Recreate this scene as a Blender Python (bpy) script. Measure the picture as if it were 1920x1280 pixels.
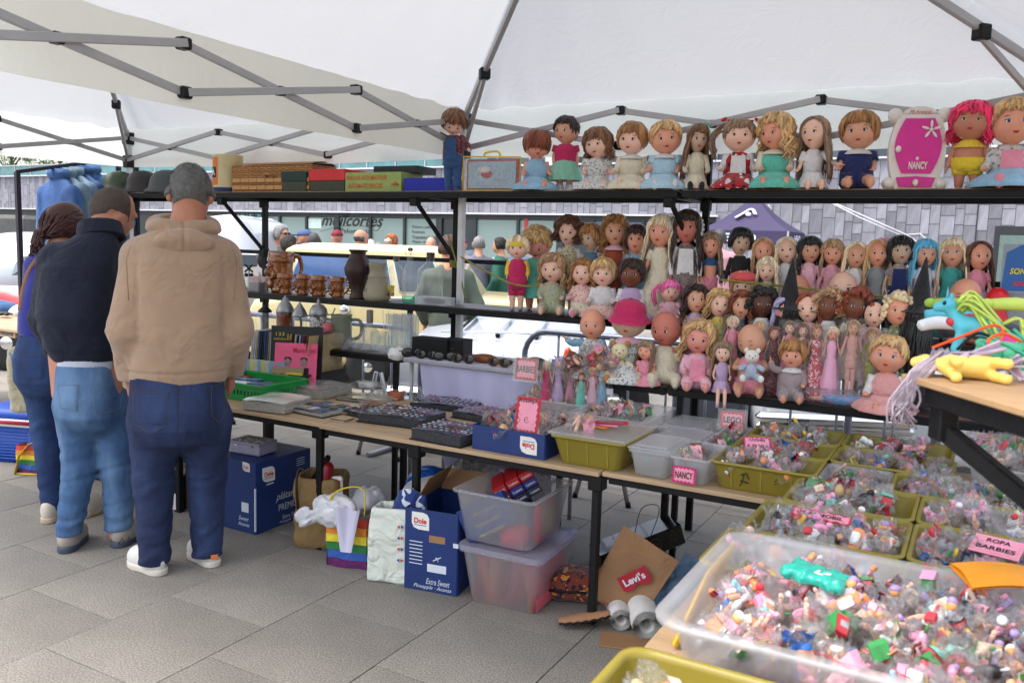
import bpy, math, random
import numpy as np
from mathutils import Matrix, Vector
from math import sin,cos,pi,radians,sqrt,atan2
NA,LS=np.array,np.linspace
random.seed(7); rng=np.random.default_rng(7)
for o in list(bpy.data.objects): bpy.data.objects.remove(o)
S=bpy.context.scene; COL=S.collection
# camera
CP=NA([2.7208,-4.2326,1.5]); YAW,PIT,ROL,FPX=0.5066,0.1158,0.0302,1571.94
def _rz(t):
 c,s=cos(t),sin(t); return NA([[c,-s,0],[s,c,0],[0,0,1.]])
def _rx(t):
 c,s=cos(t),sin(t); return NA([[1.,0,0],[0,c,-s],[0,s,c]])
CM=_rz(YAW)@_rx(pi/2-PIT)@_rz(ROL)
cam=bpy.data.objects.new('camera',bpy.data.cameras.new('camera')); COL.objects.link(cam); S.camera=cam
cam.matrix_world=Matrix([list(CM[i])+[CP[i]] for i in range(3)]+[[0,0,0,1]])
cam.data.sensor_width=36; cam.data.lens=36*FPX/1920; cam.data.clip_end=400; cam.data.clip_start=.05
cam.data.dof.use_dof=True; cam.data.dof.focus_distance=4.3; cam.data.dof.aperture_fstop=6.3
# world, sun, exposure
W=bpy.data.worlds.new('World'); S.world=W; W.use_nodes=True
nt=W.node_tree; bg=nt.nodes['Background']; sky=nt.nodes.new('ShaderNodeTexSky'); sky.sky_type='NISHITA'; sky.sun_disc=False
SUN_EL,SUN_AZ=radians(66),radians(222)
sky.sun_elevation=SUN_EL; sky.sun_rotation=SUN_AZ; sky.air_density=1.2; sky.dust_density=3.5; sky.ozone_density=1.0
hz=nt.nodes.new('ShaderNodeHueSaturation'); hz.inputs['Saturation'].default_value=.55; nt.links.new(sky.outputs[0],hz.inputs['Color']); nt.links.new(hz.outputs[0],bg.inputs[0]); bg.inputs[1].default_value=.15
sun=bpy.data.objects.new('sun',bpy.data.lights.new('sun','SUN')); COL.objects.link(sun)
sun.data.energy=1.0; sun.data.angle=radians(38); sun.data.color=(1,.955,.9)
sd=Vector((sin(SUN_AZ)*cos(SUN_EL),cos(SUN_AZ)*cos(SUN_EL),sin(SUN_EL)))
sun.rotation_euler=sd.to_track_quat('Z','Y').to_euler()
S.view_settings.view_transform='Standard'; S.view_settings.look='None'; S.view_settings.exposure=1.55; S.view_settings.gamma=1
S.render.engine='CYCLES'; S.cycles.max_bounces=10; S.cycles.transparent_max_bounces=64; S.cycles.transmission_bounces=5
# pixel of the photo -> place in the world
def ray(x,y): return CM@NA([(x-960)/FPX,-(y-640)/FPX,-1.])
def pz(x,y,z=0.):
 d=ray(x,y); return CP+d*(z-CP[2])/d[2]
def py(x,y,Y):
 d=ray(x,y); return CP+d*(Y-CP[1])/d[1]
def pd(x,y,dd): return CP+ray(x,y)*dd
def proj(P):
 q=CM.T@(NA(P)-CP); return 960+FPX*q[0]/-q[2],640-FPX*q[1]/-q[2],-q[2]
# mesh builder
def rot(ax,ay=0,az=0):
 cx,sx,cy,sy,cz,sz=cos(ax),sin(ax),cos(ay),sin(ay),cos(az),sin(az)
 return NA([[cz,-sz,0],[sz,cz,0],[0,0,1.]])@NA([[cy,0,sy],[0,1,0],[-sy,0,cy]])@NA([[1.,0,0],[0,cx,-sx],[0,sx,cx]])
I3=np.eye(3)
def nrm(v):
 v=np.asarray(v,float); n=np.linalg.norm(v); return v/n if n>0 else v
class MB:
 def __init__(s): s.V=[];s.F=[];s.MI=[];s.SM=[];s.n=0
 def add(s,v,f,m=0,sm=False,c=(0,0,0),R=None):
  v=np.asarray(v,float)
  if R is not None: v=v@np.asarray(R).T
  v=v+np.asarray(c,float); s.V.append(v); n=s.n
  s.F+= [tuple(int(i)+n for i in q) for q in f]; s.MI+=[m]*len(f); s.SM+=[sm]*len(f); s.n+=len(v); return s
 def box(s,c,d,m=0,R=None,bev=0,sm=False):
  x,y,z=[q/2 for q in d]
  if bev<=0:
   v=[(a*x,b*y,e*z) for a in(-1,1) for b in(-1,1) for e in(-1,1)]
   f=[(0,1,3,2),(4,6,7,5),(0,4,5,1),(2,3,7,6),(0,2,6,4),(1,5,7,3)]
   return s.add(v,f,m,sm,c,R)
  b=min(bev,x*.99,y*.99,z*.99); v=[];ix={}
  for i,a in enumerate((-1,1)):
   for j,e in enumerate((-1,1)):
    for k,g in enumerate((-1,1)):
     ix[i,j,k]=len(v); v+=[(a*x,e*(y-b),g*(z-b)),(a*(x-b),e*y,g*(z-b)),(a*(x-b),e*(y-b),g*z)]
  f=[]
  for i in(0,1):
   q=[ix[i,0,0],ix[i,1,0],ix[i,1,1],ix[i,0,1]]; f.append(q if i else q[::-1])
   q=[ix[0,i,0]+1,ix[1,i,0]+1,ix[1,i,1]+1,ix[0,i,1]+1]; f.append(q[::-1] if i else q)
   q=[ix[0,0,i]+2,ix[1,0,i]+2,ix[1,1,i]+2,ix[0,1,i]+2]; f.append(q if i else q[::-1])
  for i in(0,1):
   for j in(0,1):
    q=[ix[i,j,0],ix[i,j,1],ix[i,j,1]+1,ix[i,j,0]+1]; f.append(q if i==j else q[::-1])
    q=[ix[i,0,j]+2,ix[i,1,j]+2,ix[i,1,j],ix[i,0,j]]; f.append(q if i==j else q[::-1])
    q=[ix[0,i,j]+1,ix[1,i,j]+1,ix[1,i,j]+2,ix[0,i,j]+2]; f.append(q if i==j else q[::-1])
  for i in(0,1):
   for j in(0,1):
    for k in(0,1):
     a=ix[i,j,k]; q=[a,a+1,a+2]; f.append(q if (i+j+k)%2 else q[::-1])
  return s.add(v,f,m,sm,c,R)
 def loft(s,rings,m=0,sm=True,cap=True,c=(0,0,0),R=None,closed=True):
  n=len(rings[0]); v=np.concatenate([np.asarray(r,float) for r in rings]); f=[]
  for i in range(len(rings)-1):
   for j in range(n if closed else n-1):
    k=(j+1)%n; f.append((i*n+j,i*n+k,(i+1)*n+k,(i+1)*n+j))
  if cap:
   f.append(tuple(range(n))[::-1]); f.append(tuple((len(rings)-1)*n+i for i in range(n)))
  return s.add(v,f,m,sm,c,R)
 def tube(s,P,r,n=8,m=0,sm=True,cap=True,flat=1.,up=None):
  P=[np.asarray(p,float) for p in P]; rr=r if hasattr(r,'__len__') else [r]*len(P); rings=[]; u=None
  for i,p in enumerate(P):
   t=nrm(P[min(i+1,len(P)-1)]-P[max(i-1,0)])
   if u is None:
    a=NA(up if up is not None else ((0,0,1.) if abs(t[2])<.9 else (1.,0,0)),float); u=nrm(np.cross(a,t))
   else: u=nrm(u-t*np.dot(u,t))
   w=np.cross(t,u)
   rings.append([p+rr[i]*(cos(2*pi*k/n)*u+flat*sin(2*pi*k/n)*w) for k in range(n)])
  return s.loft(rings,m,sm,cap)
 def bar(s,a,b,w,h=None,m=0,up=(0,0,1)):
  a=np.asarray(a,float);b=np.asarray(b,float);h=h or w;t=nrm(b-a);u=np.cross(up,t)
  if np.linalg.norm(u)<1e-3: u=np.cross((1,0,0),t)
  u=nrm(u);q=np.cross(t,u);R=np.stack([u,q,t],1)
  return s.box((a+b)/2,(w,h,float(np.linalg.norm(b-a))),m,R,bev=min(w,h)*.12)
 def lathe(s,prof,n=24,m=0,c=(0,0,0),R=None,fold=None,sm=True,cap=True,sx=1,sy=1):
  rings=[]
  for r,z in prof:
   rings.append([((r+(fold(r,z,2*pi*k/n) if fold else 0))*cos(2*pi*k/n)*sx,(r+(fold(r,z,2*pi*k/n) if fold else 0))*sin(2*pi*k/n)*sy,z) for k in range(n)])
  return s.loft(rings,m,sm,cap,c,R)
 def ell(s,c,r,n=14,k=9,m=0,R=None,fn=None):
  if not hasattr(r,'__len__'): r=(r,r,r)
  v=[(0,0,-1.)]
  for i in range(1,k):
   a=-pi/2+pi*i/k
   for j in range(n):
    b=2*pi*j/n; v.append((cos(a)*cos(b),cos(a)*sin(b),sin(a)))
  v.append((0,0,1.)); v=NA(v)
  if fn is not None: v=fn(v)
  v=v*NA(r); f=[]
  for j in range(n):
   f.append((0,1+(j+1)%n,1+j)); L=1+(k-2)*n; f.append((len(v)-1,L+j,L+(j+1)%n))
  for i in range(k-2):
   for j in range(n):
    a=1+i*n; f.append((a+j,a+(j+1)%n,a+n+(j+1)%n,a+n+j))
  return s.add(v,f,m,True,c,R)
 def prism(s,poly,t,m=0,c=(0,0,0),R=None,sm=False):   # polygon in XY, thickness t along Z (0..t)
  n=len(poly); v=[(x,y,0) for x,y in poly]+[(x,y,t) for x,y in poly]
  f=[tuple(range(n))[::-1],tuple(range(n,2*n))]+[(i,(i+1)%n,n+(i+1)%n,n+i) for i in range(n)]
  return s.add(v,f,m,sm,c,R)
 def grid(s,fn,nu,nv,m=0,sm=True,thick=0):
  v=[fn(i/nu,j/nv) for j in range(nv+1) for i in range(nu+1)]
  f=[(j*(nu+1)+i,j*(nu+1)+i+1,(j+1)*(nu+1)+i+1,(j+1)*(nu+1)+i) for j in range(nv) for i in range(nu)]
  return s.add(v,f,m,sm)
 def merge(s,o,c=(0,0,0),R=None,m=None):
  for v in o.V:
   w=v if R is None else v@np.asarray(R).T
   s.V.append(w+np.asarray(c,float))
  s.F+=[tuple(i+s.n for i in q) for q in o.F]; s.MI+=(o.MI if m is None else [m]*len(o.MI)); s.SM+=o.SM; s.n+=o.n; return s
 def mesh(s,name,mats):
  me=bpy.data.meshes.new(name); v=np.concatenate(s.V) if s.V else np.zeros((0,3))
  me.from_pydata(v.tolist(),[],s.F)
  for k in (mats if isinstance(mats,(list,tuple)) else [mats]): me.materials.append(k)
  me.polygons.foreach_set('material_index',s.MI); me.polygons.foreach_set('use_smooth',s.SM); me.update(); return me
def bm4(loc,rz=0): return Matrix.Translation(Vector([float(a) for a in loc]))@Matrix.Rotation(rz,4,'Z')
def thing(name,label,cat,loc=(0,0,0),rz=0,group=None,kind=None,scale=1):
 o=bpy.data.objects.new(name,None); COL.objects.link(o); o.empty_display_size=.05
 o.location=[float(a) for a in loc]; o.rotation_euler=(0,0,rz); o.scale=(scale,)*3; tag(o,label,cat,group,kind); return o
def tag(o,label=None,cat=None,group=None,kind=None):
 for k,v in (('label',label),('category',cat),('group',group),('kind',kind)):
  if v: o[k]=v
 return o
def part(name,mb,mats,parent=None,w=False,label=None,kind=None,loc=None,mat4=None):
 me=mb.mesh(name,mats) if isinstance(mb,MB) else mb
 o=bpy.data.objects.new(name,me); COL.objects.link(o)
 if parent is not None:
  o.parent=parent
  if w:
   M0=Matrix.LocRotScale(parent.location,parent.rotation_euler,parent.scale)
   if parent.parent is not None:
    pp=parent.parent; M0=Matrix.LocRotScale(pp.location,pp.rotation_euler,pp.scale)@parent.matrix_parent_inverse@M0
   o.matrix_parent_inverse=M0.inverted()
 if loc is not None: o.location=[float(a) for a in loc]
 if mat4 is not None: o.matrix_basis=mat4
 if label: o['label']=label
 if kind: o['kind']=kind
 return o
def solo(name,mb,mats,label,cat,group=None,kind=None,base=None):
 """a thing that is one mesh; its origin is put at its base"""
 v=np.concatenate(mb.V); b=NA([(v[:,0].min()+v[:,0].max())/2,(v[:,1].min()+v[:,1].max())/2,v[:,2].min()]) if base is None else np.asarray(base,float)
 mb.V=[v-b]; o=part(name,mb,mats); o.location=[float(a) for a in b]; return tag(o,label,cat,group,kind)
def kids(o): return [c for c in KID.get(o.name,[])]
def copy_tree(o,parent=None,first=True):
 c=o.copy(); COL.objects.link(c)
 if parent is not None: c.parent=parent
 for ch in o.children: copy_tree(ch,c,False)
 return c
# surface nets over a numpy distance field
def cap_(P,a,b,ra,rb):
 a=np.asarray(a,float);b=np.asarray(b,float);d=b-a;L=float(d@d)+1e-12
 t=np.clip(((P-a)@d)/L,0,1); return np.linalg.norm(P-a-t[...,None]*d,axis=-1)-(ra+(rb-ra)*t)
def el_(P,c,r,R=None):
 q=P-np.asarray(c,float)
 if R is not None: q=q@np.asarray(R)
 r=np.asarray(r,float); k0=np.linalg.norm(q/r,axis=-1); k1=np.linalg.norm(q/(r*r),axis=-1)+1e-9; return k0*(k0-1)/k1
def bx_(P,c,h,rd=0,R=None):
 q=P-np.asarray(c,float)
 if R is not None: q=q@np.asarray(R)
 q=np.abs(q)-(np.asarray(h,float)-rd); return np.linalg.norm(np.maximum(q,0),axis=-1)+np.minimum(q.max(-1),0)-rd
def sm_(a,b,k):
 h=np.clip(.5+.5*(b-a)/k,0,1); return b*(1-h)+a*h-k*h*(1-h)
def nets(fn,lo,hi,h):
 lo=np.asarray(lo,float); n=np.ceil((np.asarray(hi)-lo)/h).astype(int)+1
 g=np.stack(np.meshgrid(*[lo[i]+h*np.arange(n[i]) for i in range(3)],indexing='ij'),-1).astype(np.float32)
 F=fn(g); s=F<0; c=[(i,j,k) for i in(0,1) for j in(0,1) for k in(0,1)]
 N=tuple(n-1); sl=lambda A,o:A[o[0]:o[0]+N[0],o[1]:o[1]+N[1],o[2]:o[2]+N[2]]
 cnt=sum(sl(s,o).astype(np.int8) for o in c); act=(cnt>0)&(cnt<8)
 acc=np.zeros(N+(3,),np.float32); ne=np.zeros(N,np.float32)
 for a in c:
  for ax in range(3):
   if a[ax]: continue
   b=list(a); b[ax]=1; fa,fb=sl(F,a),sl(F,b); x=((fa<0)!=(fb<0)); t=np.where(x,fa/np.where(x,fa-fb,1),0)
   for d in range(3): acc[...,d]+=np.where(x,a[d]+(t if d==ax else 0),0)
   ne+=x
 idx=-np.ones(N,int); ii=np.argwhere(act); idx[act]=np.arange(len(ii))
 v=lo+h*(ii+acc[act]/np.maximum(ne[act],1)[:,None]); f=[]
 for ax in range(3):
  o=[0,0,0]; o[ax]=1; u,w=[(1,2),(2,0),(0,1)][ax]
  A=s[:-1] if ax==0 else (s[:,:-1] if ax==1 else s[:,:,:-1]); B=s[1:] if ax==0 else (s[:,1:] if ax==1 else s[:,:,1:])
  e=np.argwhere(A!=B); e=e[(e[:,u]>0)&(e[:,w]>0)&(e[:,u]<N[u])&(e[:,w]<N[w])]
  if not len(e): continue
  sg=A[tuple(e.T)]
  def at(du,dw):
   q=e.copy(); q[:,u]-=du; q[:,w]-=dw; return idx[tuple(q.T)]
  Q=np.stack([at(0,0),at(1,0),at(1,1),at(0,1)],1); Q[~sg]=Q[~sg][:,::-1]; f.append(Q)
 f=np.concatenate(f); f=f[(f>=0).all(1)]
 return v,f
def nmb(fn,lo,hi,h,m=0):
 v,f=nets(fn,lo,hi,h); b=MB(); b.add(v,f.tolist(),m,True); return b
def wob(P,s,seed=0):
 """cheap smooth noise -1..1"""
 r=np.random.default_rng(seed); a=0
 for i in range(4):
  k=r.normal(size=3)*s*(1+.6*i); a=a+np.sin(P@k+r.uniform(0,6.28)+1.3*np.sin(P@(r.normal(size=3)*s*.7)+i))/(1+.5*i)
 return a/2.2
# materials
_MC={}
def lin(c):
 return tuple(((x/12.92) if x<=.04045 else ((x+.055)/1.055)**2.4) for x in c)
def rgb(r,g,b): return lin((r/255,g/255,b/255))
def mat(name,col,rough=.6,metal=0.,var=.12,vs=9.,bump=0.,bs=60.,spec=.5,coat=0.,trans=0.,sss=0.,ior=1.45,alpha=1.,island=0.,objr=0.,sheen=0.,stretch=None,emis=None,wr=0.,wrs=22.):
 k=(name,)
 if k in _MC: return _MC[k]
 m=bpy.data.materials.new(name); m.use_nodes=True; t=m.node_tree; N=t.nodes; L=t.links; P=N['Principled BSDF']; _MC[k]=m
 c=tuple(col)+(1,) if len(col)==3 else col
 P.inputs['Base Color'].default_value=c; P.inputs['Roughness'].default_value=rough; P.inputs['Metallic'].default_value=metal
 P.inputs['Specular IOR Level'].default_value=spec; P.inputs['Coat Weight'].default_value=coat; P.inputs['Transmission Weight'].default_value=trans
 P.inputs['IOR'].default_value=ior; P.inputs['Alpha'].default_value=alpha; P.inputs['Sheen Weight'].default_value=sheen
 if sss: P.inputs['Subsurface Weight'].default_value=sss; P.inputs['Subsurface Radius'].default_value=(.02,.008,.005)
 tc=N.new('ShaderNodeTexCoord'); src=tc.outputs['Object']
 if stretch:
  mp=N.new('ShaderNodeMapping'); mp.inputs['Scale'].default_value=stretch; L.new(src,mp.inputs[0]); src=mp.outputs[0]
 if var or island or objr:
  hsv=N.new('ShaderNodeHueSaturation'); hsv.inputs['Color'].default_value=c; L.new(hsv.outputs[0],P.inputs['Base Color'])
  nz=N.new('ShaderNodeTexNoise'); nz.inputs['Scale'].default_value=vs; nz.inputs['Detail'].default_value=6; nz.inputs['Roughness'].default_value=.6; L.new(src,nz.inputs['Vector'])
  mr=N.new('ShaderNodeMapRange'); mr.inputs[1].default_value=.3; mr.inputs[2].default_value=.7; mr.inputs[3].default_value=1-var; mr.inputs[4].default_value=1+var; L.new(nz.outputs[0],mr.inputs[0]); v=mr.outputs[0]
  for amt,nd,so in ((island,'ShaderNodeNewGeometry','Random Per Island'),(objr,'ShaderNodeObjectInfo','Random')):
   if amt:
    g=N.new(nd); r2=N.new('ShaderNodeMapRange'); r2.inputs[3].default_value=1-amt; r2.inputs[4].default_value=1+amt; L.new(g.outputs[so],r2.inputs[0])
    mu=N.new('ShaderNodeMath'); mu.operation='MULTIPLY'; L.new(v,mu.inputs[0]); L.new(r2.outputs[0],mu.inputs[1]); v=mu.outputs[0]
  L.new(v,hsv.inputs['Value'])
 if bump:
  n2=N.new('ShaderNodeTexNoise'); n2.inputs['Scale'].default_value=bs; n2.inputs['Detail'].default_value=4; L.new(src,n2.inputs['Vector'])
  b=N.new('ShaderNodeBump'); b.inputs['Strength'].default_value=min(1,bump); b.inputs['Distance'].default_value=.004; L.new(n2.outputs[0],b.inputs['Height']); L.new(b.outputs[0],P.inputs['Normal'])
 if wr:
  n3=N.new('ShaderNodeTexNoise'); n3.inputs['Scale'].default_value=wrs; n3.inputs['Detail'].default_value=2; n3.inputs['Distortion'].default_value=1.2; L.new(tc.outputs['Object'],n3.inputs['Vector'])
  b3=N.new('ShaderNodeBump'); b3.inputs['Strength'].default_value=wr; b3.inputs['Distance'].default_value=.35/wrs; L.new(n3.outputs[0],b3.inputs['Height'])
  if bump: L.new(b3.outputs[0],b.inputs['Normal'])
  else: L.new(b3.outputs[0],P.inputs['Normal'])
 if emis: P.inputs['Emission Color'].default_value=tuple(emis[:3])+(1,); P.inputs['Emission Strength'].default_value=emis[3]
 return m
def film(name,tint=(1,1,1),haze=.12,rough=.12,bump=.5,bs=40.,gl=.35):
 """thin clear plastic: lets light straight through, glints on creases, a little milky"""
 if (name,) in _MC: return _MC[(name,)]
 m=bpy.data.materials.new(name); m.use_nodes=True; t=m.node_tree; N=t.nodes; L=t.links; N.remove(N['Principled BSDF']); _MC[(name,)]=m
 tr=N.new('ShaderNodeBsdfTransparent'); tr.inputs[0].default_value=tuple(tint)+(1,)
 g=N.new('ShaderNodeBsdfGlossy'); g.inputs['Roughness'].default_value=rough
 df=N.new('ShaderNodeBsdfDiffuse'); df.inputs[0].default_value=(.92,.92,.94,1); tl=N.new('ShaderNodeBsdfTranslucent'); tl.inputs[0].default_value=(.92,.92,.94,1)
 ad=N.new('ShaderNodeMixShader'); ad.inputs[0].default_value=.5; L.new(df.outputs[0],ad.inputs[1]); L.new(tl.outputs[0],ad.inputs[2])
 tc=N.new('ShaderNodeTexCoord'); nz=N.new('ShaderNodeTexNoise'); nz.inputs['Scale'].default_value=bs; nz.inputs['Detail'].default_value=5; nz.inputs['Distortion'].default_value=1.; L.new(tc.outputs['Object'],nz.inputs['Vector'])
 bp=N.new('ShaderNodeBump'); bp.inputs['Strength'].default_value=bump; bp.inputs['Distance'].default_value=.02; L.new(nz.outputs[0],bp.inputs['Height']); L.new(bp.outputs[0],g.inputs['Normal'])
 fr=N.new('ShaderNodeLayerWeight'); fr.inputs['Blend'].default_value=.5; L.new(bp.outputs[0],fr.inputs['Normal']); pw=N.new('ShaderNodeMath'); pw.operation='POWER'; pw.inputs[1].default_value=3; L.new(fr.outputs['Facing'],pw.inputs[0]); ma=N.new('ShaderNodeMath'); ma.operation='MULTIPLY_ADD'; ma.inputs[1].default_value=min(.9,gl*2.2); ma.inputs[2].default_value=.045; L.new(pw.outputs[0],ma.inputs[0])
 m1=N.new('ShaderNodeMixShader'); m1.inputs[0].default_value=haze; L.new(tr.outputs[0],m1.inputs[1]); L.new(ad.outputs[0],m1.inputs[2])
 m2=N.new('ShaderNodeMixShader'); L.new(ma.outputs[0],m2.inputs[0]); L.new(m1.outputs[0],m2.inputs[1]); L.new(g.outputs[0],m2.inputs[2])
 L.new(m2.outputs[0],N['Material Output'].inputs[0]); return m
def pattern(name,kind,c1,c2,scale=60.,rough=.85,c3=None,coord='Object'):
 if (name,) in _MC: return _MC[(name,)]
 m=mat(name,c1,rough,var=0,bump=.25,bs=220.,sheen=.2,wr=.8); t=m.node_tree;N=t.nodes;L=t.links;P=N['Principled BSDF']
 tc=N.new('ShaderNodeTexCoord'); o=tc.outputs[coord]
 def mix(f,a,b):
  x=N.new('ShaderNodeMix'); x.data_type='RGBA'; L.new(f,x.inputs[0])
  for i,q in ((6,a),(7,b)):
   if isinstance(q,tuple): x.inputs[i].default_value=q[:3]+(1,)
   else: L.new(q,x.inputs[i])
  return x.outputs[2]
 def gt(v,th):
  g=N.new('ShaderNodeMath'); g.operation='GREATER_THAN'; g.inputs[1].default_value=th; L.new(v,g.inputs[0]); return g.outputs[0]
 def band(axis,sc,th):
  w=N.new('ShaderNodeTexWave'); w.bands_direction=axis; w.inputs['Scale'].default_value=sc; w.inputs['Distortion'].default_value=.4; w.inputs['Detail'].default_value=1; L.new(o,w.inputs['Vector']); return gt(w.outputs['Fac'],th)
 if kind=='stripe': r=mix(band('Z',scale,.5),c1,c2)
 elif kind=='vstripe': r=mix(band('X',scale,.5),c1,c2)
 elif kind=='plaid':
  r=mix(band('X',scale,.6),c1,c2); r=mix(band('Z',scale,.6),r,c2 if c3 is None else c3); r=mix(band('X',scale*2.3,.93),r,(.8,.8,.8)); r=mix(band('Z',scale*2.3,.93),r,(.8,.8,.8))
 elif kind=='dots' or kind=='floral':
  v=N.new('ShaderNodeTexVoronoi'); v.inputs['Scale'].default_value=scale; L.new(o,v.inputs['Vector'])
  lt=N.new('ShaderNodeMath'); lt.operation='LESS_THAN'; lt.inputs[1].default_value=.28 if kind=='dots' else .36; L.new(v.outputs['Distance'],lt.inputs[0])
  col2=c2
  if kind=='floral' and c3 is not None:
   sp=N.new('ShaderNodeSeparateColor'); L.new(v.outputs['Color'],sp.inputs[0]); col2=mix(gt(sp.outputs[0],.5),c2,c3)
  r=mix(lt.outputs[0],c1,col2)
 elif kind=='patch':
  v=N.new('ShaderNodeTexNoise'); v.inputs['Scale'].default_value=scale; v.inputs['Distortion'].default_value=1.5; L.new(o,v.inputs['Vector'])
  r=mix(gt(v.outputs[0],.55),c1,c2);
  if c3 is not None:
   v2=N.new('ShaderNodeTexNoise'); v2.inputs['Scale'].default_value=scale*1.3; L.new(o,v2.inputs['Vector']); r=mix(gt(v2.outputs[0],.6),r,c3)
 L.new(r,P.inputs['Base Color']); return m
def textmesh(s,h,width=None,shear=0.,ext=.0004,bold=0.):
 cu=bpy.data.curves.new('t','FONT'); cu.body=s; cu.size=1; cu.align_x='CENTER'; cu.align_y='CENTER'; cu.shear=shear; cu.resolution_u=3; cu.offset=bold
 ob=bpy.data.objects.new('t',cu); me=bpy.data.meshes.new_from_object(ob); n=len(me.vertices); v=np.zeros(n*3); me.vertices.foreach_get('co',v); v=v.reshape(-1,3)
 fs=[tuple(p.vertices) for p in me.polygons]; bpy.data.objects.remove(ob); bpy.data.curves.remove(cu); bpy.data.meshes.remove(me)
 mn,mx=v.min(0),v.max(0); v=v-(mn+mx)/2; sy=h/max(1e-6,(mx-mn)[1]); sx=sy if width is None else width/max(1e-6,(mx-mn)[0]); v[:,0]*=sx; v[:,1]*=sy
 return v,fs
def text(s,parent,c,right,up,h,m,width=None,shear=0.,bold=0.,name='lettering',lift=.0012,w=True):
 v,fs=textmesh(s,h,width,shear,bold=bold); r=nrm(right); u=np.asarray(up,float); u=nrm(u-r*np.dot(u,r)); n=np.cross(r,u)
 b=MB(); b.add(v@np.stack([r,u,n])+np.asarray(c,float)+n*lift,fs); return part(name,b,m,parent,w=w)
def quad(parent,name,c,right,up,wd,h,m,t=.001,w=True,lift=0.):
 r=nrm(right);u=np.asarray(up,float);u=nrm(u-r*np.dot(u,r));n=np.cross(r,u); b=MB(); b.box(np.asarray(c,float)+n*(lift+t/2),(wd,h,t),0,np.stack([r,u,n],1)); return part(name,b,m,parent,w=w)
def strokes(parent,P2,c,right,up,s,th,m,name='lettering',w=True,lift=.002,n=4):
 r=nrm(right);u=nrm(up);nn=np.cross(r,u); b=MB()
 for L in P2:
  b.tube([np.asarray(c,float)+r*x*s+u*y*s+nn*lift for x,y in L],th,n,flat=.3)
 return part(name,b,m,parent,w=w)
def spl(P,k=5):
 P=[np.asarray(p,float) for p in P]; out=[]
 for i in range(len(P)-1):
  a,b,c,d=P[max(i-1,0)],P[i],P[i+1],P[min(i+2,len(P)-1)]
  for j in range(k):
   t=j/k; out.append(.5*((2*b)+(c-a)*t+(2*a-5*b+4*c-d)*t*t+(3*b-a-3*c+d)*t**3))
 out.append(P[-1]); return out
BLACK=mat('black_steel',(.006,.006,.007),.5,var=.3,vs=30,bump=.3,bs=90,spec=.28)
ALU=mat('grey_aluminium',(.40,.39,.395),.42,metal=.35,var=.06)
BPLAST=mat('black_plastic',(.007,.007,.008),.45,spec=.3)
WHITEP=mat('white_plastic',(.75,.75,.74),.4,var=.05)
CHROME=mat('chrome',(.75,.76,.78),.12,metal=1,var=0)
GLASS=film('clear_glass',(.985,.995,.995),.05,.04,.1,12,.2)
# people
from mathutils.bvhtree import BVHTree
def pskin(n,c): return mat('skin_'+n,c,.5,var=.08,vs=25,sss=.08,bump=.15,bs=120)
def prof_(P,z,cx,cy,w,d,pw=2.3):
 Z=P[...,2]; i=lambda a:np.interp(Z,z,a); W_,D_=i(w),i(d); X=np.abs((P[...,0]-i(cx))/W_); Y=np.abs((P[...,1]-i(cy))/D_)
 f=((X**pw+Y**pw)**(1/pw)-1)*np.minimum(W_,D_); return np.maximum(f,np.maximum(Z-z[-1],z[0]-Z))
class Person:
 def __init__(s,label,foot,yaw,cat='person',name='person',group=None):
  s.B=NA([foot[0],foot[1],0.]); s.yaw=yaw; s.f=NA([-sin(yaw),cos(yaw),0]); s.r=NA([cos(yaw),sin(yaw),0])
  s.T=thing(name,label,cat,s.B,yaw,group)
 def L(s,x,y,dy=0.):
  d=ray(x,y); t=((s.B-CP)@s.f+dy)/(d@s.f); q=CP+d*t-s.B; return NA([q@s.r,dy,q[2]])
 def add(s,name,fn,lo,hi,h,m,parent=None,label=None):
  b=nmb(fn,lo,hi,h); o=part(name,b,m,parent or s.T,label=label); s.last=b; return o
 def bvh(s): return BVHTree.FromPolygons(np.concatenate(s.last.V).tolist(),s.last.F)
def on_surf(bv,pts,off,dirn=(0,1,0)):
 out=[]
 for x,z in pts:
  h=bv.ray_cast(Vector((x,-1.2,z)),Vector(dirn))
  if h[0] is not None: out.append(NA(h[0])+NA(h[1])*off)
 return out
def stitch(parent,bv,pts,m,r=.0009,off=.0008,name='stitching',k=4):
 P=[NA([pts[i][0]*(1-t)+pts[i+1][0]*t,0,pts[i][1]*(1-t)+pts[i+1][1]*t]) for i in range(len(pts)-1) for t in LS(0,1,k+1)]; S_=on_surf(bv,[(p[0],p[2]) for p in P],off)
 if len(S_)>2: b=MB(); b.tube(S_,r,4); part(name,b,m,parent)
def patch(parent,bv,corners,m,off=.006,n=10,name='pocket'):
 a,b_,c,d=[NA(q,float) for q in corners]; b=MB()
 g=[]
 for j in range(n+1):
  for i in range(n+1):
   u,v=i/n,j/n; p=(a*(1-u)+b_*u)*(1-v)+(d*(1-u)+c*u)*v; h=bv.ray_cast(Vector((p[0],-1.2,p[1])),Vector((0,1,0)))
   if h[0] is None: return
   e=min(u,1-u,v,1-v); g.append(NA(h[0])+NA((0,-1,0))*(off*min(1,e*12+.15)))
 f=[(j*(n+1)+i,j*(n+1)+i+1,(j+1)*(n+1)+i+1,(j+1)*(n+1)+i) for j in range(n) for i in range(n)]
 b.add(g,f,0,True); part(name,b,m,parent)
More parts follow.
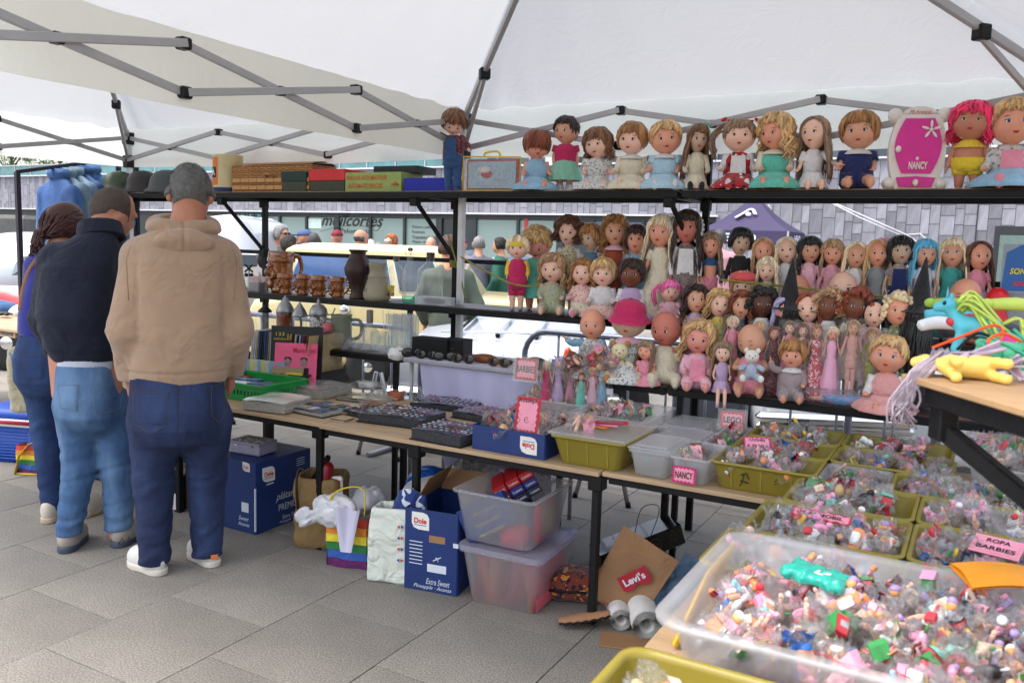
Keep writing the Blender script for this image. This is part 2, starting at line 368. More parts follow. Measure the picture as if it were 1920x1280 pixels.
def denim(name,c,fade,zf=(.45,.95)):
 m=mat(name,c,.85,var=.16,vs=22,bump=.35,bs=420,stretch=(1,1,.6),wr=.28,wrs=14); t=m.node_tree;N=t.nodes;L=t.links;P=N['Principled BSDF']
 src=P.inputs['Base Color'].links[0].from_socket
 n=N.new('ShaderNodeTexNoise'); n.inputs['Scale'].default_value=5; n.inputs['Detail'].default_value=5; tc=N.new('ShaderNodeTexCoord'); mp=N.new('ShaderNodeMapping'); mp.inputs['Scale'].default_value=(1.6,1.6,.5); L.new(tc.outputs['Object'],mp.inputs[0]); L.new(mp.outputs[0],n.inputs['Vector'])
 r=N.new('ShaderNodeMapRange'); r.inputs[1].default_value=.42; r.inputs[2].default_value=.68; r.inputs[4].default_value=.75; L.new(n.outputs[0],r.inputs[0])
 x=N.new('ShaderNodeMix'); x.data_type='RGBA'; L.new(r.outputs[0],x.inputs[0]); L.new(src,x.inputs[6]); x.inputs[7].default_value=fade+(1,); L.new(x.outputs[2],P.inputs['Base Color']); return m
def chain(P,J,R,k=.03):
 f=None
 for i in range(len(J)-1):
  c=cap_(P,J[i],J[i+1],R[i],R[i+1]); f=c if f is None else sm_(f,c,k)
 return f
def folds(P,J,amp,freq,seed=0):
 """creases running round a limb, strongest near the given joints [(point,reach)]"""
 Z=P[...,2]+.35*P[...,0]*sin(seed)+.05*wob(P,9,seed); w=0
 for p,rch in J: w=w+np.exp(-(np.linalg.norm(P-np.asarray(p),axis=-1)/rch)**2)
 return amp*w*(np.sin(Z*freq+2*wob(P,7,seed+1))+.5*np.sin(Z*freq*1.7+1.5*wob(P,11,seed+2)))
def shoe(pp,heel,toe,m_up,m_sole,W_=.047,Hh=.085,parts=(),name='shoe',lab=None):
 heel=NA(heel,float); toe=NA(toe,float); d=toe-heel; L=np.linalg.norm(d[:2]); a=atan2(d[1],d[0]); R=rot(0,0,a); c=(heel+toe)/2
 def tl(P): q=(P-NA([c[0],c[1],heel[2]]))@R; return q
 def up(P):
  q=tl(P); z=q[...,2]; x=q[...,0]/L
  f=el_(q,(L*.27,0,.045),(L*.24,W_*1.02,.048)); f=sm_(f,el_(q,(-L*.25,0,.06),(L*.26,W_*.92,.065)),.05); f=sm_(f,el_(q,(0,0,.055),(L*.33,W_*.85,.055)),.04)
  f=np.maximum(f,-el_(q,(-L*.24,0,.14),(L*.16,W_*.6,.07))); return np.maximum(f,.016-z)
 def so(P):
  q=tl(P); x=q[...,0]/L+.5; w=W_*(1.04+.14*np.exp(-((x-.72)/.22)**2)-.10*np.exp(-((x-.38)/.16)**2));
  e=np.sqrt((q[...,0]/(L*.52))**2*1.0+0)*0
  f2=((np.abs(q[...,0]/(L*.525))**3.2+np.abs(q[...,1]/w)**2.4)**(1/2.8)-1)*w*.8; return np.maximum(np.maximum(f2,-q[...,2]),q[...,2]-.030)
 lo=NA([c[0],c[1],heel[2]])-NA([L*.62,L*.62,.01]); hi=NA([c[0],c[1],heel[2]])+NA([L*.62,L*.62,.15])
 o=part(name,nmb(up,lo,hi,.006),m_up,pp.T,label=lab); part('sole',nmb(so,lo,hi,.006),m_sole,o); return o,R,c,L
def head_sdf(C,s=1.,R=I3):
 def f(P):
  q=(P-np.asarray(C))@R/s      # local: +y face
  a=el_(q,(0,-.012,.018),(.076,.098,.098)); a=sm_(a,el_(q,(0,.035,-.055),(.055,.062,.06)),.045); a=sm_(a,el_(q,(0,.098,-.02),(.013,.02,.022)),.02); a=sm_(a,el_(q,(0,.085,.03),(.045,.015,.012)),.02)
  for k in(-1,1): a=np.minimum(a,np.maximum(el_(q,(k*.080,-.005,-.012),(.012,.022,.033)),-el_(q,(k*.095,.004,-.010),(.010,.013,.021))))
  for k in(-1,1): a=np.maximum(a,-el_(q,(k*.030,.098,.012),(.016,.012,.010)))
  a=sm_(a,el_(q,(0,.088,-.062),(.022,.012,.008)),.012)
  return a*s
 return f
def fuzz(C,rad,R,n,l,m,parent,keep,seed=0,name='hair_strands',w=.0016,comb=(0,-.3,-1)):
 r=np.random.default_rng(seed); b=MB(); V=[];F=[]
 for i in range(n):
  d=nrm(r.normal(size=3));
  if not keep(d): continue
  p=np.asarray(C)+(R@(d*NA(rad))); o=R@nrm(d/NA(rad)); cb=nrm(NA(comb)-o*np.dot(comb,o)); t=nrm(np.cross(o,r.normal(size=3))); q=p+o*l*.45+cb*l*r.uniform(.4,1)+r.normal(size=3)*l*.15
  k=len(V); V+=[p-t*w-o*.002,p+t*w-o*.002,q]; F.append((k,k+1,k+2))
 if V: b.add(V,F,0,True); part(name,b,m,parent,kind='stuff')
# ground
def granite(name,c,js=None):
 m=mat(name,c,.75,var=.0,bump=.12,bs=260); t=m.node_tree;N=t.nodes;L=t.links;P=N['Principled BSDF']
 tc=N.new('ShaderNodeTexCoord'); n1=N.new('ShaderNodeTexNoise'); n1.inputs['Scale'].default_value=150; n1.inputs['Detail'].default_value=4; L.new(tc.outputs['Object'],n1.inputs['Vector'])
 n2=N.new('ShaderNodeTexNoise'); n2.inputs['Scale'].default_value=1.3; n2.inputs['Detail'].default_value=8; n2.inputs['Roughness'].default_value=.65; L.new(tc.outputs['Object'],n2.inputs['Vector'])
 r1=N.new('ShaderNodeMapRange'); r1.inputs[1].default_value=.35; r1.inputs[2].default_value=.65; r1.inputs[3].default_value=.60; r1.inputs[4].default_value=1.34; L.new(n1.outputs[0],r1.inputs[0])
 r2=N.new('ShaderNodeMapRange'); r2.inputs[1].default_value=.3; r2.inputs[2].default_value=.7; r2.inputs[3].default_value=.78; r2.inputs[4].default_value=1.16; L.new(n2.outputs[0],r2.inputs[0])
 a=N.new('ShaderNodeMath'); a.operation='MULTIPLY'; L.new(r1.outputs[0],a.inputs[0]); L.new(r2.outputs[0],a.inputs[1])
 oi=N.new('ShaderNodeObjectInfo'); r3=N.new('ShaderNodeMapRange'); r3.inputs[3].default_value=.93; r3.inputs[4].default_value=1.06; L.new(oi.outputs['Random'],r3.inputs[0])
 b=N.new('ShaderNodeMath'); b.operation='MULTIPLY'; L.new(a.outputs[0],b.inputs[0]); L.new(r3.outputs[0],b.inputs[1])
 # dark blots of dirt and gum
 v=N.new('ShaderNodeTexVoronoi'); v.inputs['Scale'].default_value=2.6; L.new(tc.outputs['Object'],v.inputs['Vector'])
 r4=N.new('ShaderNodeMapRange'); r4.inputs[1].default_value=.035; r4.inputs[2].default_value=.06; r4.inputs[3].default_value=.55; r4.inputs[4].default_value=1; L.new(v.outputs['Distance'],r4.inputs[0])
 d=N.new('ShaderNodeMath'); d.operation='MULTIPLY'; L.new(b.outputs[0],d.inputs[0]); L.new(r4.outputs[0],d.inputs[1])
 h=N.new('ShaderNodeHueSaturation'); h.inputs['Color'].default_value=c+(1,); L.new(d.outputs[0],h.inputs['Value']); L.new(h.outputs[0],P.inputs['Base Color'])
 if js:
  br=N.new('ShaderNodeTexBrick'); br.inputs['Scale'].default_value=1; br.inputs['Brick Width'].default_value=js; br.inputs['Row Height'].default_value=js; br.inputs['Mortar Size'].default_value=.012; br.inputs['Color1'].default_value=(1,1,1,1); br.inputs['Color2'].default_value=(.9,.9,.9,1); br.inputs['Mortar'].default_value=(.35,.35,.35,1)
  L.new(tc.outputs['Object'],br.inputs['Vector']); mx=N.new('ShaderNodeMix'); mx.data_type='RGBA'; mx.blend_type='MULTIPLY'; mx.inputs[0].default_value=1; L.new(h.outputs[0],mx.inputs[6]); L.new(br.outputs[0],mx.inputs[7]); L.new(mx.outputs[2],P.inputs['Base Color'])
 return m
SLAB=granite('granite_slab',(.225,.205,.178)); FARG=granite('far_paving',(.27,.27,.27),.54); JOINT=mat('joint_sand',(.125,.108,.09),.95)
g=MB(); g.box((0,60,-.03),(300,300,.02)); pave=part('pavement',g,FARG); tag(pave,kind='structure')
SS=.54; X0=-.125; slabs=[]
for i in range(-26,14):
 for j in range(-4,40):
  x=X0+(i+.5)*SS; y=-1.98+(j-2+.5)*SS-(SS/2 if i%2 else 0)
  P=proj((x,y,0))
  if P[2]<.3 or P[0]<-260 or P[0]>2150 or P[1]>1650 or P[1]<470 or y>13: continue
  slabs.append((-1/P[2]**2,x,y))
slabs.sort();
jb=MB(); jb.box((0,4.6,-.0135),(40,17,.003)); part('joint_bed',jb,JOINT,pave)
sb=MB(); sb.box((0,0,-.006),(SS-.0035,SS-.0035,.012),bev=.0012); slab_me=sb.mesh('paving_slab',SLAB)
rest=MB()
for k,(q,x,y) in enumerate(slabs):
 if k<295:
  o=part('paving_slab',slab_me,None,pave,loc=(x,y,random.uniform(-.0012,.0012))); o.rotation_euler=(random.uniform(-.001,.001),random.uniform(-.001,.001),0)
 else: rest.box((x,y,-.006),(SS-.0035,SS-.0035,.012))
if rest.n: part('paving_slabs_far',rest,SLAB,pave,kind='stuff')
# canopy tents (3 m modules, shared rear line y=0)
ZH,ZL=2.23,2.03
def fabric(name,c,tr=.5,k=.46):
 m=bpy.data.materials.new(name); m.use_nodes=True; t=m.node_tree;N=t.nodes;L=t.links;N.remove(N['Principled BSDF'])
 d=N.new('ShaderNodeBsdfDiffuse'); l=N.new('ShaderNodeBsdfTranslucent'); x=N.new('ShaderNodeMixShader'); x.inputs[0].default_value=tr
 tc=N.new('ShaderNodeTexCoord'); n=N.new('ShaderNodeTexNoise'); n.inputs['Scale'].default_value=1.6; n.inputs['Detail'].default_value=6; L.new(tc.outputs['Object'],n.inputs['Vector'])
 cr=N.new('ShaderNodeMix'); cr.data_type='RGBA'; cr.inputs[6].default_value=tuple(q*.93 for q in c)+(1,); cr.inputs[7].default_value=tuple(c)+(1,); L.new(n.outputs[0],cr.inputs[0])
 mp=N.new('ShaderNodeTexNoise'); mp.inputs['Scale'].default_value=7; mp.inputs['Detail'].default_value=5; mp.inputs['Distortion'].default_value=2.5; L.new(tc.outputs['Object'],mp.inputs['Vector'])
 b=N.new('ShaderNodeBump'); b.inputs['Strength'].default_value=.2; b.inputs['Distance'].default_value=.02; L.new(mp.outputs[0],b.inputs['Height'])
 L.new(cr.outputs[2],d.inputs[0]); l.inputs[0].default_value=tuple(q*k*(1,1.01,1.03)[i] for i,q in enumerate(c))+(1,)
 for q in (d,l): L.new(b.outputs[0],q.inputs['Normal'])
 L.new(d.outputs[0],x.inputs[1]); L.new(l.outputs[0],x.inputs[2]); L.new(x.outputs[0],N['Material Output'].inputs[0]); return m
ROOF=fabric('white_canopy',(.83,.84,.85),.5); VAL=fabric('cream_valance',(.90,.885,.79),.88,1.0)
def tent(x0,y0,label,sides,struts,size=3.,peak=3.08,legs=()):
 """corner (x0,y0) is the rear left; the tent runs to x0+3 and y0-3"""
 T=thing('canopy_tent',label,'tent',(x0+size/2,y0-size/2,0),group='white pop-up canopies over the stall')
 cx,cy=x0+size/2,y0-size/2; E=[(x0,y0),(x0+size,y0),(x0+size,y0-size),(x0,y0-size)]
 for k in range(4):
  a,b=NA(E[k]),NA(E[(k+1)%4]); r=random.Random(k)
  nrmd=nrm(NA([cx,cy])-(a+b)/2)
  def fn(u,v,a=a,b=b,k=k):
   e=a+(b-a)*u; p=e+(NA([cx,cy])-e)*v; z=ZH+.035+(peak-ZH)*v
   z-=.10*sin(pi*v)*sin(pi*u)*(1-v*.3)+.03*sin(pi*u)*(1-v)*0
   z+=.006*sin(38*u+9*v)*(1-v)*v*2
   dc=min(u,1-u);
   z+=.018*math.exp(-v*5)*sin(70*dc*(1+2*v))*math.exp(-dc*7)
   return (p[0],p[1],z)
  b_=MB(); b_.grid(fn,48,26); part('roof_panel',b_,ROOF,T,w=True)
  def fv(u,v,a=a,b=b,nd=nrmd):
   e=a+(b-a)*u-nd*.004+nd*(.05*v*v*sin(pi*u)+.008*sin(u*34)*v); return (e[0],e[1],ZH+.052-.292*v-.018*sin(pi*u)*v)
  if k in sides: b_=MB(); b_.grid(fv,60,6); part('valance',b_,VAL,T,w=True)
  if k in sides:
   for j in range(3):
    p=lambda s,z:(*(a+(b-a)*s-nrmd*(-.03)),z); s0=j/3; s1=(j+1)/3; sm=(s0+s1)/2
    # scissor pair between s0 and s1
    za=(ZH-.06,ZL) if j%2==0 else (ZL,ZH-.06)
    # corner bracket high->low node etc
    hiA,loA=ZH-.02,ZL
    b1=MB(); b1.bar(p(s0,hiA),p(s1,loA),.018,.03,up=(0,0,1)) ; part('truss_bar',b1,ALU,T,w=True)
    off=nrmd*.02; q=lambda s,z:(*(a+(b-a)*s-nrmd*(-.03)+off),z)
    b1=MB(); b1.bar(q(s0,loA),q(s1,hiA),.018,.03); part('truss_bar',b1,ALU,T,w=True)
    jb_=MB(); jb_.box(p(sm,(hiA+loA)/2),(.042,.042,.038),bev=.006); part('truss_joint',jb_,BPLAST,T,w=True)
    if j<2:
     for z in (hiA,loA): jb_=MB(); jb_.box(p(s1,z),(.05,.05,.045),bev=.007); part('truss_joint',jb_,BPLAST,T,w=True)
 for k in range(4):
  if k in struts:
   e=NA([E[k][0],E[k][1],ZH-.01]); c=NA([cx,cy,peak-.06]); d=nrm((cx-E[k][0],cy-E[k][1],0)); e=e+d*.05
   mid=e+(c-e)*.52; b1=MB(); b1.bar(e,c,.026,.034); part('roof_strut',b1,ALU,T,w=True)
   k2=e+(c-e)*.22; b1=MB(); b1.bar(NA([E[k][0],E[k][1],ZL])+d*.04,k2+NA([0,0,-.03]),.02,.026); part('roof_strut',b1,ALU,T,w=True)
   jb_=MB(); jb_.box(k2+NA([0,0,-.015]),(.055,.055,.06),R=rot(0,0,.785),bev=.006); part('truss_joint',jb_,BPLAST,T,w=True)
 for k in legs:
  e=E[k]; sx=1 if k in(0,3) else -1; sy=-1 if k<2 else 1
  b1=MB(); b1.box((e[0]+sx*.02,e[1]+sy*.02,ZH/2),(.036,.036,ZH),bev=.004); part('leg',b1,mat('pale_leg',(.55,.55,.56),.35,metal=.4),T,w=True)
  for z in (ZH-.03,ZL): jb_=MB(); jb_.box((e[0]+sx*.02,e[1]+sy*.02,z),(.08,.08,.09),bev=.008); part('corner_bracket',jb_,BPLAST,T,w=True)
 return T
tent(0,0,'nearest white canopy, the one over the dolls with its truss crossing the upper left','0123' and (0,1,3),(0,1),legs=(0,1))
tent(-3,0,'left white canopy seen beneath the edge of the nearest one, above the helmets',(0,3),(0,),legs=(0,))
# building across the plaza
YB=26.0
def bpt(x,y): return py(x,y,YB)
BLD=thing('building','long grey stone clad building with ground floor shops and a glass terrace rail','building',(-24,YB+3,0))
STB=mat('stone_backing',(.22,.22,.24),.9);
def stone():
 m=mat('stone_panel',rgb(128,127,135),.8,var=.25,vs=3.2,objr=.30,bump=.3,bs=25,stretch=(2.5,2.5,.6)); return m
STN=stone(); ZS0,ZS1=2.74,4.62; XR=-5.9
b=MB(); b.box((-30,YB+.25,(ZS0+ZS1)/2),(49,.4,ZS1-ZS0)); b.box((6,YB+.25,ZS1/2),(23.6,.4,ZS1)); part('wall_core',b,STB,BLD,w=True)
pan=[]; r=random.Random(3); x=-53.
while x<16:
 w=r.choice((.26,.30,.36,.42)); z=ZS1; lowz=ZS0 if x<XR else 0
 while z>lowz+.02:
  h=min(r.choice((.35,.5,.62,.8)),z-lowz); c=(x+w/2,YB+.03+r.uniform(-.012,.012),z-h/2); P=proj(c)
  if -40<P[0]<1960: pan.append((-1/P[2]*(1 if 180<P[1]<620 else .3),c,w,h))
  z-=h
 x+=w
pan.sort(key=lambda q:q[0]); fb=MB(); cache={}
for k,(q,c,w,h) in enumerate(pan):
 if k<290:
  key=(w,round(h,2))
  if key not in cache: m_=MB(); m_.box((0,0,0),(w-.018,.05,h-.018)); cache[key]=m_.mesh('stone_panel',STN)
  part('stone_panel',cache[key],None,BLD,w=True).location=c
 else: fb.box(c,(w-.018,.05,h-.018))
FST=mat('stone_panel_far',rgb(128,127,135),.8,var=.15,vs=2.5,island=.2)
part('stone_panels_far',fb,FST,BLD,w=True,kind='stuff')
LEDGE=mat('pale_ledge',rgb(200,200,205),.5)
b=MB(); b.box((-29.4,YB-.04,ZS0-.03),(47.4,.24,.06)); part('pale_sill',b,LEDGE,BLD,w=True)
b=MB(); b.box((-19,YB+.1,ZS1+.03),(72,.5,.06)); part('coping',b,LEDGE,BLD,w=True)
# shop fronts
FR=mat('dark_shop_frame',(.02,.022,.025),.4);
def pane(name,x0,x1,z0,z1_,m,y=YB+.12): b=MB(); b.box(((x0+x1)/2,y,(z0+z1_)/2),(x1-x0,.02,z1_-z0)); return part(name,b,m,BLD,w=True)
FG=mat('frosted_shop_glass',rgb(118,136,132),.25,var=.06,vs=.6,spec=.8); DG=mat('dark_shop_glass',rgb(42,52,58),.08,var=.3,vs=.5,spec=.9); BG=mat('blue_shop_glass',rgb(70,95,115),.1,var=.25,vs=.7,spec=.9)
b=MB(); b.box((-29.4,YB+.22,ZS0-.16),(47.4,.16,.22)); part('shop_header',b,FR,BLD,w=True)
b=MB(); b.box((-29.4,YB+.4,1.3),(47.4,.1,2.7)); part('shop_back',b,mat('shop_inside',(.05,.055,.06),.8),BLD,w=True)
xs=[(-60,0,'d'),(240,0,'d'),(330,0,'f'),(430,0,'d'),(475,0,'f'),(523,0,'f'),(573,0,'f'),(630,0,'f'),(693,0,'f'),(757,0,'f'),(822,0,'d'),(890,0,'f'),(970,0,'f'),(1050,0,'d'),(1110,0,'b'),(1205,0,'b'),(1262,0,'b'),(1325,0,'d')]
for i in range(len(xs)-1):
 a,b_=bpt(xs[i][0],430)[0],bpt(xs[i+1][0],430)[0]; pane('shop_window',a+.05,b_-.05,.35,ZS0-.28,{'f':FG,'d':DG,'b':BG}[xs[i][2]])
 m_=MB(); m_.box((b_,YB+.08,1.25),(.12 if i%3 else .3,.14,2.5)); part('mullion',m_,FR,BLD,w=True)
a=bpt(560,430)[0]; pane('poster',bpt(573,430)[0]+.1,bpt(615,430)[0]-.5,bpt(590,428)[2],ZS0-.35,mat('white_blind',rgb(190,205,200),.7),YB+.10)
rt,up=(1,0,0),(0,0,1); INK=mat('black_lettering',(.01,.01,.012),.6,var=0)
def P2s(L): return [[((x-590)/1.,-(y-0)) for x,y in q] for q in L]
W0=bpt(598,414); SC=(bpt(716,414)[0]-W0[0])/118
b=MB(); b.tube(spl([bpt(602,434)+[0,-yy,0] for yy in(.07,)]+[bpt(x,y)-NA([0,.07,0]) for x,y in((640,425),(680,423),(706,433),(716,424))],6),.03,5,flat=.4); part('lettering',b,INK,BLD,w=True)
def btext(s,x0,x1,y,h_px,m,sh=0,bold=0):
 A,B=bpt(x0,y),bpt(x1,y); text(s,BLD,((A[0]+B[0])/2,YB+.095,(A[2]+B[2])/2),rt,up,h_px*SC,m,width=(B[0]-A[0]),shear=sh,bold=bold)
btext('moilcortes',600,716,413,17,INK,.35,.012); btext('Peluquería',635,692,434,9,INK)
for i,s_ in enumerate(('· Manicura y pedicura','· Presoterapia','· Tratamientos faciales','· Masajes relajantes','· Uñas de gel')): btext(s_,768,(812,794,816,810,795)[i],426+i*9.3,5,INK)
btext('TWINGLISH',432,492,413,20,mat('cyan_lettering',rgb(80,165,165),.5,var=0),bold=.02)
for k in range(6):
 a=k*pi/3; A=bpt(499,418); b=MB(); b.tube([A+NA([0,-.03,0]),A+NA([.32*cos(a),-.03,.32*sin(a)])],.05,5); part('star_ray',b,mat('white_mark',rgb(215,225,225),.6,var=0),BLD,w=True)
btext('Cortes y color',556,574,443,4,mat('white_mark',rgb(215,225,225),.6,var=0))
A=bpt(984,420); b=MB(); b.box((A[0],YB+.09,A[2]),(.16,.02,.42)); part('fire_sign',b,mat('red_sign',rgb(170,50,50),.5),BLD,w=True)
# right wall: door, handrail, graffiti
A,B=bpt(1866,424),bpt(1960,560); b=MB(); b.box(((A[0]+B[0])/2,YB-.05,A[2]/2),(B[0]-A[0],.12,A[2])); part('door_frame',b,FR,BLD,w=True); b=MB(); b.box(((A[0]+B[0])/2+.08,YB-.12,A[2]/2-.1),(B[0]-A[0]-.15,.04,A[2]-.35)); part('door_glass',b,mat('green_door_glass',rgb(95,112,108),.15,spec=.8),BLD,w=True)
b=MB(); b.tube([py(1541,371,YB-.3),py(1612,408,YB-.3),py(1722,455,YB-.3)],.022,6); b.tube([py(1543,371,YB-.3),py(1700,440,YB-.3),py(1745,470,YB-.3)],.018,6); b.tube([py(1700,440,YB-.3),py(1725,438,YB-.3),py(1752,462,YB-.3)],.018,6); part('handrail',b,LEDGE,BLD,w=True)
b=MB()
for L in ([(1416,370),(1420,376),(1426,371),(1431,377),(1437,370)],[(1441,368),(1448,378),(1446,372)],[(1440,384),(1447,392),(1441,398)]): b.tube([py(x,y,YB-.02) for x,y in L],.03,5,flat=.3)
part('graffiti',b,mat('white_mark',rgb(215,225,225),.6,var=0),BLD,w=True)
m_=MB(); A=py(1833,400,YB-.02); m_.box((A[0],YB-.01,2.3),(.035,.03,4.5)); part('wall_joint',m_,FR,BLD,w=True)
# terrace rail and upper storey
TG=mat('terrace_glass',rgb(70,115,120),.12,var=.3,vs=1.5,spec=.8); ALP=mat('pale_metal',rgb(170,175,180),.4,metal=.3)
zr=5.28
for i in range(24):
 x0=-54+i*1.6; b=MB(); b.box((x0+.8,YB+.3,(ZS1+zr)/2+.05),(1.48,.03,zr-ZS1-.1)); part('rail_pane',b,TG,BLD,w=True); b=MB(); b.box((x0,YB+.28,(ZS1+zr)/2+.03),(.05,.06,zr-ZS1)); part('rail_post',b,ALP,BLD,w=True)
b=MB(); b.box((-35,YB+.28,zr+.03),(39,.08,.06)); part('rail_cap',b,ALP,BLD,w=True)
UP=thing('upper_storey','set back upper storey with white columns and big windows behind the terrace','building',(-20,YB+9,4.6))
b=MB(); b.box((-18,YB+9,9.5),(90,3,3)); part('roof_slab',b,mat('dark_soffit',(.06,.06,.065),.8),UP,w=True)
b=MB(); b.box((-2,YB+8,6.2),(58,.3,4)); part('back_wall',b,mat('dim_window_wall',rgb(62,76,84),.25,var=.4,vs=.6,spec=.8),UP,w=True)
for i in range(14):
 x=-48+i*4.6; b=MB(); b.box((x,YB+6.6,6.5),(.5,.5,4.2)); part('column',b,mat('white_column',rgb(205,205,205),.7,var=.05),UP,w=True)
for i in range(26):
 x=-29+i*1.9; b=MB(); b.box((x,YB+7.7,6.2),(.07,.08,3.6)); part('window_frame',b,ALP,UP,w=True)
# trees beyond the terrace (left)
def leafy(name,lab,x,y,z0_,H,W_,seed,m,n=2600,group=None):
 T=thing(name,lab,'tree',(x,y,z0_),group=group); r=np.random.default_rng(seed); b=MB();
 b.tube([(0,0,0),(.1,0,H*.35),(-.1,.1,H*.6)],[.16,.12,.06],8)
 for i in range(6): a=r.uniform(0,6.28); b.tube([(0,0,H*(.25+.05*i)),(cos(a)*W_*.3,sin(a)*W_*.3,H*(.5+.05*i)),(cos(a)*W_*.45,sin(a)*W_*.45,H*(.6+.05*i))],[.07,.04,.02],5)
 part('trunk',b,mat('bark',rgb(80,66,52),.9,var=.3),T)
 V=[];F=[]; cl=[(r.uniform(-.5,.5,3)*NA([W_,W_,H*.7])+NA([0,0,H*.6]),r.uniform(.3,.75)) for _ in range(34)]
 for i in range(n):
  c,s=cl[r.integers(len(cl))]; p_=c+r.normal(size=3)*s*.45; u=nrm(r.normal(size=3))*.09; w=nrm(r.normal(size=3))*.05; k=len(V); V+=[p_-u,p_+w,p_+u,p_-w]; F.append((k,k+1,k+2,k+3))
 b=MB(); b.add(V,F); part('crown',b,m,T,kind='stuff'); return T
LF=mat('leaf_green',rgb(74,104,44),.6,var=.3,vs=1.2,island=.45,trans=0)
for i,(px,lab) in enumerate(((20,'leafy green tree seen behind the terrace rail at the far left'),(110,'leafy green tree seen behind the terrace beside the far left one'),(190,'leafy green tree behind the terrace left of the white columns'),(745,'leafy green tree glimpsed above the stone wall behind the wicker basket'),(1215,'leafy green tree glimpsed between two dolls on the top shelf'))):
 A=py(px,300,YB+5.5 if px<400 else YB+4); leafy('tree',lab,A[0],A[1],4.0,5.5,3.6,i,LF)
# local frames facing the camera
class Fr:
 def __init__(s,label,cat,foot,yaw,name='parked_car',group=None):
  s.B=NA([foot[0],foot[1],0.]); s.r=NA([cos(yaw),sin(yaw),0]); s.f=NA([-sin(yaw),cos(yaw),0]); s.T=thing(name,label,cat,s.B,yaw,group)
 def L(s,x,y,dy=0.):
  d=ray(x,y); t=((s.B-CP)@s.f+dy)/(d@s.f); q=CP+d*t-s.B; return NA([q@s.r,dy,q[2]])
def paint(n,c): return mat('car_paint_'+n,c,.3,var=.02,coat=.7,spec=.5)
TYRE=mat('tyre_rubber',(.015,.015,.015),.85,bump=.3); CGL=mat('car_glass',(.03,.045,.06),.04,var=0,spec=1.)
def wheel(parent,c,R_,w,hub=None):
 b=MB(); b.lathe([(R_*.66,-w/2),(R_*.93,-w/2),(R_,-w*.3),(R_,w*.3),(R_*.93,w/2),(R_*.66,w/2)],36,c=c,R=rot(pi/2,0,0)); o=part('wheel',b,TYRE,parent)
 b=MB(); b.lathe([(R_*.67,-w*.30),(R_*.64,w*.42),(R_*.58,w*.46),(R_*.54,w*.2),(R_*.40,w*.12),(R_*.36,w*.40),(R_*.2,w*.52),(.002,w*.55)],36,c=c,R=rot(pi/2,0,0)); part('hubcap',b,hub or CHROME,o)
 b=MB()
 for k in range(12): a=k*pi/6; b.box((c[0]+R_*.47*cos(a),c[1]-w*.2,c[2]+R_*.47*sin(a)),(.035,.01,.02),R=rot(0,-a,0))
 part('rim_slots',b,BPLAST,o); return o
def carbody(P_,ys,zs,c,rad=.09,n=40):
 pass
def side_car(F,xs_low,w,m,name='body',h=.03):
 """xs_low: [(x,zbottom,ztop)] side outline of the lower body; full width w going back"""
 X_=[q[0] for q in xs_low]; b=MB(); rings=[]
 for x,zb,zt_ in xs_low:
  rr=.07; ring=[]
  for (yy,zz,sy,sz) in ((rr,zb+rr,-1,-1),(w-rr,zb+rr,1,-1),(w-rr,zt_-rr,1,1),(rr,zt_-rr,-1,1)):
   a0={(-1,-1):pi,(1,-1):1.5*pi,(1,1):0,(-1,1):.5*pi}[(sy,sz)]
   for k in range(5): a=a0+k*pi/8; ring.append((x,yy+rr*cos(a),zz+rr*sin(a)))
  rings.append(ring)
 b.loft(rings,0,True,True); return part(name,b,m,F.T)
# cream saloon seen through the shelf
CRM=paint('cream',rgb(205,190,140)); F=Fr('cream vintage saloon with chrome hubcaps parked behind the shelf of mugs','car',pz(690,726,0),YAW-.02)
L=F.L; zz_=lambda y:L(690,y)[2]
side_car(F,[(L(462,600)[0],.34,.72),(L(475,600)[0],.26,.86),(L(560,600)[0],.2,.93),(L(700,600)[0],.2,.95),(L(840,600)[0],.2,.95),(L(960,600)[0],.22,.93),(L(1060,600)[0],.24,.88),(L(1100,600)[0],.3,.78)],1.5,CRM)
def greenhouse(F,xa,xb,xc,xd,zb,zt_,w,m,inset=.14):
 b=MB(); lo=[(xa,.03),(xd,.03),(xd,w-.03),(xa,w-.03)]; hi=[(xb,inset),(xc,inset),(xc,w-inset),(xb,w-inset)]
 A=[(x,y,zb) for x,y in lo]; B=[(x,y,zt_-.05) for x,y in hi]; rings=[A,B,[(x+(.06 if i in(0,3) else -.06),y+(.05 if i<2 else -.05),zt_-.012) for i,(x,y) in enumerate(hi)],[(x+(.2 if i in(0,3) else -.2),y+(.2 if i<2 else -.2),zt_+.02) for i,(x,y) in enumerate(hi)]]
 b.loft(rings,0,False,True); part('cabin',b,m,F.T); return NA(A),NA(B)
def side_win(F,A,B,u0,u1,v0,v1,m=CGL,rim=True,ua=None,ub=None):
 p=lambda u,v:(A[0]*(1-u)+A[1]*u)*(1-v)+(B[0]*(1-u)+B[1]*u)*v
 n=nrm(np.cross(A[1]-A[0],B[0]-A[0])); ua=u0 if ua is None else ua; ub=u1 if ub is None else ub
 c=[p(u0,v0),p(u1,v0),p(ub,v1),p(ua,v1)]; ctr=sum(c)/4
 for mm,s_,o_,nm in ((CHROME,1.06,.008,'window_trim'),(m,1.,.014,'window')):
  b=MB(); q=[ctr+(k-ctr)*s_ for k in c]; R8=[]
  for i in range(4):
   a,b_,d=q[i-1],q[i],q[(i+1)%4]
   for t in (.14,.04): R8.append(b_+(a-b_)*t)
   for t in (.04,.14): R8.append(b_+(d-b_)*t)
  R8=[k+n*o_ for k in R8]; V=R8+[k-n*.012 for k in R8]; N_=len(R8)
  b.add(V,[tuple(range(N_))]+[(i,N_+i,N_+(i+1)%N_,(i+1)%N_) for i in range(N_)]); part(nm,b,mm,F.T)
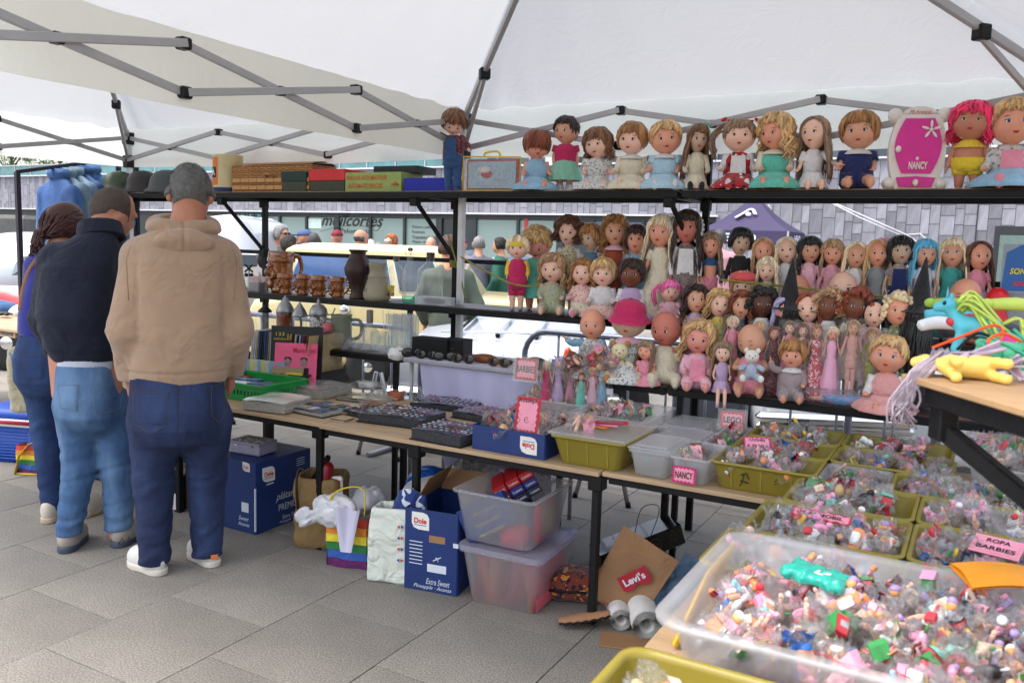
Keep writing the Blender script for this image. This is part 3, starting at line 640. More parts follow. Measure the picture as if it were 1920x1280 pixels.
A,B=greenhouse(F,L(488,575)[0],L(530,470)[0],L(845,470)[0],L(900,575)[0],.93,zz_(462),1.45,CRM)
side_win(F,A,B,.12,.38,.10,.86,mat('pinkblue_car_glass',rgb(62,92,140),.06,var=.3,vs=1.2,spec=1.),ua=.10,ub=.42); side_win(F,A,B,.47,.60,.12,.86); side_win(F,A,B,.64,.86,.12,.86)
wheel(F.T,(L(693,688)[0],-.05,.225),.225,.15); wheel(F.T,(L(985,688)[0],-.05,.225),.225,.15)
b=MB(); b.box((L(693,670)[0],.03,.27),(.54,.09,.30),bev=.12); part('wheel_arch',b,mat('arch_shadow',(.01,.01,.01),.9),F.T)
b=MB(); b.box((L(612,674)[0],-.05,zz_(674)),(.28,.16,.11),bev=.04); part('bumper',b,CHROME,F.T)
for k in range(7): b=MB(); b.box((L(657,520)[0],-.003,zz_(522+k*5)),(.075,.012,.012)); part('vent_slot',b,BPLAST,F.T)
b=MB(); b.ell((L(647,582)[0],-.01,zz_(582)),(.055,.03,.055),16,9); part('fuel_cap',b,CHROME,F.T)
b=MB(); b.ell((L(500,492)[0],-.12,zz_(492)),(.06,.03,.09),12,8); part('wing_mirror',b,BPLAST,F.T)
# white triumph roadster
WHT=paint('white',rgb(178,182,190)); D0=pz(890,652,.75); vdir=nrm(NA([pz(1000,657,.75)[0]-D0[0],pz(1000,657,.75)[1]-D0[1],0])); yw=atan2(vdir[1],vdir[0])
F=Fr('white roadster with a chrome boot rack and blue soft top cover, behind the sunglasses table','car',(D0[0],D0[1]),yw); L=F.L
zl=.75
def deck(u,v): # u across car (x), v away
 x=-.55+1.55*u; e=abs(u-.5)*2; return (x,.04+1.25*v-.06*(1-e*e)*(1-v),zl+.02+.13*v-.06*e**4-.10*(1-v)**6)
b=MB(); b.grid(deck,30,20); part('boot_lid',b,WHT,F.T)
side=[]
b=MB()
def ringc(v,zb): return [(-.55+1.55*u,.04+1.25*v-.06*(1-(abs(u-.5)*2)**2)*(1-v),zb) for u in LS(0,1,31)]
rg=[[(p_[0],p_[1]+dy,z) for p_ in ringc(0,0)] for z,dy in ((.25,.12),(.3,-.02),(.45,-.05),(.62,-.03),(.70,-.0))]; rg=[[(x,y,z-(.04 if 0 else 0)) for x,y,z in q] for q in rg]; rg.append([deck(u,0) for u in LS(0,1,31)])
b.loft(rg,0,True,False,closed=False); part('rear_panel',b,WHT,F.T)
for sx in (0,1):
 x=-.55 if sx==0 else 1.0; b=MB(); b.loft([[ (x,.12+3.2*t,z) for t in LS(0,1,12)] for z in (.25,.45,.69)]+[[(x,.04+3.2*t,min(.86,zl-.09+.14*t*2)) for t in LS(0,1,12)]],0,True,False,closed=False); part('side_panel',b,WHT,F.T)
TON=mat('blue_tonneau',rgb(66,82,112),.7,bump=.2); A_=deck(0,1);B_=deck(1,1)
b=MB(); b.box(((A_[0]+B_[0])/2+.03,A_[1]+.5,A_[2]+.01),(1.5,1.1,.07),bev=.03); part('tonneau_cover',b,TON,F.T)
for k in range(8): b=MB(); b.ell((A_[0]+.12+k*.19,A_[1]-.04,A_[2]+.015),(.012,.012,.006),8,5); part('cover_stud',b,CHROME,F.T)
for k in range(4):
 u=.24+.19*k; b=MB(); b.bar(NA(deck(u,.28))+[0,0,.045],NA(deck(u+.02,.80))+[0,0,.035],.035,.014); part('rack_slat',b,CHROME,F.T)
 for v in (.28,.8): b=MB(); b.box(NA(deck(u,v))+[0,0,.02],(.035,.04,.04),bev=.008); part('rack_foot',b,BPLAST,F.T)
b=MB(); b.tube([NA(deck(.16,.24))+[0,0,.05],NA(deck(.16,.2))+[0,0,.07],NA(deck(.5,.2))+[0,0,.075],NA(deck(.85,.2))+[0,0,.07]],.009,6); part('rack_rail',b,CHROME,F.T)
b=MB(); P_=deck(.48,.97); b.lathe([(.06,0),(.062,.03),(.05,.045),(.002,.05)],20,c=(P_[0],P_[1]-.06,P_[2]-.005)); part('filler_cap',b,CHROME,F.T)
for k,ch in enumerate('TRIUMPH'):
 u=.26+.058*k; P_=NA(deck(u,.045)); v_,f_=textmesh(ch,.05); Rr=rot(radians(50),0,0); b=MB(); b.add(v_@Rr.T+P_+[0,-.012,.012],f_); part('lettering',b,mat('grey_letters',(.2,.2,.22),.3,metal=.6,var=0),F.T)
b=MB(); b.ell((L(1065,668,0)[0],-.02,L(1065,672)[2]),(.035,.03,.085),10,8); part('tail_lamp',b,mat('orange_lens',rgb(205,70,25),.2,var=0),F.T)
wheel(F.T,(1.0,.75,.29),.29,.15); wheel(F.T,(-.55,.75,.29),.29,.15)
b=MB(); b.box((.22,-.12,.42),(1.7,.08,.09),bev=.03); part('bumper',b,CHROME,F.T)
# dark grey litter/box unit behind
P0=pz(1320,790,.0);
b=MB(); A,B=py(1258,725,1.1),py(1392,730,1.1); F=thing('equipment_case','dark grey equipment case standing behind the lowest doll shelf','case',((A[0]+B[0])/2,1.25,0))
b.box(((A[0]+B[0])/2,1.3,A[2]/2),(B[0]-A[0],.35,A[2]),bev=.02); part('shell',b,mat('dark_grey_case',rgb(62,66,76),.6,bump=.2),F,w=True)
for k in range(2): b=MB(); b.box(((A[0]+B[0])/2+(-.1 if k else .12),1.12,A[2]*.6),(.008,.01,A[2]*.7)); part('case_seam',b,BPLAST,F,w=True)
text('AW',F,(B[0]-.12,1.12,A[2]-.17),rt,up,.05,mat('faint_mark',rgb(82,86,95),.6,var=0),w=True)
# white car low right
F=Fr('white car with chrome bumper seen low between the legs of the doll shelf','car',pz(1440,800,.42),atan2(.63,1.36)); L=F.L
side_car(F,[(L(1430,770)[0],.30,.62),(L(1445,770)[0],.24,.70),(L(1600,770)[0],.2,.74),(L(1760,770)[0],.2,.74),(L(1900,770)[0],.22,.72),(L(2080,770)[0],.3,.66)],1.5,WHT)
b=MB(); b.box((L(1560,778)[0],-.07,L(1560,782)[2]),(.95,.09,.06),bev=.025); part('bumper',b,CHROME,F.T); b=MB(); b.box((L(1560,800)[0],-.06,L(1560,800)[2]),(.95,.05,.05),bev=.02); part('lower_bumper',b,CHROME,F.T)
b=MB(); b.lathe([(.002,0),(.05,.01),(.055,.02),(.04,.03),(.002,.035)],18,c=(L(1722,775)[0],-.03,L(1722,775)[2]),R=rot(pi/2,0,0)); part('lock_cap',b,CHROME,F.T)
b=MB(); b.box((L(1830,784)[0],-.01,L(1830,784)[2]),(.16,.02,.03)); part('side_lamp',b,mat('red_lens',rgb(150,20,25),.2,var=0),F.T)
b=MB(); b.box((L(1800,775)[0],-.002,.5),(.006,.006,.40)); part('door_gap',b,BPLAST,F.T)
b=MB(); b.box((L(1490,795)[0],-.11,L(1490,797)[2]),(.14,.02,.07),bev=.01); part('number_plate',b,mat('dark_plate',rgb(40,45,60),.5),F.T)
# blue car, tilted bonnet
F=Fr('blue classic car with a black grille and white number plate, right of the middle post','car',pz(915,590,.35),YAW-.35); L=F.L; BLC=paint('blue',rgb(62,86,135))
b=MB(); pr=[(-1.1,.35),(-1.05,.62),(-.6,.85),(-.1,1.25),(.1,1.28),(.35,1.2),(.8,.8),(1.0,.55),(1.0,.3)]; b.loft([[(x,y,z) for x,z in pr] for y in (0,.05,1.5,1.55)],0,True,True); part('body',b,BLC,F.T)
def slant(x0,x1,y0,y1,dy,nm,m):
 A,B,C_,D_=[NA(L(*q,dy)) for q in ((x0,y0),(x1,y0),(x1,y1),(x0,y1))]; b=MB(); V=[A,B,C_,D_]+[k+[0,.03,0] for k in (A,B,C_,D_)]; b.add(V,[(0,3,2,1),(4,5,6,7),(0,1,5,4),(1,2,6,5),(2,3,7,6),(3,0,4,7)]); return part(nm,b,m,F.T)
A=[L(898,520,-.03),L(932,518,-.03),L(950,562,-.03),L(908,565,-.03)]; b=MB(); b.add(A+[k+NA([0,.05,0]) for k in A],[(0,3,2,1),(4,5,6,7),(0,1,5,4),(1,2,6,5),(2,3,7,6),(3,0,4,7)]); g_=part('grille',b,BPLAST,F.T)
for k in range(9): t=(k+.5)/9; b=MB(); b.tube([A[0]*(1-t)+A[3]*t+NA([0,-.01,0]),A[1]*(1-t)+A[2]*t+NA([0,-.01,0])],.006,5); part('grille_bar',b,CHROME,g_)
A=[L(918,535,-.07),L(932,534,-.07),L(940,557,-.07),L(924,558,-.07)]; b=MB(); b.add(A+[k+NA([0,.02,0]) for k in A],[(0,3,2,1),(4,5,6,7),(0,1,5,4),(1,2,6,5),(2,3,7,6),(3,0,4,7)]); part('number_plate',b,mat('plate_white',rgb(200,205,195),.5),F.T)
A=[L(866,470,.0),L(892,468,.0),L(935,512,.0),L(900,516,.0)]; b=MB(); b.add([k-NA([0,.02,0]) for k in A]+[k+NA([0,.05,0]) for k in A],[(0,3,2,1),(4,5,6,7),(0,1,5,4),(1,2,6,5),(2,3,7,6),(3,0,4,7)]); part('windscreen',b,mat('pale_glass',rgb(120,135,145),.08,var=.3,spec=1),F.T)
b=MB(); b.ell(L(902,552,-.02),(.05,.04,.025),10,6); part('indicator',b,mat('orange_lens',rgb(205,70,25),.2,var=0),F.T)
for s_ in(-.75,.65): wheel(F.T,(s_,.02,.30),.30,.17)
# white van
F=Fr('white van parked behind the man in the tan hoodie, its rounded tail showing past him','van',pz(440,640,.3),YAW); L=F.L
b=MB(); pr=[(L(380,500)[0],.3),(L(380,500)[0],L(400,408)[2]),(L(430,405)[0],L(430,402)[2]),(L(465,420)[0],L(465,418)[2]),(L(482,460)[0],L(482,455)[2]),(L(498,500)[0],L(498,490)[2]),(L(505,560)[0],.3)]; b.loft([[(x,y,z) for x,z in pr] for y in (0,.06,1.6,1.66)],0,True,True); part('body',b,WHT,F.T)
b=MB(); b.box((L(455,484)[0],-.012,L(455,487)[2]),(.34,.02,.14),bev=.03); part('window',b,CGL,F.T)
for x in (430,): wheel(F.T,(L(x,600)[0],.0,.31),.31,.18)
# red and white beetle, left
F=Fr('red and white rounded vintage car at the left edge behind the clothes rail','car',pz(10,650,.25),YAW); L=F.L
RD=paint('red',rgb(196,14,34))
b=MB(); b.merge(nmb(lambda P:sm_(el_(P,(L(-30,560)[0],.8,.62),(1.35,.80,.52)),el_(P,(L(55,590)[0],.3,.5),(.42,.35,.38)),.1),(-2.6,-.2,.05),(1.4,1.7,1.3),.05)); part('body',b,RD,F.T)
b=MB(); b.merge(nmb(lambda P:el_(P,(L(-20,530)[0],.8,.95),(1.0,.68,.52)),(-2.4,-.2,.75),(1.2,1.7,1.6),.05)); part('roof',b,WHT,F.T)
A=[L(28,516,-.0),L(52,500,-.0),L(52,480,.2),L(36,492,.2)]; b=MB(); b.add([k-NA([0,.06,0]) for k in A]+[k+NA([0,.05,0]) for k in A],[(0,1,2,3),(4,7,6,5),(0,4,5,1),(1,5,6,2),(2,6,7,3),(3,7,4,0)]); part('window',b,CGL,F.T)
wheel(F.T,(L(20,640)[0],.0,.3),.3,.16)
# black open jeep
F=Fr('black open off-roader with a grey canvas cover at the far left','car',pz(-20,560,.4),YAW); L=F.L
b=MB(); x0,x1=L(-90,500)[0],L(52,500)[0]; b.box(((x0+x1)/2,.8,(L(0,540)[2]+L(0,498)[2])/2),(x1-x0,1.6,L(0,498)[2]-L(0,560)[2]),bev=.05); part('body',b,paint('black',(.012,.012,.014)),F.T)
b=MB(); b.box(((x0+x1)/2,.8,(L(0,402)[2]+L(0,460)[2])/2),(x1-x0,1.55,L(0,402)[2]-L(0,460)[2]),bev=.06); part('canvas',b,mat('grey_canvas',rgb(96,96,94),.9,var=.15,bump=.5,bs=12),F.T)
for x in (-40,8,42): b=MB(); b.bar(L(x,500,.0),L(x+4,458,.0),.05,.05); part('hood_frame',b,BPLAST,F.T)
b=MB(); c=L(32,484,.05); b.tube([c+NA([.16*cos(a),0,.16*sin(a)]) for a in LS(0,6.3,18)],.014,5); part('steering_wheel',b,BPLAST,F.T)
wheel(F.T,(L(10,560)[0],-.02,.38),.38,.22)
# crowd barriers
GAL=mat('galvanised_tube',rgb(140,146,160),.35,metal=.5,var=.1)
def barrier(lab,a,b_,zt_=.98,nb=9,bars=True):
 a=NA(a,float);b_=NA(b_,float); T=thing('crowd_barrier',lab,'barrier',(a+b_)/2*[1,1,0],group='galvanised crowd barriers'); e=nrm(b_-a); r_=.16
 P=lambda s,z:a+e*s+NA([0,0,z]); Lg=np.linalg.norm(b_-a)
 pts=[P(0,.18),P(0,zt_-r_)]+[P(r_-r_*cos(t),zt_-r_+r_*sin(t)) for t in LS(.2,1.5,5)]+[P(Lg-r_+r_*sin(t),zt_-r_+r_*cos(t)) for t in LS(.05,1.4,5)]+[P(Lg,zt_-r_),P(Lg,.18)]
 q=MB(); q.tube(pts,.02,8); part('frame',q,GAL,T,w=True); q=MB(); q.tube([P(0,.2),P(Lg,.2)],.015,6); part('bottom_rail',q,GAL,T,w=True)
 for k in range(1,nb): q=MB(); q.tube([P(Lg*k/nb,.2),P(Lg*k/nb,zt_)],.008,6); part('upright',q,GAL,T,w=True)
 for s in (.25,Lg-.25): q=MB(); nn=NA([-e[1],e[0],0]); q.bar(P(s,.02)-nn*.25,P(s,.02)+nn*.25,.05,.02); q.bar(P(s,.02),P(s,.2),.03,.03); part('foot',q,GAL,T,w=True)
A=pz(478,628,1.0)
def by(px,y,Y): return py(px,y,Y)
Yb=.52
barrier('galvanised crowd barrier behind the shelf of beer mugs',[by(365,630,Yb)[0],Yb,0],[by(790,610,Yb)[0],Yb,0],by(600,600,Yb)[2]); barrier('galvanised crowd barrier behind the sunglasses table and baby dolls',[by(985,630,Yb)[0],Yb,0],[by(985,630,Yb)[0]+2.4,Yb,0],by(1100,628,Yb)[2],nb=10); barrier('galvanised crowd barrier whose uprights show below the right doll shelf',[by(1400,700,Yb)[0]+.55,Yb+.02,0],[by(1400,700,Yb)[0]+3.0,Yb+.02,0],.86,nb=11)
barrier('galvanised crowd barrier in front of the red car',[by(-160,540,1.6)[0],1.6,0],[by(70,540,1.6)[0],1.6,0],by(30,535,1.6)[2],nb=10)
# purple HEAD canopy
YH=19.; T=thing('purple_canopy','purple pop-up canopy lettered HEAD in front of the stone wall','tent',(py(1400,450,YH)[0],YH,0)); PUR=mat('purple_fabric',rgb(58,50,80),.8,var=.08,vs=1.,bump=.2,bs=4)
xl,xr=py(1310,433,YH)[0],py(1478,433,YH)[0]; ze=py(1400,432,YH)[2]; wd=xr-xl; ap=py(1402,364,YH+wd/2); E4=[NA([xl,YH,ze]),NA([xr,YH,ze]),NA([xr,YH+wd,ze]),NA([xl,YH+wd,ze])]
for k in range(4):
 a,b_=E4[k],E4[(k+1)%4]; q=MB(); q.grid(lambda u,v:tuple((a*(1-u)+b_*u)*(1-v)+NA([xl+wd/2,YH+wd/2,ap[2]])*v-NA([0,0,.12*sin(pi*v)])),10,8); part('roof_panel',q,PUR,T,w=True)
 q=MB(); q.grid(lambda u,v:tuple(a*(1-u)+b_*u-NA([0,0,.36*v])),10,2); part('valance',q,PUR,T,w=True); q=MB(); q.box((a[0],a[1],a[2]/2),(.05,.05,a[2])); part('leg',q,ALU,T,w=True)
WL=mat('white_lettering',rgb(225,225,235),.6,var=0)
text('HEAD',T,(xl+wd*.40,YH-.02,ze-.19),rt,up,.22,WL,width=wd*.52,bold=.03); text('HEAD',T,(xr+.02,YH+wd*.5,ze-.19),(0,1,0),up,.2,WL,width=wd*.35,bold=.03)
q=MB(); pt=lambda u,v:(E4[0]*(1-u)+E4[1]*u)*(1-v)+NA([xl+wd/2,YH+wd/2,ap[2]])*v-NA([0,0,.12*sin(pi*v)])+NA([0,-.06,.05])
q.tube(spl([pt(.28,.40),pt(.36,.52),pt(.48,.62),pt(.60,.62),pt(.66,.5)],5),.07,6,flat=.3); q.ell(pt(.50,.50),(.09,.03,.06),8,6); part('logo',q,WL,T,w=True)
# people across the plaza
def passer(lab,px,ytop,d,face,jc,hair='grey',cap=None,glasses=None,trous=(.05,.05,.07),skinc=(190,135,110),beard=None,bald=False,female=False,lean=0,name='person'):
 A=pd(px,ytop,d); g=A*[1,1,0]; vy=atan2(-(A[0]-CP[0]),A[1]-CP[1]) # yaw so local +y is away
 yaw=vy+{'away':0,'left':pi/2-.25,'right':-pi/2+.25,'front':pi,'fleft':pi*.75,'fright':-pi*.75}[face]
 H=A[2]; T=thing(name,lab,'person',g,yaw); s=H/1.74; hc=NA([0,.03*s,H-.12*s]); hd=head_sdf(hc,s)
 sh=H-.33*s; sw=(.17 if female else .205)*s
 def body(P):
  f=hd(P); f=sm_(f,cap_(P,hc+[0,-.02,-.06],(0,-.02,sh),.055*s,.07*s),.03); f=sm_(f,prof_(P,[.85*s,1.1*s,1.35*s,sh+.02],[0]*4,[0]*4,[.12*s,.11*s,.13*s,.07*s],[.07*s]*4),.05)
  for k in(-1,1): f=sm_(f,chain(P,[(k*(sw-.04),0,sh-.06),(k*(sw+.04),0,sh-.30*s),(k*(sw+.0),.12*s,sh-.50*s)],[.04*s,.035*s,.03*s]),.02); f=sm_(f,chain(P,[(k*.09*s,0,.85*s),(k*.10*s,0,.45*s),(k*.10*s,0,.06)],[.075*s,.055*s,.04*s]),.03)
  for k in(-1,1): f=np.minimum(f,el_(P,(k*(sw),.15*s,sh-.56*s),(.025,.035,.05)))
  return f
 part('body',nmb(body,(-.36*s,-.22,.0),(.36*s,.30,H+.02),.02),mat('skin_far_%d'%skinc[0],rgb(*skinc),.6,var=.05),T)
 def jack(P):
  f=prof_(P,[.80*s,.95*s,1.15*s,1.35*s,sh+.0,sh+.06*s],[0]*6,[0]*6,[.175*s,.18*s,.17*s,.20*s,.17*s,.07*s],[.13*s,.13*s,.13*s,.13*s,.10*s,.07*s])
  for k in(-1,1): f=sm_(f,chain(P,[(k*(sw-.03),0,sh-.05),(k*(sw+.055),0,sh-.30*s),(k*(sw+.0),.12*s,sh-.48*s)],[.075*s,.068*s,.05*s]),.03)
  return f+.006*wob(P,13,int(px))
 part('jacket',nmb(jack,(-.42*s,-.22,.7*s),(.42*s,.30,H-.12*s),.02),mat('jacket_%d'%int(px),rgb(*jc),.85,var=.12,vs=6),T)
 def tr(P):
  f=None
  for k in(-1,1): c=chain(P,[(k*.085*s,0,.85*s),(k*.10*s,0,.45*s),(k*.10*s,0,.10)],[.105*s,.08*s,.07*s]); f=c if f is None else sm_(f,c,.03)
  return np.maximum(f,.06-P[...,2])
 part('trousers',nmb(tr,(-.28*s,-.2,.03),(.28*s,.2,1.0*s),.025),mat('trousers_%d'%int(px),trous,.85),T)
 for k in(-1,1): b=MB(); b.ell((k*.10*s,.05,.045),(.05,.13,.045),10,6); part('shoe',b,mat('dark_shoe',(.02,.02,.02),.6),T)
 hcol={'grey':rgb(120,118,116),'dark':rgb(28,22,20),'dgrey':rgb(70,68,68),'white':rgb(215,212,208),'ginger':rgb(150,84,48),'brown':rgb(70,50,38)}[hair]
 if not bald and not cap:
  def hr(P):
   f=hd(P)-(.022 if female or hair=='ginger' else .012)*s+.006*wob(P,45,int(px)); q=(P-hc)/s; return np.maximum(f,np.maximum(q[...,1]-.045-.35*q[...,2],-(q[...,2]+(.09 if female else .06))))
  part('hair',nmb(hr,hc-.16*s,hc+.16*s,.012),mat('hair_far_'+hair,hcol,.7,var=.25,vs=40,bump=.6,bs=60),T)
 if bald:
  def hr(P):
   f=hd(P)-.006*s; q=(P-hc)/s; return np.maximum(f,np.maximum(np.maximum(q[...,1]-.02,q[...,2]-.02),-(q[...,2]+.06)))
  part('hair',nmb(hr,hc-.16*s,hc+.16*s,.012),mat('hair_far_'+hair,hcol,.7,var=.25),T)
 if beard: part('beard',nmb(lambda P:np.maximum(np.maximum(hd(P)-.008*s,((P-hc)/s)[...,2]+.045),-((P-hc)/s)[...,1]+.02),hc-.16*s,hc+.16*s,.012),mat('beard_grey',rgb(150,140,135),.9),T)
 if cap:
  part('cap',nmb(lambda P:np.minimum(np.maximum(el_(P,hc+NA([0,-.01,.03])*s,NA([.092,.115,.095])*s),hc[2]+.035*s-P[...,2]),el_(P,hc+NA([0,.13,.04])*s,NA([.065,.07,.012])*s)),hc-.26*s,hc+.26*s,.012),mat('cap_%d'%int(px),rgb(*cap),.8),T)
 if glasses:
  b=MB()
  for k in(-1,1): b.ell(hc+NA([k*.033,.098,.012])*s,NA([.027,.012,.019])*s,10,6); b.tube([hc+NA([k*.055,.09,.015])*s,hc+NA([k*.08,.0,.012])*s],.004,4)
  part('sunglasses',b,mat('glasses_%s'%glasses,(.01,.01,.01) if glasses=='dark' else (.75,.75,.75),.2),T)
 return T
passer('grey haired man in sunglasses and an olive jacket across the plaza',525,422,10.2,'fright',(92,98,84),glasses='dark')
passer('woman with dark curls and sunglasses in front of the olive jacket',540,443,9.4,'right',(150,150,175),hair='dark',glasses='dark',female=True)
passer('white bearded man in a blue cap looking left',574,430,11.,'left',(40,42,50),hair='white',cap=(70,90,130),beard=True)
passer('dark grey haired man in an orange red jacket with his back turned',589,437,10.6,'away',(200,62,38),hair='dgrey')
passer('man in a maroon cap and blue jacket seen from behind',632,431,11.5,'away',(52,68,105),cap=(120,24,42))
passer('balding man in a blue jacket facing right',674,430,11.2,'right',(48,76,122),hair='dgrey',bald=True,trous=rgb(80,80,90))
passer('white haired person low behind the cream car roof',694,450,13.5,'away',(150,110,110),hair='white',female=True)
passer('fair haired person low behind the cream car roof',710,456,14.,'away',(170,150,130),hair='grey',female=True)
passer('woman with ginger curls and white rimmed sunglasses looking left',736,439,13.,'fleft',(190,190,192),hair='ginger',glasses='white',female=True)
passer('bald man with a grey beard in a dark purple jacket',808,444,12.5,'front',(60,52,74),bald=True,beard=True,skinc=(200,140,115))
passer('man in a maroon cap and beige jacket seen from behind, right of the middle post',867,446,13.,'away',(150,138,112),cap=(125,28,48))
passer('grey haired man in a grey hooded top seen from behind',898,443,11.5,'away',(98,98,112),hair='grey')
passer('dark haired man in a green and white jacket looking left',940,445,11.5,'left',(34,84,70),hair='dark',trous=rgb(120,140,170))
passer('man in a dark olive coat and pale trousers behind the middle post',842,441,6.9,'away',(84,92,80),hair='brown',trous=rgb(190,178,155))
passer('short haired man in pink in front of the purple canopy',1350,430,12.,'away',(190,140,150),hair='dgrey')
passer('curly haired person beneath the corner of the purple canopy',1505,446,13.,'away',(90,90,95),hair='dgrey')
passer('person glimpsed between the vintage dolls and the shop window',1130,455,13.,'away',(185,185,195),hair='dark')
# clothes rail with denim jackets
RT=mat('dark_purple_tube',rgb(45,38,52),.5,metal=.3); yr=.35
p0=py(32,322,-.9);
T=thing('clothes_rail','tall dark clothes rail behind the woman, hung with denim jackets','clothes rail',(p0[0],p0[1],0))
p1=py(222,297,.2); q=MB(); q.bar(p0,p1,.025,.025); part('top_bar',q,RT,T,w=True); q=MB(); q.box((p0[0],p0[1],p0[2]/2),(.028,.028,p0[2])); part('upright',q,RT,T,w=True); q=MB(); q.box((p1[0],p1[1],p1[2]/2),(.028,.028,p1[2])); part('upright',q,RT,T,w=True)
DJ=[denim('jacket_denim_%d'%k,c,f) for k,(c,f) in enumerate(((rgb(54,88,142),rgb(84,120,170)),(rgb(100,128,148),rgb(135,160,172)),(rgb(46,74,122),rgb(72,104,152)),(rgb(68,106,160),rgb(104,142,186))))]
rd=nrm(p1-p0); rd[2]=0; rd=nrm(rd); labs=['dark blue denim jacket at the left end of the rail','pale washed denim shirt on the rail behind the woman','mid blue denim jacket in the middle of the rail','light blue denim jacket with a yoke seam facing the camera','faded denim jacket second from the left on the rail']
for k,(s_,mi,ax) in enumerate(((.36,0,.5),(.50,1,.4),(.57,2,.4),(.66,3,1.25),(.43,1,.45))):
 c=p0+(p1-p0)*s_; T2=thing('denim_jacket',labs[k],'jacket',(c[0],c[1],c[2]-.72),atan2(rd[1],rd[0])+pi/2-ax+.0 if k!=3 else YAW+.25,'denim jackets on the clothes rail')
 z=.68
 def jf(P,k=k):
  f=prof_(P,[0,.1,.35,.52,.60,.66],[0]*6,[0]*6,[.19,.20,.21,.20,.15,.05],[.05,.055,.06,.06,.045,.03],2.4)
  for s__ in(-1,1): f=sm_(f,chain(P,[(s__*.19,0,.53),(s__*.27,-.02,.28),(s__*.27,-.04,.02)],[.055,.05,.045]),.03)
  return f+.006*wob(P*[1,1,.5],14,k)
 part('cloth',nmb(jf,(-.34,-.16,-.05),(.34,.14,.70),.0125),DJ[mi],T2)
 q=MB(); q.lathe([(.075,.63),(.095,.66),(.085,.70),(.07,.69)],18,sy=.75,cap=False); part('collar',q,DJ[mi],T2)
 q=MB(); q.box((0,-.078,.44),(.36,.004,.006)); part('yoke_seam',q,DJ[1],T2)
 q=MB(); q.tube([(0,0,.66),(0,0,.735),(.02,0,.755),(.0,0,.775),(-.02,0,.755)],.0035,5); part('hanger_hook',q,WHITEP,T2)
# stall furniture
WOOD=mat('pale_plywood',(.42,.29,.17),.6,var=.18,vs=3,stretch=(1,8,8),bump=.15,bs=60)
DWOOD=mat('dark_shelf_board',(.045,.022,.016),.35,var=.3,vs=4,stretch=(1,9,9),bump=.2,bs=40)
EDGE=mat('board_edge',(.30,.19,.10),.7,var=.3,vs=20)
def board(parent,x0,x1,y0,y1,z,t,m,name='shelf_board',edge=None):
 b=MB(); b.box(((x0+x1)/2,(y0+y1)/2,z-t/2),(x1-x0,y1-y0,t),0,bev=.002); o=part(name,b,m,parent,w=True)
 if edge:
  b=MB(); b.box(((x0+x1)/2,y0-.0015,z-t/2),(x1-x0-.004,.003,t-.003)); part('board_edge',b,edge,parent,w=True)
 return o
def post(parent,x,y,z0,z1,w=.03,name='post',m=None):
 b=MB(); b.box((x,y,(z0+z1)/2),(w,w,z1-z0),0,bev=.003); return part(name,b,m or BLACK,parent,w=True)
def clampb(parent,x,y,z,w=.05,h=.055): b=MB(); b.box((x,y,z),(w,w,h),0,bev=.004); return part('bracket',b,BLACK,parent,w=True)
def rail(parent,a,b_,w=.022,h=.03,name='rail'): b=MB(); b.bar(a,b_,w,h); return part(name,b,BLACK,parent,w=True)
ZT=.63
def table(label,x0,x1,y0,y1,z,legx,m=WOOD,legy=None,group='low market tables'):
 T=thing('market_table',label,'table',((x0+x1)/2,(y0+y1)/2,0),group=group)
 board(T,x0,x1,y0,y1,z,.018,m,'table_top')
 for x in legx:
  for y in (legy or (y0+.04,y1-.04)):
   post(T,x,y,0,z-.018,.032,'leg'); clampb(T,x,y,z-.05,.06,.06)
   b=MB(); b.box((x,y,.004),(.036,.036,.008)); part('foot_pad',b,BPLAST,T,w=True)
  rail(T,(x,y0+.04,z-.045),(x,y1-.04,z-.045),.02,.03,'cross_bar')
 rail(T,(x0+.02,y0+.03,z-.034),(x1-.02,y0+.03,z-.034),.02,.03,'edge_bar'); return T
table('low plywood market table with records and coin albums, beside the three shoppers',-2.3,.06,-1.27,-.52,ZT,(-2.2,-.98,.02))
table('low plywood market table under the boxes of bagged dolls in the middle',.065,1.49,-1.29,-.36,ZT,(.60,1.47),legy=(-1.25,-.40))
table('low plywood market table under the olive trays at the right',1.495,3.9,-1.27,-.42,ZT,(3.8,),legy=(-1.22,-.40))
table('low plywood table nearest the camera under the big clear tub',2.14,4.4,-3.35,-1.28,ZT,(2.75,4.3),legy=(-2.6,-1.4))
R1=thing('display_rack','black steel display rack with stepped shelves left of the middle bracket, holding helmets and jugs','rack',(-.8,0,0))
R2=thing('display_rack','black steel display rack with stepped shelves at the right, full of standing fashion dolls','rack',(2.6,0,0))
z2,z1,z0=1.785,1.13,.85
def shelfrow(R,x0,x1,y0,y1,z,m=DWOOD,xs=()):
 board(R,x0,x1,y0+.012,y1,z,.014,m,'shelf_board'); rail(R,(x0,y0+.006,z-.022),(x1,y0+.006,z-.022),.022,.034,'front_rail'); rail(R,(x0,y1,z-.03),(x1,y1,z-.03),.022,.03,'back_rail')
 for x in xs: rail(R,(x,y0+.01,z-.03),(x,y1,z-.03),.022,.028,'cross_bar')
shelfrow(R1,-3.3,1.405,-.25,.12,z2,EDGE,(-3.28,-1.66,-.065,1.39)); shelfrow(R1,-1.75,1.42,-.22,.12,z1,DWOOD,(-1.7,-.065,1.39)); shelfrow(R1,-1.75,-.12,-.45,-.1,z0,DWOOD,(-1.7,-.14)); shelfrow(R1,.85,1.46,-.45,-.1,z0,DWOOD,(.87,1.44))
shelfrow(R2,1.425,4.2,-.25,.12,z2,EDGE,(1.44,2.9)); shelfrow(R2,1.44,4.2,-.2,.12,z1,DWOOD,(1.46,2.9)); shelfrow(R2,1.475,4.2,-.45,-.1,z0,DWOOD,(1.5,2.9))
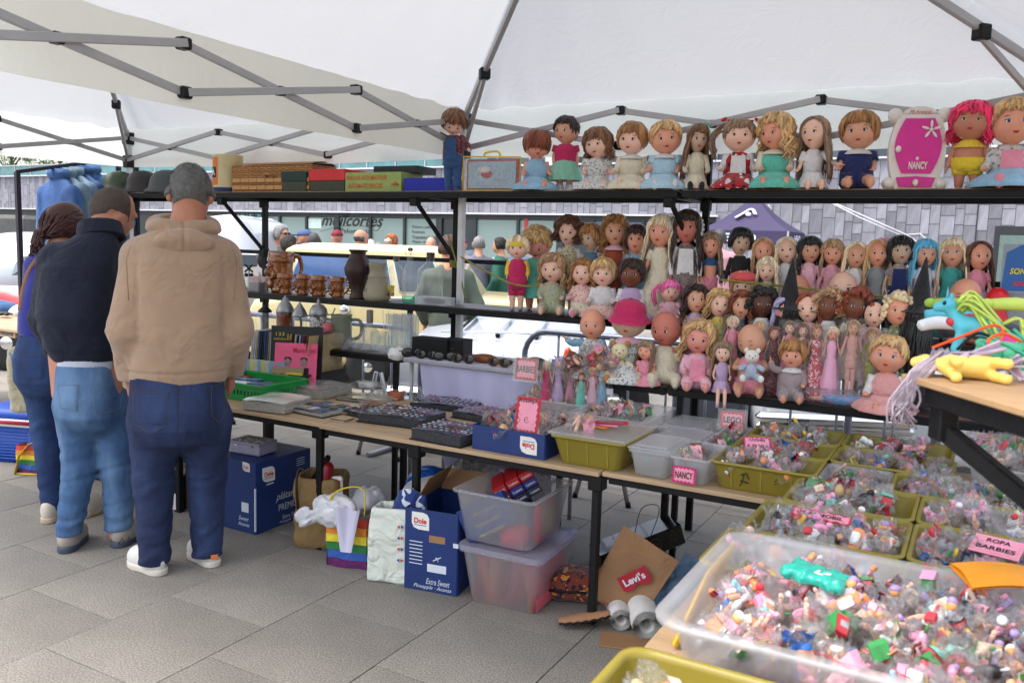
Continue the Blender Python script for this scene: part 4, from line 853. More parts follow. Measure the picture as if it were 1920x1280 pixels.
for R,xs in ((R1,(-3.02,-1.66,-.075)),(R2,(1.455,3.2))):
 for x in xs:
  post(R,x,.07,0,2.12,.034);
  for z in (z2-.06,z2+.32,1.39,z1-.06,z0-.05): clampb(R,x,.06,z,.05,.06)
for R,x in ((R1,-1.66),(R1,-.075),(R2,1.455),(R1,-3.02)):
 rail(R,(x-.10,-.235,z2-.04),(x,.055,1.40),.016,.024,'diagonal_brace'); clampb(R,x-.10,-.22,z2-.05,.05,.07)
for R,x,z in ((R1,-.22,z1),(R1,.62,z0),(R1,-1.70,z1),(R2,1.52,z0),(R2,1.50,z1)): post(R,x,-.19 if z==z1 else -.4,z0 if z==z1 else .0,z-.04,.028,'short_leg')
post(R1,.9,-.4,0,z0-.04,.028,'short_leg'); post(R1,-1.68,-.40,0,z0-.04,.028,'short_leg'); post(R1,-.16,-.40,0,z0-.04,.028,'short_leg'); post(R2,2.95,-.4,0,z0-.04,.028,'short_leg')
rail(R1,(-3.32,.12,2.085),(-1.68,.12,2.085),.02,.026,'top_rail'); rail(R1,(-1.64,.12,2.105),(1.40,.12,2.105),.02,.03,'top_rail'); rail(R2,(1.42,.12,2.10),(4.2,.12,2.10),.02,.03,'top_rail')
rail(R1,(-2.6,.09,1.39),(1.42,.09,1.385),.02,.026,'middle_rail'); rail(R2,(1.45,.09,1.385),(4.2,.09,1.385),.02,.026,'middle_rail')
for x in (-2.55,-3.31): post(R1,x,.09 if x>-3 else .12,1.38 if x>-3 else 1.98,1.46 if x>-3 else 2.12,.02,'stub')
b=MB(); b.box((2.7,-.17,.94),(2.5,.14,.012)); o=part('riser_board',b,DWOOD,R2,w=True)
for x in (1.5,2.3,3.1,3.9): b=MB(); b.box((x,-.17,.892),(.02,.12,.082)); part('riser_block',b,DWOOD,R2,w=True)
# rope tied along the rack
ROPE=pattern('yellow_black_rope','stripe',(.45,.40,.03),(.03,.03,.03),60)
pts=[py(850,380,-.02),py(846,470,-.03),py(836,483,-.03),py(900,497,-.12),py(975,598-100,-.2)]
pts=[py(862,480,-.03),py(905,505,-.1),py(960,532,-.235),py(1010,537,-.235)]
b=MB(); b.tube(spl(pts,6),.0055,6); solo('rope',b,ROPE,'yellow and black rope running from the middle post past the skating doll','rope'); b=MB(); b.tube(spl([py(1350,524,-.225),py(1520,542,-.225),py(1660,556,-.225),py(1790,562,-.225),py(1900,566,-.225)],6),.0055,6); solo('rope',b,ROPE,'yellow and black rope stretched in front of the standing fashion dolls','rope'); b=MB(); b.tube(spl([py(840,440,-.0),py(852,480,-.02),py(866,530,-.03),py(872,560,-.02)],5),.005,6)
for k in range(5): b.tube([(-.075+.024*cos(a),.055+.028*sin(a),1.35+.009*k) for a in LS(0,6.28,9)],.005,5)
solo('rope',b,ROPE,'yellow and black rope knotted round the middle post, its end hanging down','rope')
# cloth table with sunglasses
CT=thing('cloth_table','small table under a lilac white cloth behind the low tables, carrying sunglasses','table',(.4,-.3,0))
b=MB(); b.box((.42,-.3,.843),(.92,.40,.02),bev=.004); part('table_top',b,mat('grey_table_edge',(.33,.33,.36),.4),CT,w=True)
b=MB(); b.box((.42,-.3,.8555),(.90,.39,.003)); part('cloth_top',b,mat('lilac_cloth',(.55,.53,.66),.9,var=.05,bump=.2,bs=15),CT,w=True)
for x,y in ((.0,-.47),(.0,-.13),(.84,-.47),(.84,-.13)):
 b=MB(); b.tube([(x,y,0),(x,y,.835)],.012,8); part('leg',b,ALU,CT,w=True)
def fc(u,v):
 x=.06+.8*u+.14*(1-u)*v*v*1.5; y=-.475+.05*sin(u*9)*v+.03*sin(u*31+v*2)*v**.6+.04*v; return (x,y,.845-.83*v*(1-.15*math.exp(-u*4)))
b=MB(); b.grid(fc,60,16); tag(part('tablecloth_drape',b,mat('lilac_drape',(.50,.48,.68),.9,var=.06,vs=3),CT,w=True))
# steel leg frames seen under the shelves (folding trestle legs)
def trestle(x,y,lab):
 T=thing('trestle',lab,'trestle',(x,y,0),group='round steel trestle legs under the shelves')
 for s in(-1,1):
  b=MB(); b.tube([(x+s*.17,y,0),(x+s*.02,y,.60)],.014,8); part('leg',b,mat('dull_steel_tube',(.42,.43,.44),.35,metal=.6),T,w=True)
  b=MB(); b.tube([(x+s*.172,y,0),(x+s*.166,y,.03)],.017,8); part('foot_cap',b,BPLAST,T,w=True)
P=pz(708,858,0); trestle(P[0],P[1],'splayed round steel trestle legs behind the coin album table')
P=pz(410,790,0); trestle(P[0],P[1],'splayed round steel trestle legs partly hidden behind the man in the tan hoodie')
P=pz(1078,932,0); trestle(P[0]+.17,P[1],'splayed round steel trestle legs behind the olive lidded box')
# dolls
SK={'peach':rgb(232,186,164),'orange':rgb(224,156,128),'pale':rgb(196,165,140),'tan':rgb(212,156,128),'brown':rgb(120,72,50),'dark':rgb(88,52,40),'pink':rgb(225,150,135),'troll':rgb(190,125,100),'red':rgb(196,118,102)}
def skin(k): return mat('doll_skin_'+k,SK[k],.42,var=.05,vs=14,spec=.4,sss=.06)
HC={'blond':rgb(205,165,112),'gold':rgb(160,112,62),'brown':rgb(92,54,34),'dark':rgb(48,28,22),'black':(.008,.008,.009),'auburn':rgb(128,62,34),'ash':rgb(140,112,86),'plat':rgb(226,206,172),'red':rgb(140,58,32),'pink':rgb(232,110,165),'hotpink':(.9,.03,.14),'lilac':rgb(176,164,200),'blue':rgb(95,180,220),'mid':rgb(122,80,48),'sand':rgb(178,140,104),'pale':rgb(226,202,160)}
def hairm(k): return mat('doll_hair_'+k,HC[k],.36,var=.18,vs=30,spec=.5,island=.38,sheen=.15,stretch=(1,1,.25))
def clo(k,c,**a): return mat('cloth_'+k,c,.85,var=.1,vs=12,bump=.25,bs=220,sheen=.2,wr=.9,**a)
CL={'lblue':clo('light_blue',rgb(140,180,205)),'sky':pattern('gingham_blue','plaid',rgb(105,170,205),rgb(135,190,215),70),'mag':clo('magenta',rgb(190,35,90)),'mint':clo('mint',rgb(135,190,165)),'aqua':clo('aqua',rgb(95,185,165)),
 'teal':clo('teal',rgb(60,150,145)),'white':clo('white',rgb(215,212,212)),'cream':clo('cream',rgb(215,205,180)),'navy':clo('navy',rgb(28,36,88)),'black':clo('black',(.012,.012,.013)),'denim':clo('denim',rgb(45,80,125)),'pink':clo('pink',rgb(225,140,160)),
 'lpink':clo('pale_pink',rgb(228,175,190)),'lilac':clo('lilac',rgb(190,165,200)),'rust':clo('rust',rgb(160,75,50)),'bluegrey':clo('blue_grey',rgb(85,120,145)),'red':clo('red',rgb(190,25,30)),'grey':clo('grey',rgb(130,135,135)),'yellow':clo('yellow',rgb(225,195,50)),
 'khaki':clo('khaki',rgb(150,130,100)),'sagef':pattern('sage_floral','floral',rgb(165,170,140),rgb(190,140,120),60,c3=rgb(120,150,150)),'whitef':pattern('white_floral','floral',rgb(205,205,200),rgb(150,120,120),75,c3=rgb(110,130,150)),
 'pinkf':pattern('pink_floral','floral',rgb(220,185,175),rgb(190,105,110),70,c3=rgb(190,150,120)),'creamf':pattern('cream_diamond','floral',rgb(200,190,160),rgb(110,120,80),70,c3=rgb(150,130,80)),'redpl':pattern('red_plaid','plaid',rgb(150,22,32),(.01,.01,.01),45),
 'redst':pattern('red_stripe','vstripe',rgb(205,65,60),rgb(225,200,195),90),'pinkst':pattern('pink_stripe','stripe',rgb(200,70,110),rgb(225,200,205),60),'bwst':pattern('bw_stripe','stripe',rgb(20,20,20),rgb(220,220,220),55),'greyf':pattern('grey_floral','floral',rgb(125,110,105),rgb(95,70,60),80,c3=rgb(110,115,100)),
 'redpr':pattern('red_print','floral',rgb(170,25,32),(.01,.01,.01),38,c3=rgb(220,220,215)),'yelf':pattern('yellow_blue_floral','patch',rgb(210,195,90),rgb(115,170,185),30,c3=rgb(200,120,130)),'maroonf':pattern('maroon_floral','dots',rgb(90,25,40),rgb(190,150,150),150),'sparkle':mat('dark_sequin',(.03,.04,.05),.25,var=.5,vs=120,metal=.5),
 'silverred':pattern('red_silver','patch',rgb(190,35,50),rgb(215,200,205),60,rough=.35),'satin':mat('white_satin',rgb(205,212,225),.28,var=.08,sheen=.4),'pinksat':mat('pink_satin',rgb(232,165,195),.3,var=.08),'green':clo('moss',rgb(125,125,45)),'nude':clo('dusty_pink',rgb(205,150,140)),'fur':mat('white_fur',rgb(225,215,205),.95,var=.2,vs=60,bump=1,bs=90),'greenf':pattern('green_floral','floral',rgb(120,130,95),rgb(190,190,160),70,c3=rgb(70,90,60)),'purple':clo('purple',rgb(150,110,170)),
 'bstripe':pattern('blue_white_stripe','vstripe',rgb(60,95,150),rgb(225,225,225),80)}
EYEW=mat('eye_white',(.75,.75,.73),.15,var=0); PUP=mat('pupil_black',(.005,.005,.005),.1,var=0); LASH=mat('lash_brown',(.03,.015,.01),.6,var=0)
IR={'brown':mat('iris_brown',rgb(70,40,22),.1,var=0),'blue':mat('iris_blue',rgb(60,110,165),.1,var=0),'green':mat('iris_green',rgb(40,120,70),.1,var=0)}
LIP=mat('doll_lips',rgb(175,50,52),.35,var=0); BLUSH=None
def head_fn(kind):
 def fn(v):
  v=v.copy(); x,y,z=v[:,0].copy(),v[:,1].copy(),v[:,2].copy(); fr=np.clip(-y,0,1)
  g=lambda cx,cz,s,: np.exp(-((x-cx)**2+(z-cz)**2)/(s*s))*(fr>.3)
  if kind=='baby': w=1+.10*np.exp(-((z+.35)/.35)**2)-.12*np.clip(-z-.6,0,1)*1.5
  else: w=1-.28*np.clip(-z-.05,0,1)
  v[:,0]=x*w; v[:,1]=y*(1-.10*np.clip(-z-.2,0,1))
  d=.17*g(0,-.14,.12)+.04*g(0,0.02,.09)-.055*g(.36,.03,.17)-.055*g(-.36,.03,.17)+.05*g(0,-.47,.16)+.055*g(0,-.78,.18)+.05*g(.48,-.35,.25)+.05*g(-.48,-.35,.25)-.03*g(0,-.62,.09)
  v[:,1]-=d; return v
 return fn
def surf(kind,x,z,rad):
 """y of the head front at (x,z) in unit coordinates"""
 return -sqrt(max(.02,1-x*x-z*z))
def hair_mb(style,h,rad,seed,n=None):
 r=random.Random(seed); b=MB(); a_,b_,c_=[q*1.03 for q in rad]
 puff={'bob':1.19,'short':1.15,'long':1.15,'part':1.13,'curly':1.32,'afro':1.38,'pig':1.12,'wavy':1.22,'shag':1.2,'big':1.5}.get(style,1.15)
 fringe={'bob':66,'short':58,'long':62,'part':34,'curly':52,'afro':48,'pig':64,'wavy':52,'shag':68,'big':52,'over':98}.get(style,60)
 back={'bob':118,'short':98,'long':110,'part':110,'curly':112,'afro':118,'pig':100,'wavy':115,'shag':120,'big':115,'over':118}.get(style,110)
 def tend(ph):
  p=abs((ph+180)%360-180);
  if p<36: return fringe
  if p<60: return fringe+(back*.92-fringe)*((p-36)/24)
  return back
 def P(ph,th,k):
  f,t=radians(ph),radians(th); return NA([a_*sin(t)*sin(f)*k,-b_*sin(t)*cos(f)*k,c_*cos(t)*k*(1 if k<1.2 else .9)])
 # cap
 def fn(u,v): ph=u*360-180; return P(ph,(tend(ph)-6)*v,1.0)
 b.grid(fn,24,8)
 n=n or (165 if style!='afro' else 230); L={'long':1.35,'part':1.35,'big':.9,'wavy':.55,'shag':.35,'pig':0,'curly':.15}.get(style,0)*h
 for i in range(n):
  ph=(i*360/n*7.0+r.uniform(-6,6))%360-180 if style!='afro' else r.uniform(-180,180); te=tend(ph)+r.uniform(-9,7); pts=[];rr=[]
  k0=1.0+r.uniform(0,puff-1)
  if style=='afro':
   c=P(ph,te*sqrt(r.random()),1+(puff-1)*r.uniform(.1,1)); b.ell(c,h*r.uniform(.07,.12),6,4); continue
  th0=r.uniform(2,16); side=0
  if style in('part',): th0=2; side=1
  m=7; wv=r.uniform(0,6.28); amp={'wavy':.055,'curly':.09,'big':.11,'shag':.03,'short':.03}.get(style,.018)*h
  sgn=1 if ((ph+180)%360-180)>=0 else -1; pa=abs(ph)
  for j in range(m+1):
   s=j/m; th=th0+(te-th0)*s; p_=ph
   if side and pa<70: th=th0+(back*.85-th0)*s; p_=sgn*(pa+(78-pa)*min(1,s*1.6))
   q=P(p_,th,1+(k0-1)*sin(pi*min(1,s*.75+.15))); q=q+amp*NA([sin(wv+s*9),cos(wv+s*8),sin(wv*2+s*7)*.6]); pts.append(q); rr.append(.047*h*(.75+.45*sin(pi*s))*(1-.75*s**5))
  if L and (pa>58 or (side and pa>0)):
   q=pts[-1]; out=nrm((q[0],q[1],0)); ll=L*r.uniform(.7,1.1); rr[-1]=.038*h
   for j in range(1,6):
    s=j/5; pts.append(q+NA([0,0,-ll*s])+out*(.10*h*sin(s*2.2))+amp*1.3*NA([sin(wv+s*9),cos(wv+s*7),0])); rr.append(.038*h*(1-.7*s))
  b.tube(pts,[q*1.25 for q in rr],5,flat=.45,up=(pts[0][0]*.1+.01,pts[0][1],0.3))
 if style=='pig':
  for sx in(-1,1):
   for i in range(34):
    q=NA([sx*a_*1.02,0,c_*.42])+NA([r.uniform(-.04,.04),r.uniform(-.06,.06),r.uniform(-.05,.05)])*h*2; wv=r.uniform(0,6); ll=h*r.uniform(.7,1.0)
    pts=[q+NA([sx*h*(.12+.22*sin(s*2.6))+amp_(wv,s,h),r.uniform(-.02,.02)*h+cos(wv)*.12*h*s,-ll*s+.08*h*sin(s*3)]) for s in LS(0,1,7)]
    b.tube(pts,[.05*h*(1-.6*s) for s in LS(0,1,7)],5,flat=.5)
 return b
def amp_(w,s,h): return .03*h*sin(w+s*6)
def doll_head(T,h,z,kind='baby',sk='peach',hair=('bob','blond'),eyes='brown',R=I3,seed=0,detail=2,c=(0,0),closed=False,hat=None,wide=1.):
 rad=(.405*h*wide,.42*h,.5*h) if kind=='baby' else (.36*h*wide,.38*h,.5*h)
 C0=NA([c[0],c[1],z]); n,k=(30,22) if detail>1 else (20,14)
 b=MB(); b.ell((0,0,0),rad,n,k,fn=head_fn(kind))
 for s in(-1,1): b.ell((s*rad[0]*.99,.02*h,-.05*h),(.035*h,.07*h,.10*h),8,6)
 m=MB(); m.merge(b,C0,R); H=part('head',m,skin(sk),T)
 ex,ez=(.37,.02) if kind=='baby' else (.36,.04)
 for s in(-1,1):
  e=MB(); y=surf(kind,ex,ez,rad)*rad[1]*.965; x=s*ex*rad[0]*.98; zz=ez*c_(rad)
  if closed:
   e.tube([(x+q*.075*h,y-.012*h+abs(q)*.015*h,zz-.02*h*(1-q*q)) for q in LS(-1,1,6)],.010*h,4,m=3)
  else:
   e.ell((x,y,zz),(.062*h,.026*h,.042*h),10,7,0); e.ell((x,y-.018*h,zz),(.038*h,.015*h,.038*h),9,6,1); e.ell((x,y-.027*h,zz),(.022*h,.009*h,.023*h),7,5,2)
   e.tube([(x+q*.082*h,y-.016*h+abs(q)*.018*h,zz+.044*h-.024*h*q*q) for q in LS(-1,1,6)],.008*h,4,m=3)
  e.tube([(x+q*.085*h,y-.0*h+abs(q)*.015*h,zz+.125*h-.02*h*q*q) for q in LS(-1,1,5)],.0065*h,4,m=3)
  m=MB(); m.merge(e,C0,R); part('eye',m,[EYEW,IR[eyes],PUP,LASH],H)
 e=MB(); yl=surf(kind,0,-.47,rad)*rad[1]-.05*rad[1];
 e.ell((0,yl+.005*h,-.235*h+.012*h),(.07*h,.022*h,.018*h),9,6); e.ell((0,yl+.003*h,-.235*h-.014*h),(.055*h,.024*h,.02*h),9,6)
 m=MB(); m.merge(e,C0,R); part('mouth',m,LIP if sk not in('dark','brown') else mat('doll_lips_dark',rgb(120,50,48),.35,var=0),H)
 if hair:
  hb=hair_mb(hair[0],h,rad,seed,{2:None,1:100}.get(detail,56)); m=MB(); m.merge(hb,C0,R); part('hair',m,hairm(hair[1]),T)
 else:
  pass
 if hat:
  kind_,mt=hat; b=MB()
  if kind_=='cap': b.lathe([(.47*h*1.02,.1*h),(.46*h,.25*h),(.36*h,.42*h),(.2*h,.52*h),(.01,.56*h)],20,c=(0,.02*h,0),cap=False); b.tube([(.40*h*sin(a),-.44*h*cos(a),.14*h) for a in LS(-1.2,1.2,9)],.04*h,5,flat=.5)
  if kind_=='beret': b.lathe([(.40*h,.14*h),(.54*h,.26*h),(.5*h,.44*h),(.25*h,.56*h),(.01,.58*h)],20,cap=False)
  if kind_=='sun': b.lathe([(.60*h,-.03*h),(.58*h,.0),(.46*h,.16*h),(.46*h,.28*h),(.40*h,.44*h),(.22*h,.56*h),(.01,.60*h)],26,fold=lambda r,z,a:.02*h*sin(5*a) if z<.1*h else 0,cap=False)
  if kind_=='bonnet':
   for q in LS(-2.5,2.5,19): b.ell((.46*h*sin(q),.02*h,.48*h*cos(q)),(.07*h,.05*h,.07*h),7,5)
  if kind_=='witch': b.lathe([(.60*h,.18*h),(.58*h,.2*h),(.36*h,.24*h),(.26*h,.65*h),(.13*h,1.25*h),(.02*h,1.75*h)],20)
  if kind_=='bows':
   for s in(-1,1):
    b=MB()
    for t in(-1,1): b.ell((s*.40*h+t*.10*h,-.08*h,.46*h+t*s*.03*h),(.11*h,.03*h,.06*h),8,5,R=rot(0,t*.5,0))
    b.tube([(s*.40*h,-.1*h,.46*h),(s*.52*h,-.12*h,.36*h),(s*.55*h,-.12*h,.25*h)],.025*h,5,flat=.3)
    if s<0: m=MB(); m.merge(b,C0,R); part('hair_ribbon',m,mt,T)
  if kind_=='band': b.tube([(.46*h*sin(a),-.05*h,.50*h*cos(a)+.02*h) for a in LS(-1.3,1.3,15)],.035*h,6,flat=.5)
  if kind_=='ribbon':
   b.tube([(.46*h*sin(a),-.12*h,.50*h*cos(a)+.03*h) for a in LS(-1.0,1.0,15)],.04*h,6,flat=.5)
   for t in(-1,1): b.ell((.18*h+t*.1*h,-.16*h,.56*h),(.11*h,.04*h,.06*h),8,5)
   b.tube([(.25*h,-.2*h,.5*h),(.34*h,-.28*h,.3*h),(.36*h,-.3*h,.05*h)],.045*h,5,flat=.3)
  if kind_=='flowers':
   for a in LS(-1.1,1.1,9): b.ell((.44*h*sin(a),-.18*h,.46*h*cos(a)+.02*h),(.06*h,.05*h,.05*h),7,5)
  m=MB(); m.merge(b,C0,R); part('hat' if kind_ in('cap','beret','sun','bonnet','witch') else 'hair_ribbon',m,mt,T)
 return H
def c_(rad): return rad[2]
def hand(b,p,d,h,side=1,m=0,curl=.4,fing=True):
 d=nrm(d); u=nrm(np.cross((0,0,1.) if abs(d[2])<.9 else (1.,0,0),d)); w=np.cross(d,u); s=.075*h
 Rm=np.stack([u,w,d],1); b.ell(np.asarray(p)+d*s*.7,(s*.85,s*.45,s*1.05),9,6,m,R=Rm)
 if fing:
  for k,(o,l) in enumerate(((-.62,.8),(-.22,.98),(.2,.92),(.58,.72))):
   a=np.asarray(p)+d*s*1.4+u*o*s*.95; b.tube([a-d*s*.4,a+d*s*l*.5,a+d*s*l*.9+w*s*curl*.6],[s*.24,s*.22,s*.15],5,m)
  a=np.asarray(p)+d*s*.5+u*side*s*.8; b.tube([a-u*side*s*.3,a+u*side*s*.4+d*s*.3,a+u*side*s*.5+d*s*.8],[s*.28,s*.25,s*.17],5,m)
def limb(b,P,R_,n=9,m=0): b.tube(spl(P,3),list(np.interp(LS(0,len(P)-1,(len(P)-1)*3+1),range(len(P)),R_)),n,m)
def make_doll(name,label,base,H,yaw=0,pose='sit',kind='baby',sk='peach',hair=('bob','blond'),eyes='brown',top='pink',skirt=None,pants=None,sleeve='short',shoes=None,hat=None,tilt=(0,0,0),seed=0,ratio=None,detail=2,arms=None,nude=False,closed=False,group=None,collar=None,wide=1.06,long=False,apron=None,cat='doll'):
 r0=random.Random(seed+5); H*=1.05; wide*=r0.uniform(.93,1.07); tilt=(tilt[0]+r0.uniform(-.08,.16),tilt[1]+r0.uniform(-.12,.12),tilt[2]+r0.uniform(-.22,.22)); T=thing(name,label,cat,base,yaw,group); ratio=(ratio or (2.35 if pose=='sit' else (3.7 if kind=='baby' else 4.3)))*.92; hw=.08 if hair else 0
 h=H/(ratio+hw); r=random.Random(seed); tb=ratio*h-h           # chin height
 sw=(.40 if kind=='baby' else (.34 if ratio<5 else .42))*h; zs=tb-.10*h; hipz=(.15*h if pose=='sit' else tb*(.47 if kind=='baby' else .55)); S_=skin(sk)
 thk=.36*h if kind=='baby' else (.27*h if ratio<5 else .30*h)
 R=rot(tilt[0],tilt[1],tilt[2]); doll_head(T,h,tb+.49*h,kind,sk,hair,eyes,R,seed,detail,closed=closed,hat=hat,wide=wide)
 # torso
 b=MB(); b.tube([(0,0,hipz),(0,0,tb+.12*h)],[.14*h,.13*h],10)
 tor=[(thk*.9,hipz-.02*h),(thk*1.02,hipz+(zs-hipz)*.2),(thk*(.86 if kind!='baby' else 1),hipz+(zs-hipz)*.5),(thk*1.0,hipz+(zs-hipz)*.82),(thk*.62,zs+.06*h),(.14*h,tb+.02*h)]
 b.lathe(tor,16,sy=.78,sx=1.05);
 sf=1.12
 # legs
 LG=[];LR=[]
 for s in(-1,1):
  if pose=='sit':
   spread=r.uniform(.85,1.2); k=r.uniform(-.05,.06)*h
   if kind=='baby': P=[(s*.17*h,-.05*h,.17*h),(s*.30*h*spread,-.48*h,.22*h+k),(s*.30*h*spread,-.88*h,.13*h)]; rr=[.19*h,.15*h,.10*h]; ft=(P[2][0],-.93*h,.15*h)
   else: P=[(s*.13*h,-.05*h,.13*h),(s*.16*h,-.9*h,.17*h),(s*.17*h,-1.1*h,-.55*h)] if long else [(s*.13*h,-.05*h,.13*h),(s*.18*h,-.7*h,.15*h),(s*.2*h,-1.3*h,.09*h)]; rr=[.13*h,.10*h,.07*h]; ft=(P[2][0],P[2][1]-.04*h,P[2][2])
  else:
   P=[(s*thk*.5,0,hipz+.03*h),(s*thk*.52,-.02*h,hipz*.5),(s*thk*.5,.02*h,.07*h)]; rr=([.19*h,.14*h,.10*h] if kind=='baby' else [.15*h,.11*h,.075*h]); ft=(P[2][0],-.06*h,.05*h)
  LG.append((P,rr,ft))
  lb=MB(); limb(lb,P,rr,10)
  if pose=='sit' and not long: lb.ell(ft,(.085*h,.07*h,.15*h),10,7,R=rot(.2,0,s*.25)); [lb.ell((ft[0]+q*.032*h,ft[1]-.03*h,ft[2]+.145*h),.024*h,6,4) for q in(-2,-1,0,1,2)] if detail>1 and not shoes else None
  else: lb.ell(ft,(.075*h,.15*h,.05*h),10,6)
  part('leg',lb,S_ if shoes!='tights' else CL['white'],T)
  if shoes and shoes!='tights':
   sb=MB()
   if pose=='sit' and not long: sb.ell((ft[0],ft[1]-.01*h,ft[2]),(.105*h,.085*h,.175*h),12,8,R=rot(.2,0,s*.25))
   elif shoes=='boot': sb.lathe([(.15*h,0),(.17*h,.05*h),(.16*h,.2*h),(.14*h,.33*h)],12,c=(ft[0],-.02*h,0)); sb.ell((ft[0],-.12*h,.07*h),(.15*h,.19*h,.09*h),10,7)
   else: sb.ell((ft[0],ft[1],ft[2]),(.095*h,.175*h,.065*h),12,7)
   part('shoe',sb,CL.get(shoes,CL['white']) ,T)
 # arms
 for s in(-1,1):
  sh=NA([s*sw*.85,0,zs-.02*h]); L=(.36 if kind=='baby' else .5)*h*(1.25 if ratio>5 else 1)
  a=(arms or {}).get(s)
  if a is None:
   if pose=='sit': a=[(s*.22,-.25,-.85),(s*(-.1 if r.random()<.5 else .35),-.95,-.35)]
   else: a=[(s*.28,-.05,-1),(s*r.uniform(-.05,.3),-.35,-.9)]
  el=sh+nrm(a[0])*L; wr=el+nrm(a[1])*L*.85
  ab=MB(); limb(ab,[sh,el,wr],[.10*h,.085*h,.055*h] if kind=='baby' else [.075*h,.06*h,.042*h],9); hand(ab,wr,a[1],h*(1 if kind=='baby' else .85),-s,fing=detail>0); part('arm',ab,S_,T)
  if sleeve and not nude:
   cb=MB(); tm=CL[top] if isinstance(top,str) else top
   if sleeve in('short','puff'): limb(cb,[sh-nrm(a[0])*.03*h,sh+nrm(a[0])*L*.6],[.17*h,.165*h] if kind=='baby' else [.10*h,.105*h],12)
   else: limb(cb,[sh-nrm(a[0])*.03*h,el,wr-nrm(a[1])*L*.05],[.135*h,.12*h,.095*h] if kind=='baby' else [.10*h,.085*h,.07*h],12)
   part('sleeve',cb,CL[sleeve.split(':')[1]] if ':' in sleeve else tm,T)
 part('body',b,S_,T)
 if not nude:
  tm=CL[top] if isinstance(top,str) else top; cb=MB(); mw=hipz+(zs-hipz)*.38
  if skirt=='bare': cb.lathe([(q*sf,z) for q,z in tor if z>hipz+(zs-hipz)*.62 or q==.14*h],20,sy=.82,sx=1.06,cap=False)
  else: cb.lathe([(q*sf+.008*h,z) for q,z in tor[:-1]]+[(.17*h,tb-.01*h)],20,sy=.82,sx=1.06,fold=lambda q,z,a:.012*h*sin(5*a+z*60/h*.1)+.006*h*sin(11*a+2*z/h),cap=False)
  part('top',cb,tm,T)
  if skirt and skirt!='bare' or skirt=='bare' and pants is None:
   sm=tm if skirt in('dress','bare','gown') else CL[skirt.split(':')[1]] if ':' in skirt else CL[skirt]
   cb=MB(); fl=8+r.randrange(4); ph=r.uniform(0,6)
   if pose=='sit':
    pr=[(thk*1.1,mw),(thk*1.45,mw-.12*h),(.64*h,.32*h),(.82*h,.20*h),(.92*h,.07*h),(.90*h,.02*h)] if kind=='baby' else [(thk*1.1,mw),(thk*1.5,mw-.2*h),(.42*h,.26*h),(.55*h,.06*h)]
    cb.lathe(pr,40,sy=1.08,sx=.92,c=(0,-.16*h,0),fold=lambda q,z,a:(.028*h*sin(fl*a+ph)+.012*h*sin(17*a))*min(1,max(0,(mw-z)/(.3*h))),cap=False)
   else:
    zb=.10*h if 'gown' in skirt else hipz*.52; wd=(1.9 if kind=='baby' else 2.0)*thk if 'gown' not in skirt else 2.6*thk
    cb.lathe([(thk*1.1,mw),(thk*1.35,mw-.12*h),((thk*1.35+wd)/2,(mw+zb)/2),(wd,zb+.03*h),(wd*.99,zb)],40,sy=.85,fold=lambda q,z,a:(.035*h*sin(fl*a+ph)+.012*h*sin(19*a))*min(1,max(0,(mw-z)/(.5*h))),cap=False)
   part('skirt',cb,sm,T)
  if pants:
   pm=CL[pants.split(':')[-1]]; short='short' in pants
   for P,rr,ft in LG:
    cb=MB(); P=[NA(q) for q in P]; Q=[P[0],P[1]] if short else [P[0],P[1],P[2]+(P[1]-P[2])*.06]
    if short: Q[1]=P[0]+(P[1]-P[0])*.75
    limb(cb,Q,[q*1.22 for q in rr][:len(Q)-1]+[rr[len(Q)-1]*1.35],12); part('trouser_leg',cb,pm,T)
   cb=MB(); cb.lathe([(thk*.9,hipz-.14*h),(thk*1.16,hipz),(thk*1.16,mw)],18,sy=.84,sx=1.06); part('trouser_seat',cb,pm,T)
  if collar:
   cb=MB(); cb.lathe([(.15*h,tb+.02*h),(.30*h,tb-.04*h),(.40*h,tb-.13*h),(.385*h,tb-.145*h)],22,sy=.9,fold=lambda q,z,a:.02*h*sin(9*a)*(q>.2*h),cap=False); part('collar',cb,CL[collar],T)
  if apron:
   cb=MB(); cb.grid(lambda u,v:((u-.5)*.42*h*(1+v*.2),-thk*1.02-.02*h-.02*h*cos((u-.5)*3)-.10*h*v*(pose=='sit'),zs-.05*h-v*(zs-hipz)*.8),8,6); part('bib',cb,CL[apron],T)
 return T
def ytab(px,y): return y
def dl(name,label,px,tp,Y,z,**k):
 A=py(px,tp,Y); base=(A[0],Y,z); H=max(.08,(A[2]-z)/(1+0)); yaw=k.pop('yaw',None)
 if yaw is None: yaw=atan2(A[0]-CP[0]+.0,-(CP[1]-Y))*-1*.55+.15
 # facing -Y turned towards the viewer
 return make_doll(name,label,base,H,yaw,seed=int(px*7+tp),**k)
YT=-.03; ZT2=z2
D=dict
g='dolls seated along the top shelf'
def top_(lab,px,tp,**k):
 k.setdefault('group',g); return dl('doll',lab,px,tp,k.pop('Y',-.12),z2,**k)
top_('boy doll in denim dungarees with bowed head, clinging to the tent leg',852,209,Y=-.2,pose='stand',kind='baby',sk='peach',hair=('bob','mid'),top='maroonf',sleeve='long',pants='denim',shoes='denim',tilt=(.7,0,.3),ratio=3.5,arms={-1:[(-1,-.2,.5),(-.9,-.2,.3)],1:[(.6,-.5,-.5),(.5,-.3,-.9)]},apron='denim',yaw=.25)
top_('doll whose red brown fringe hides its eyes, in a pale blue dress',1008,246,sk='orange',hair=('over','auburn'),top='lblue',skirt='dress',sleeve=None,tilt=(.35,0,.2))
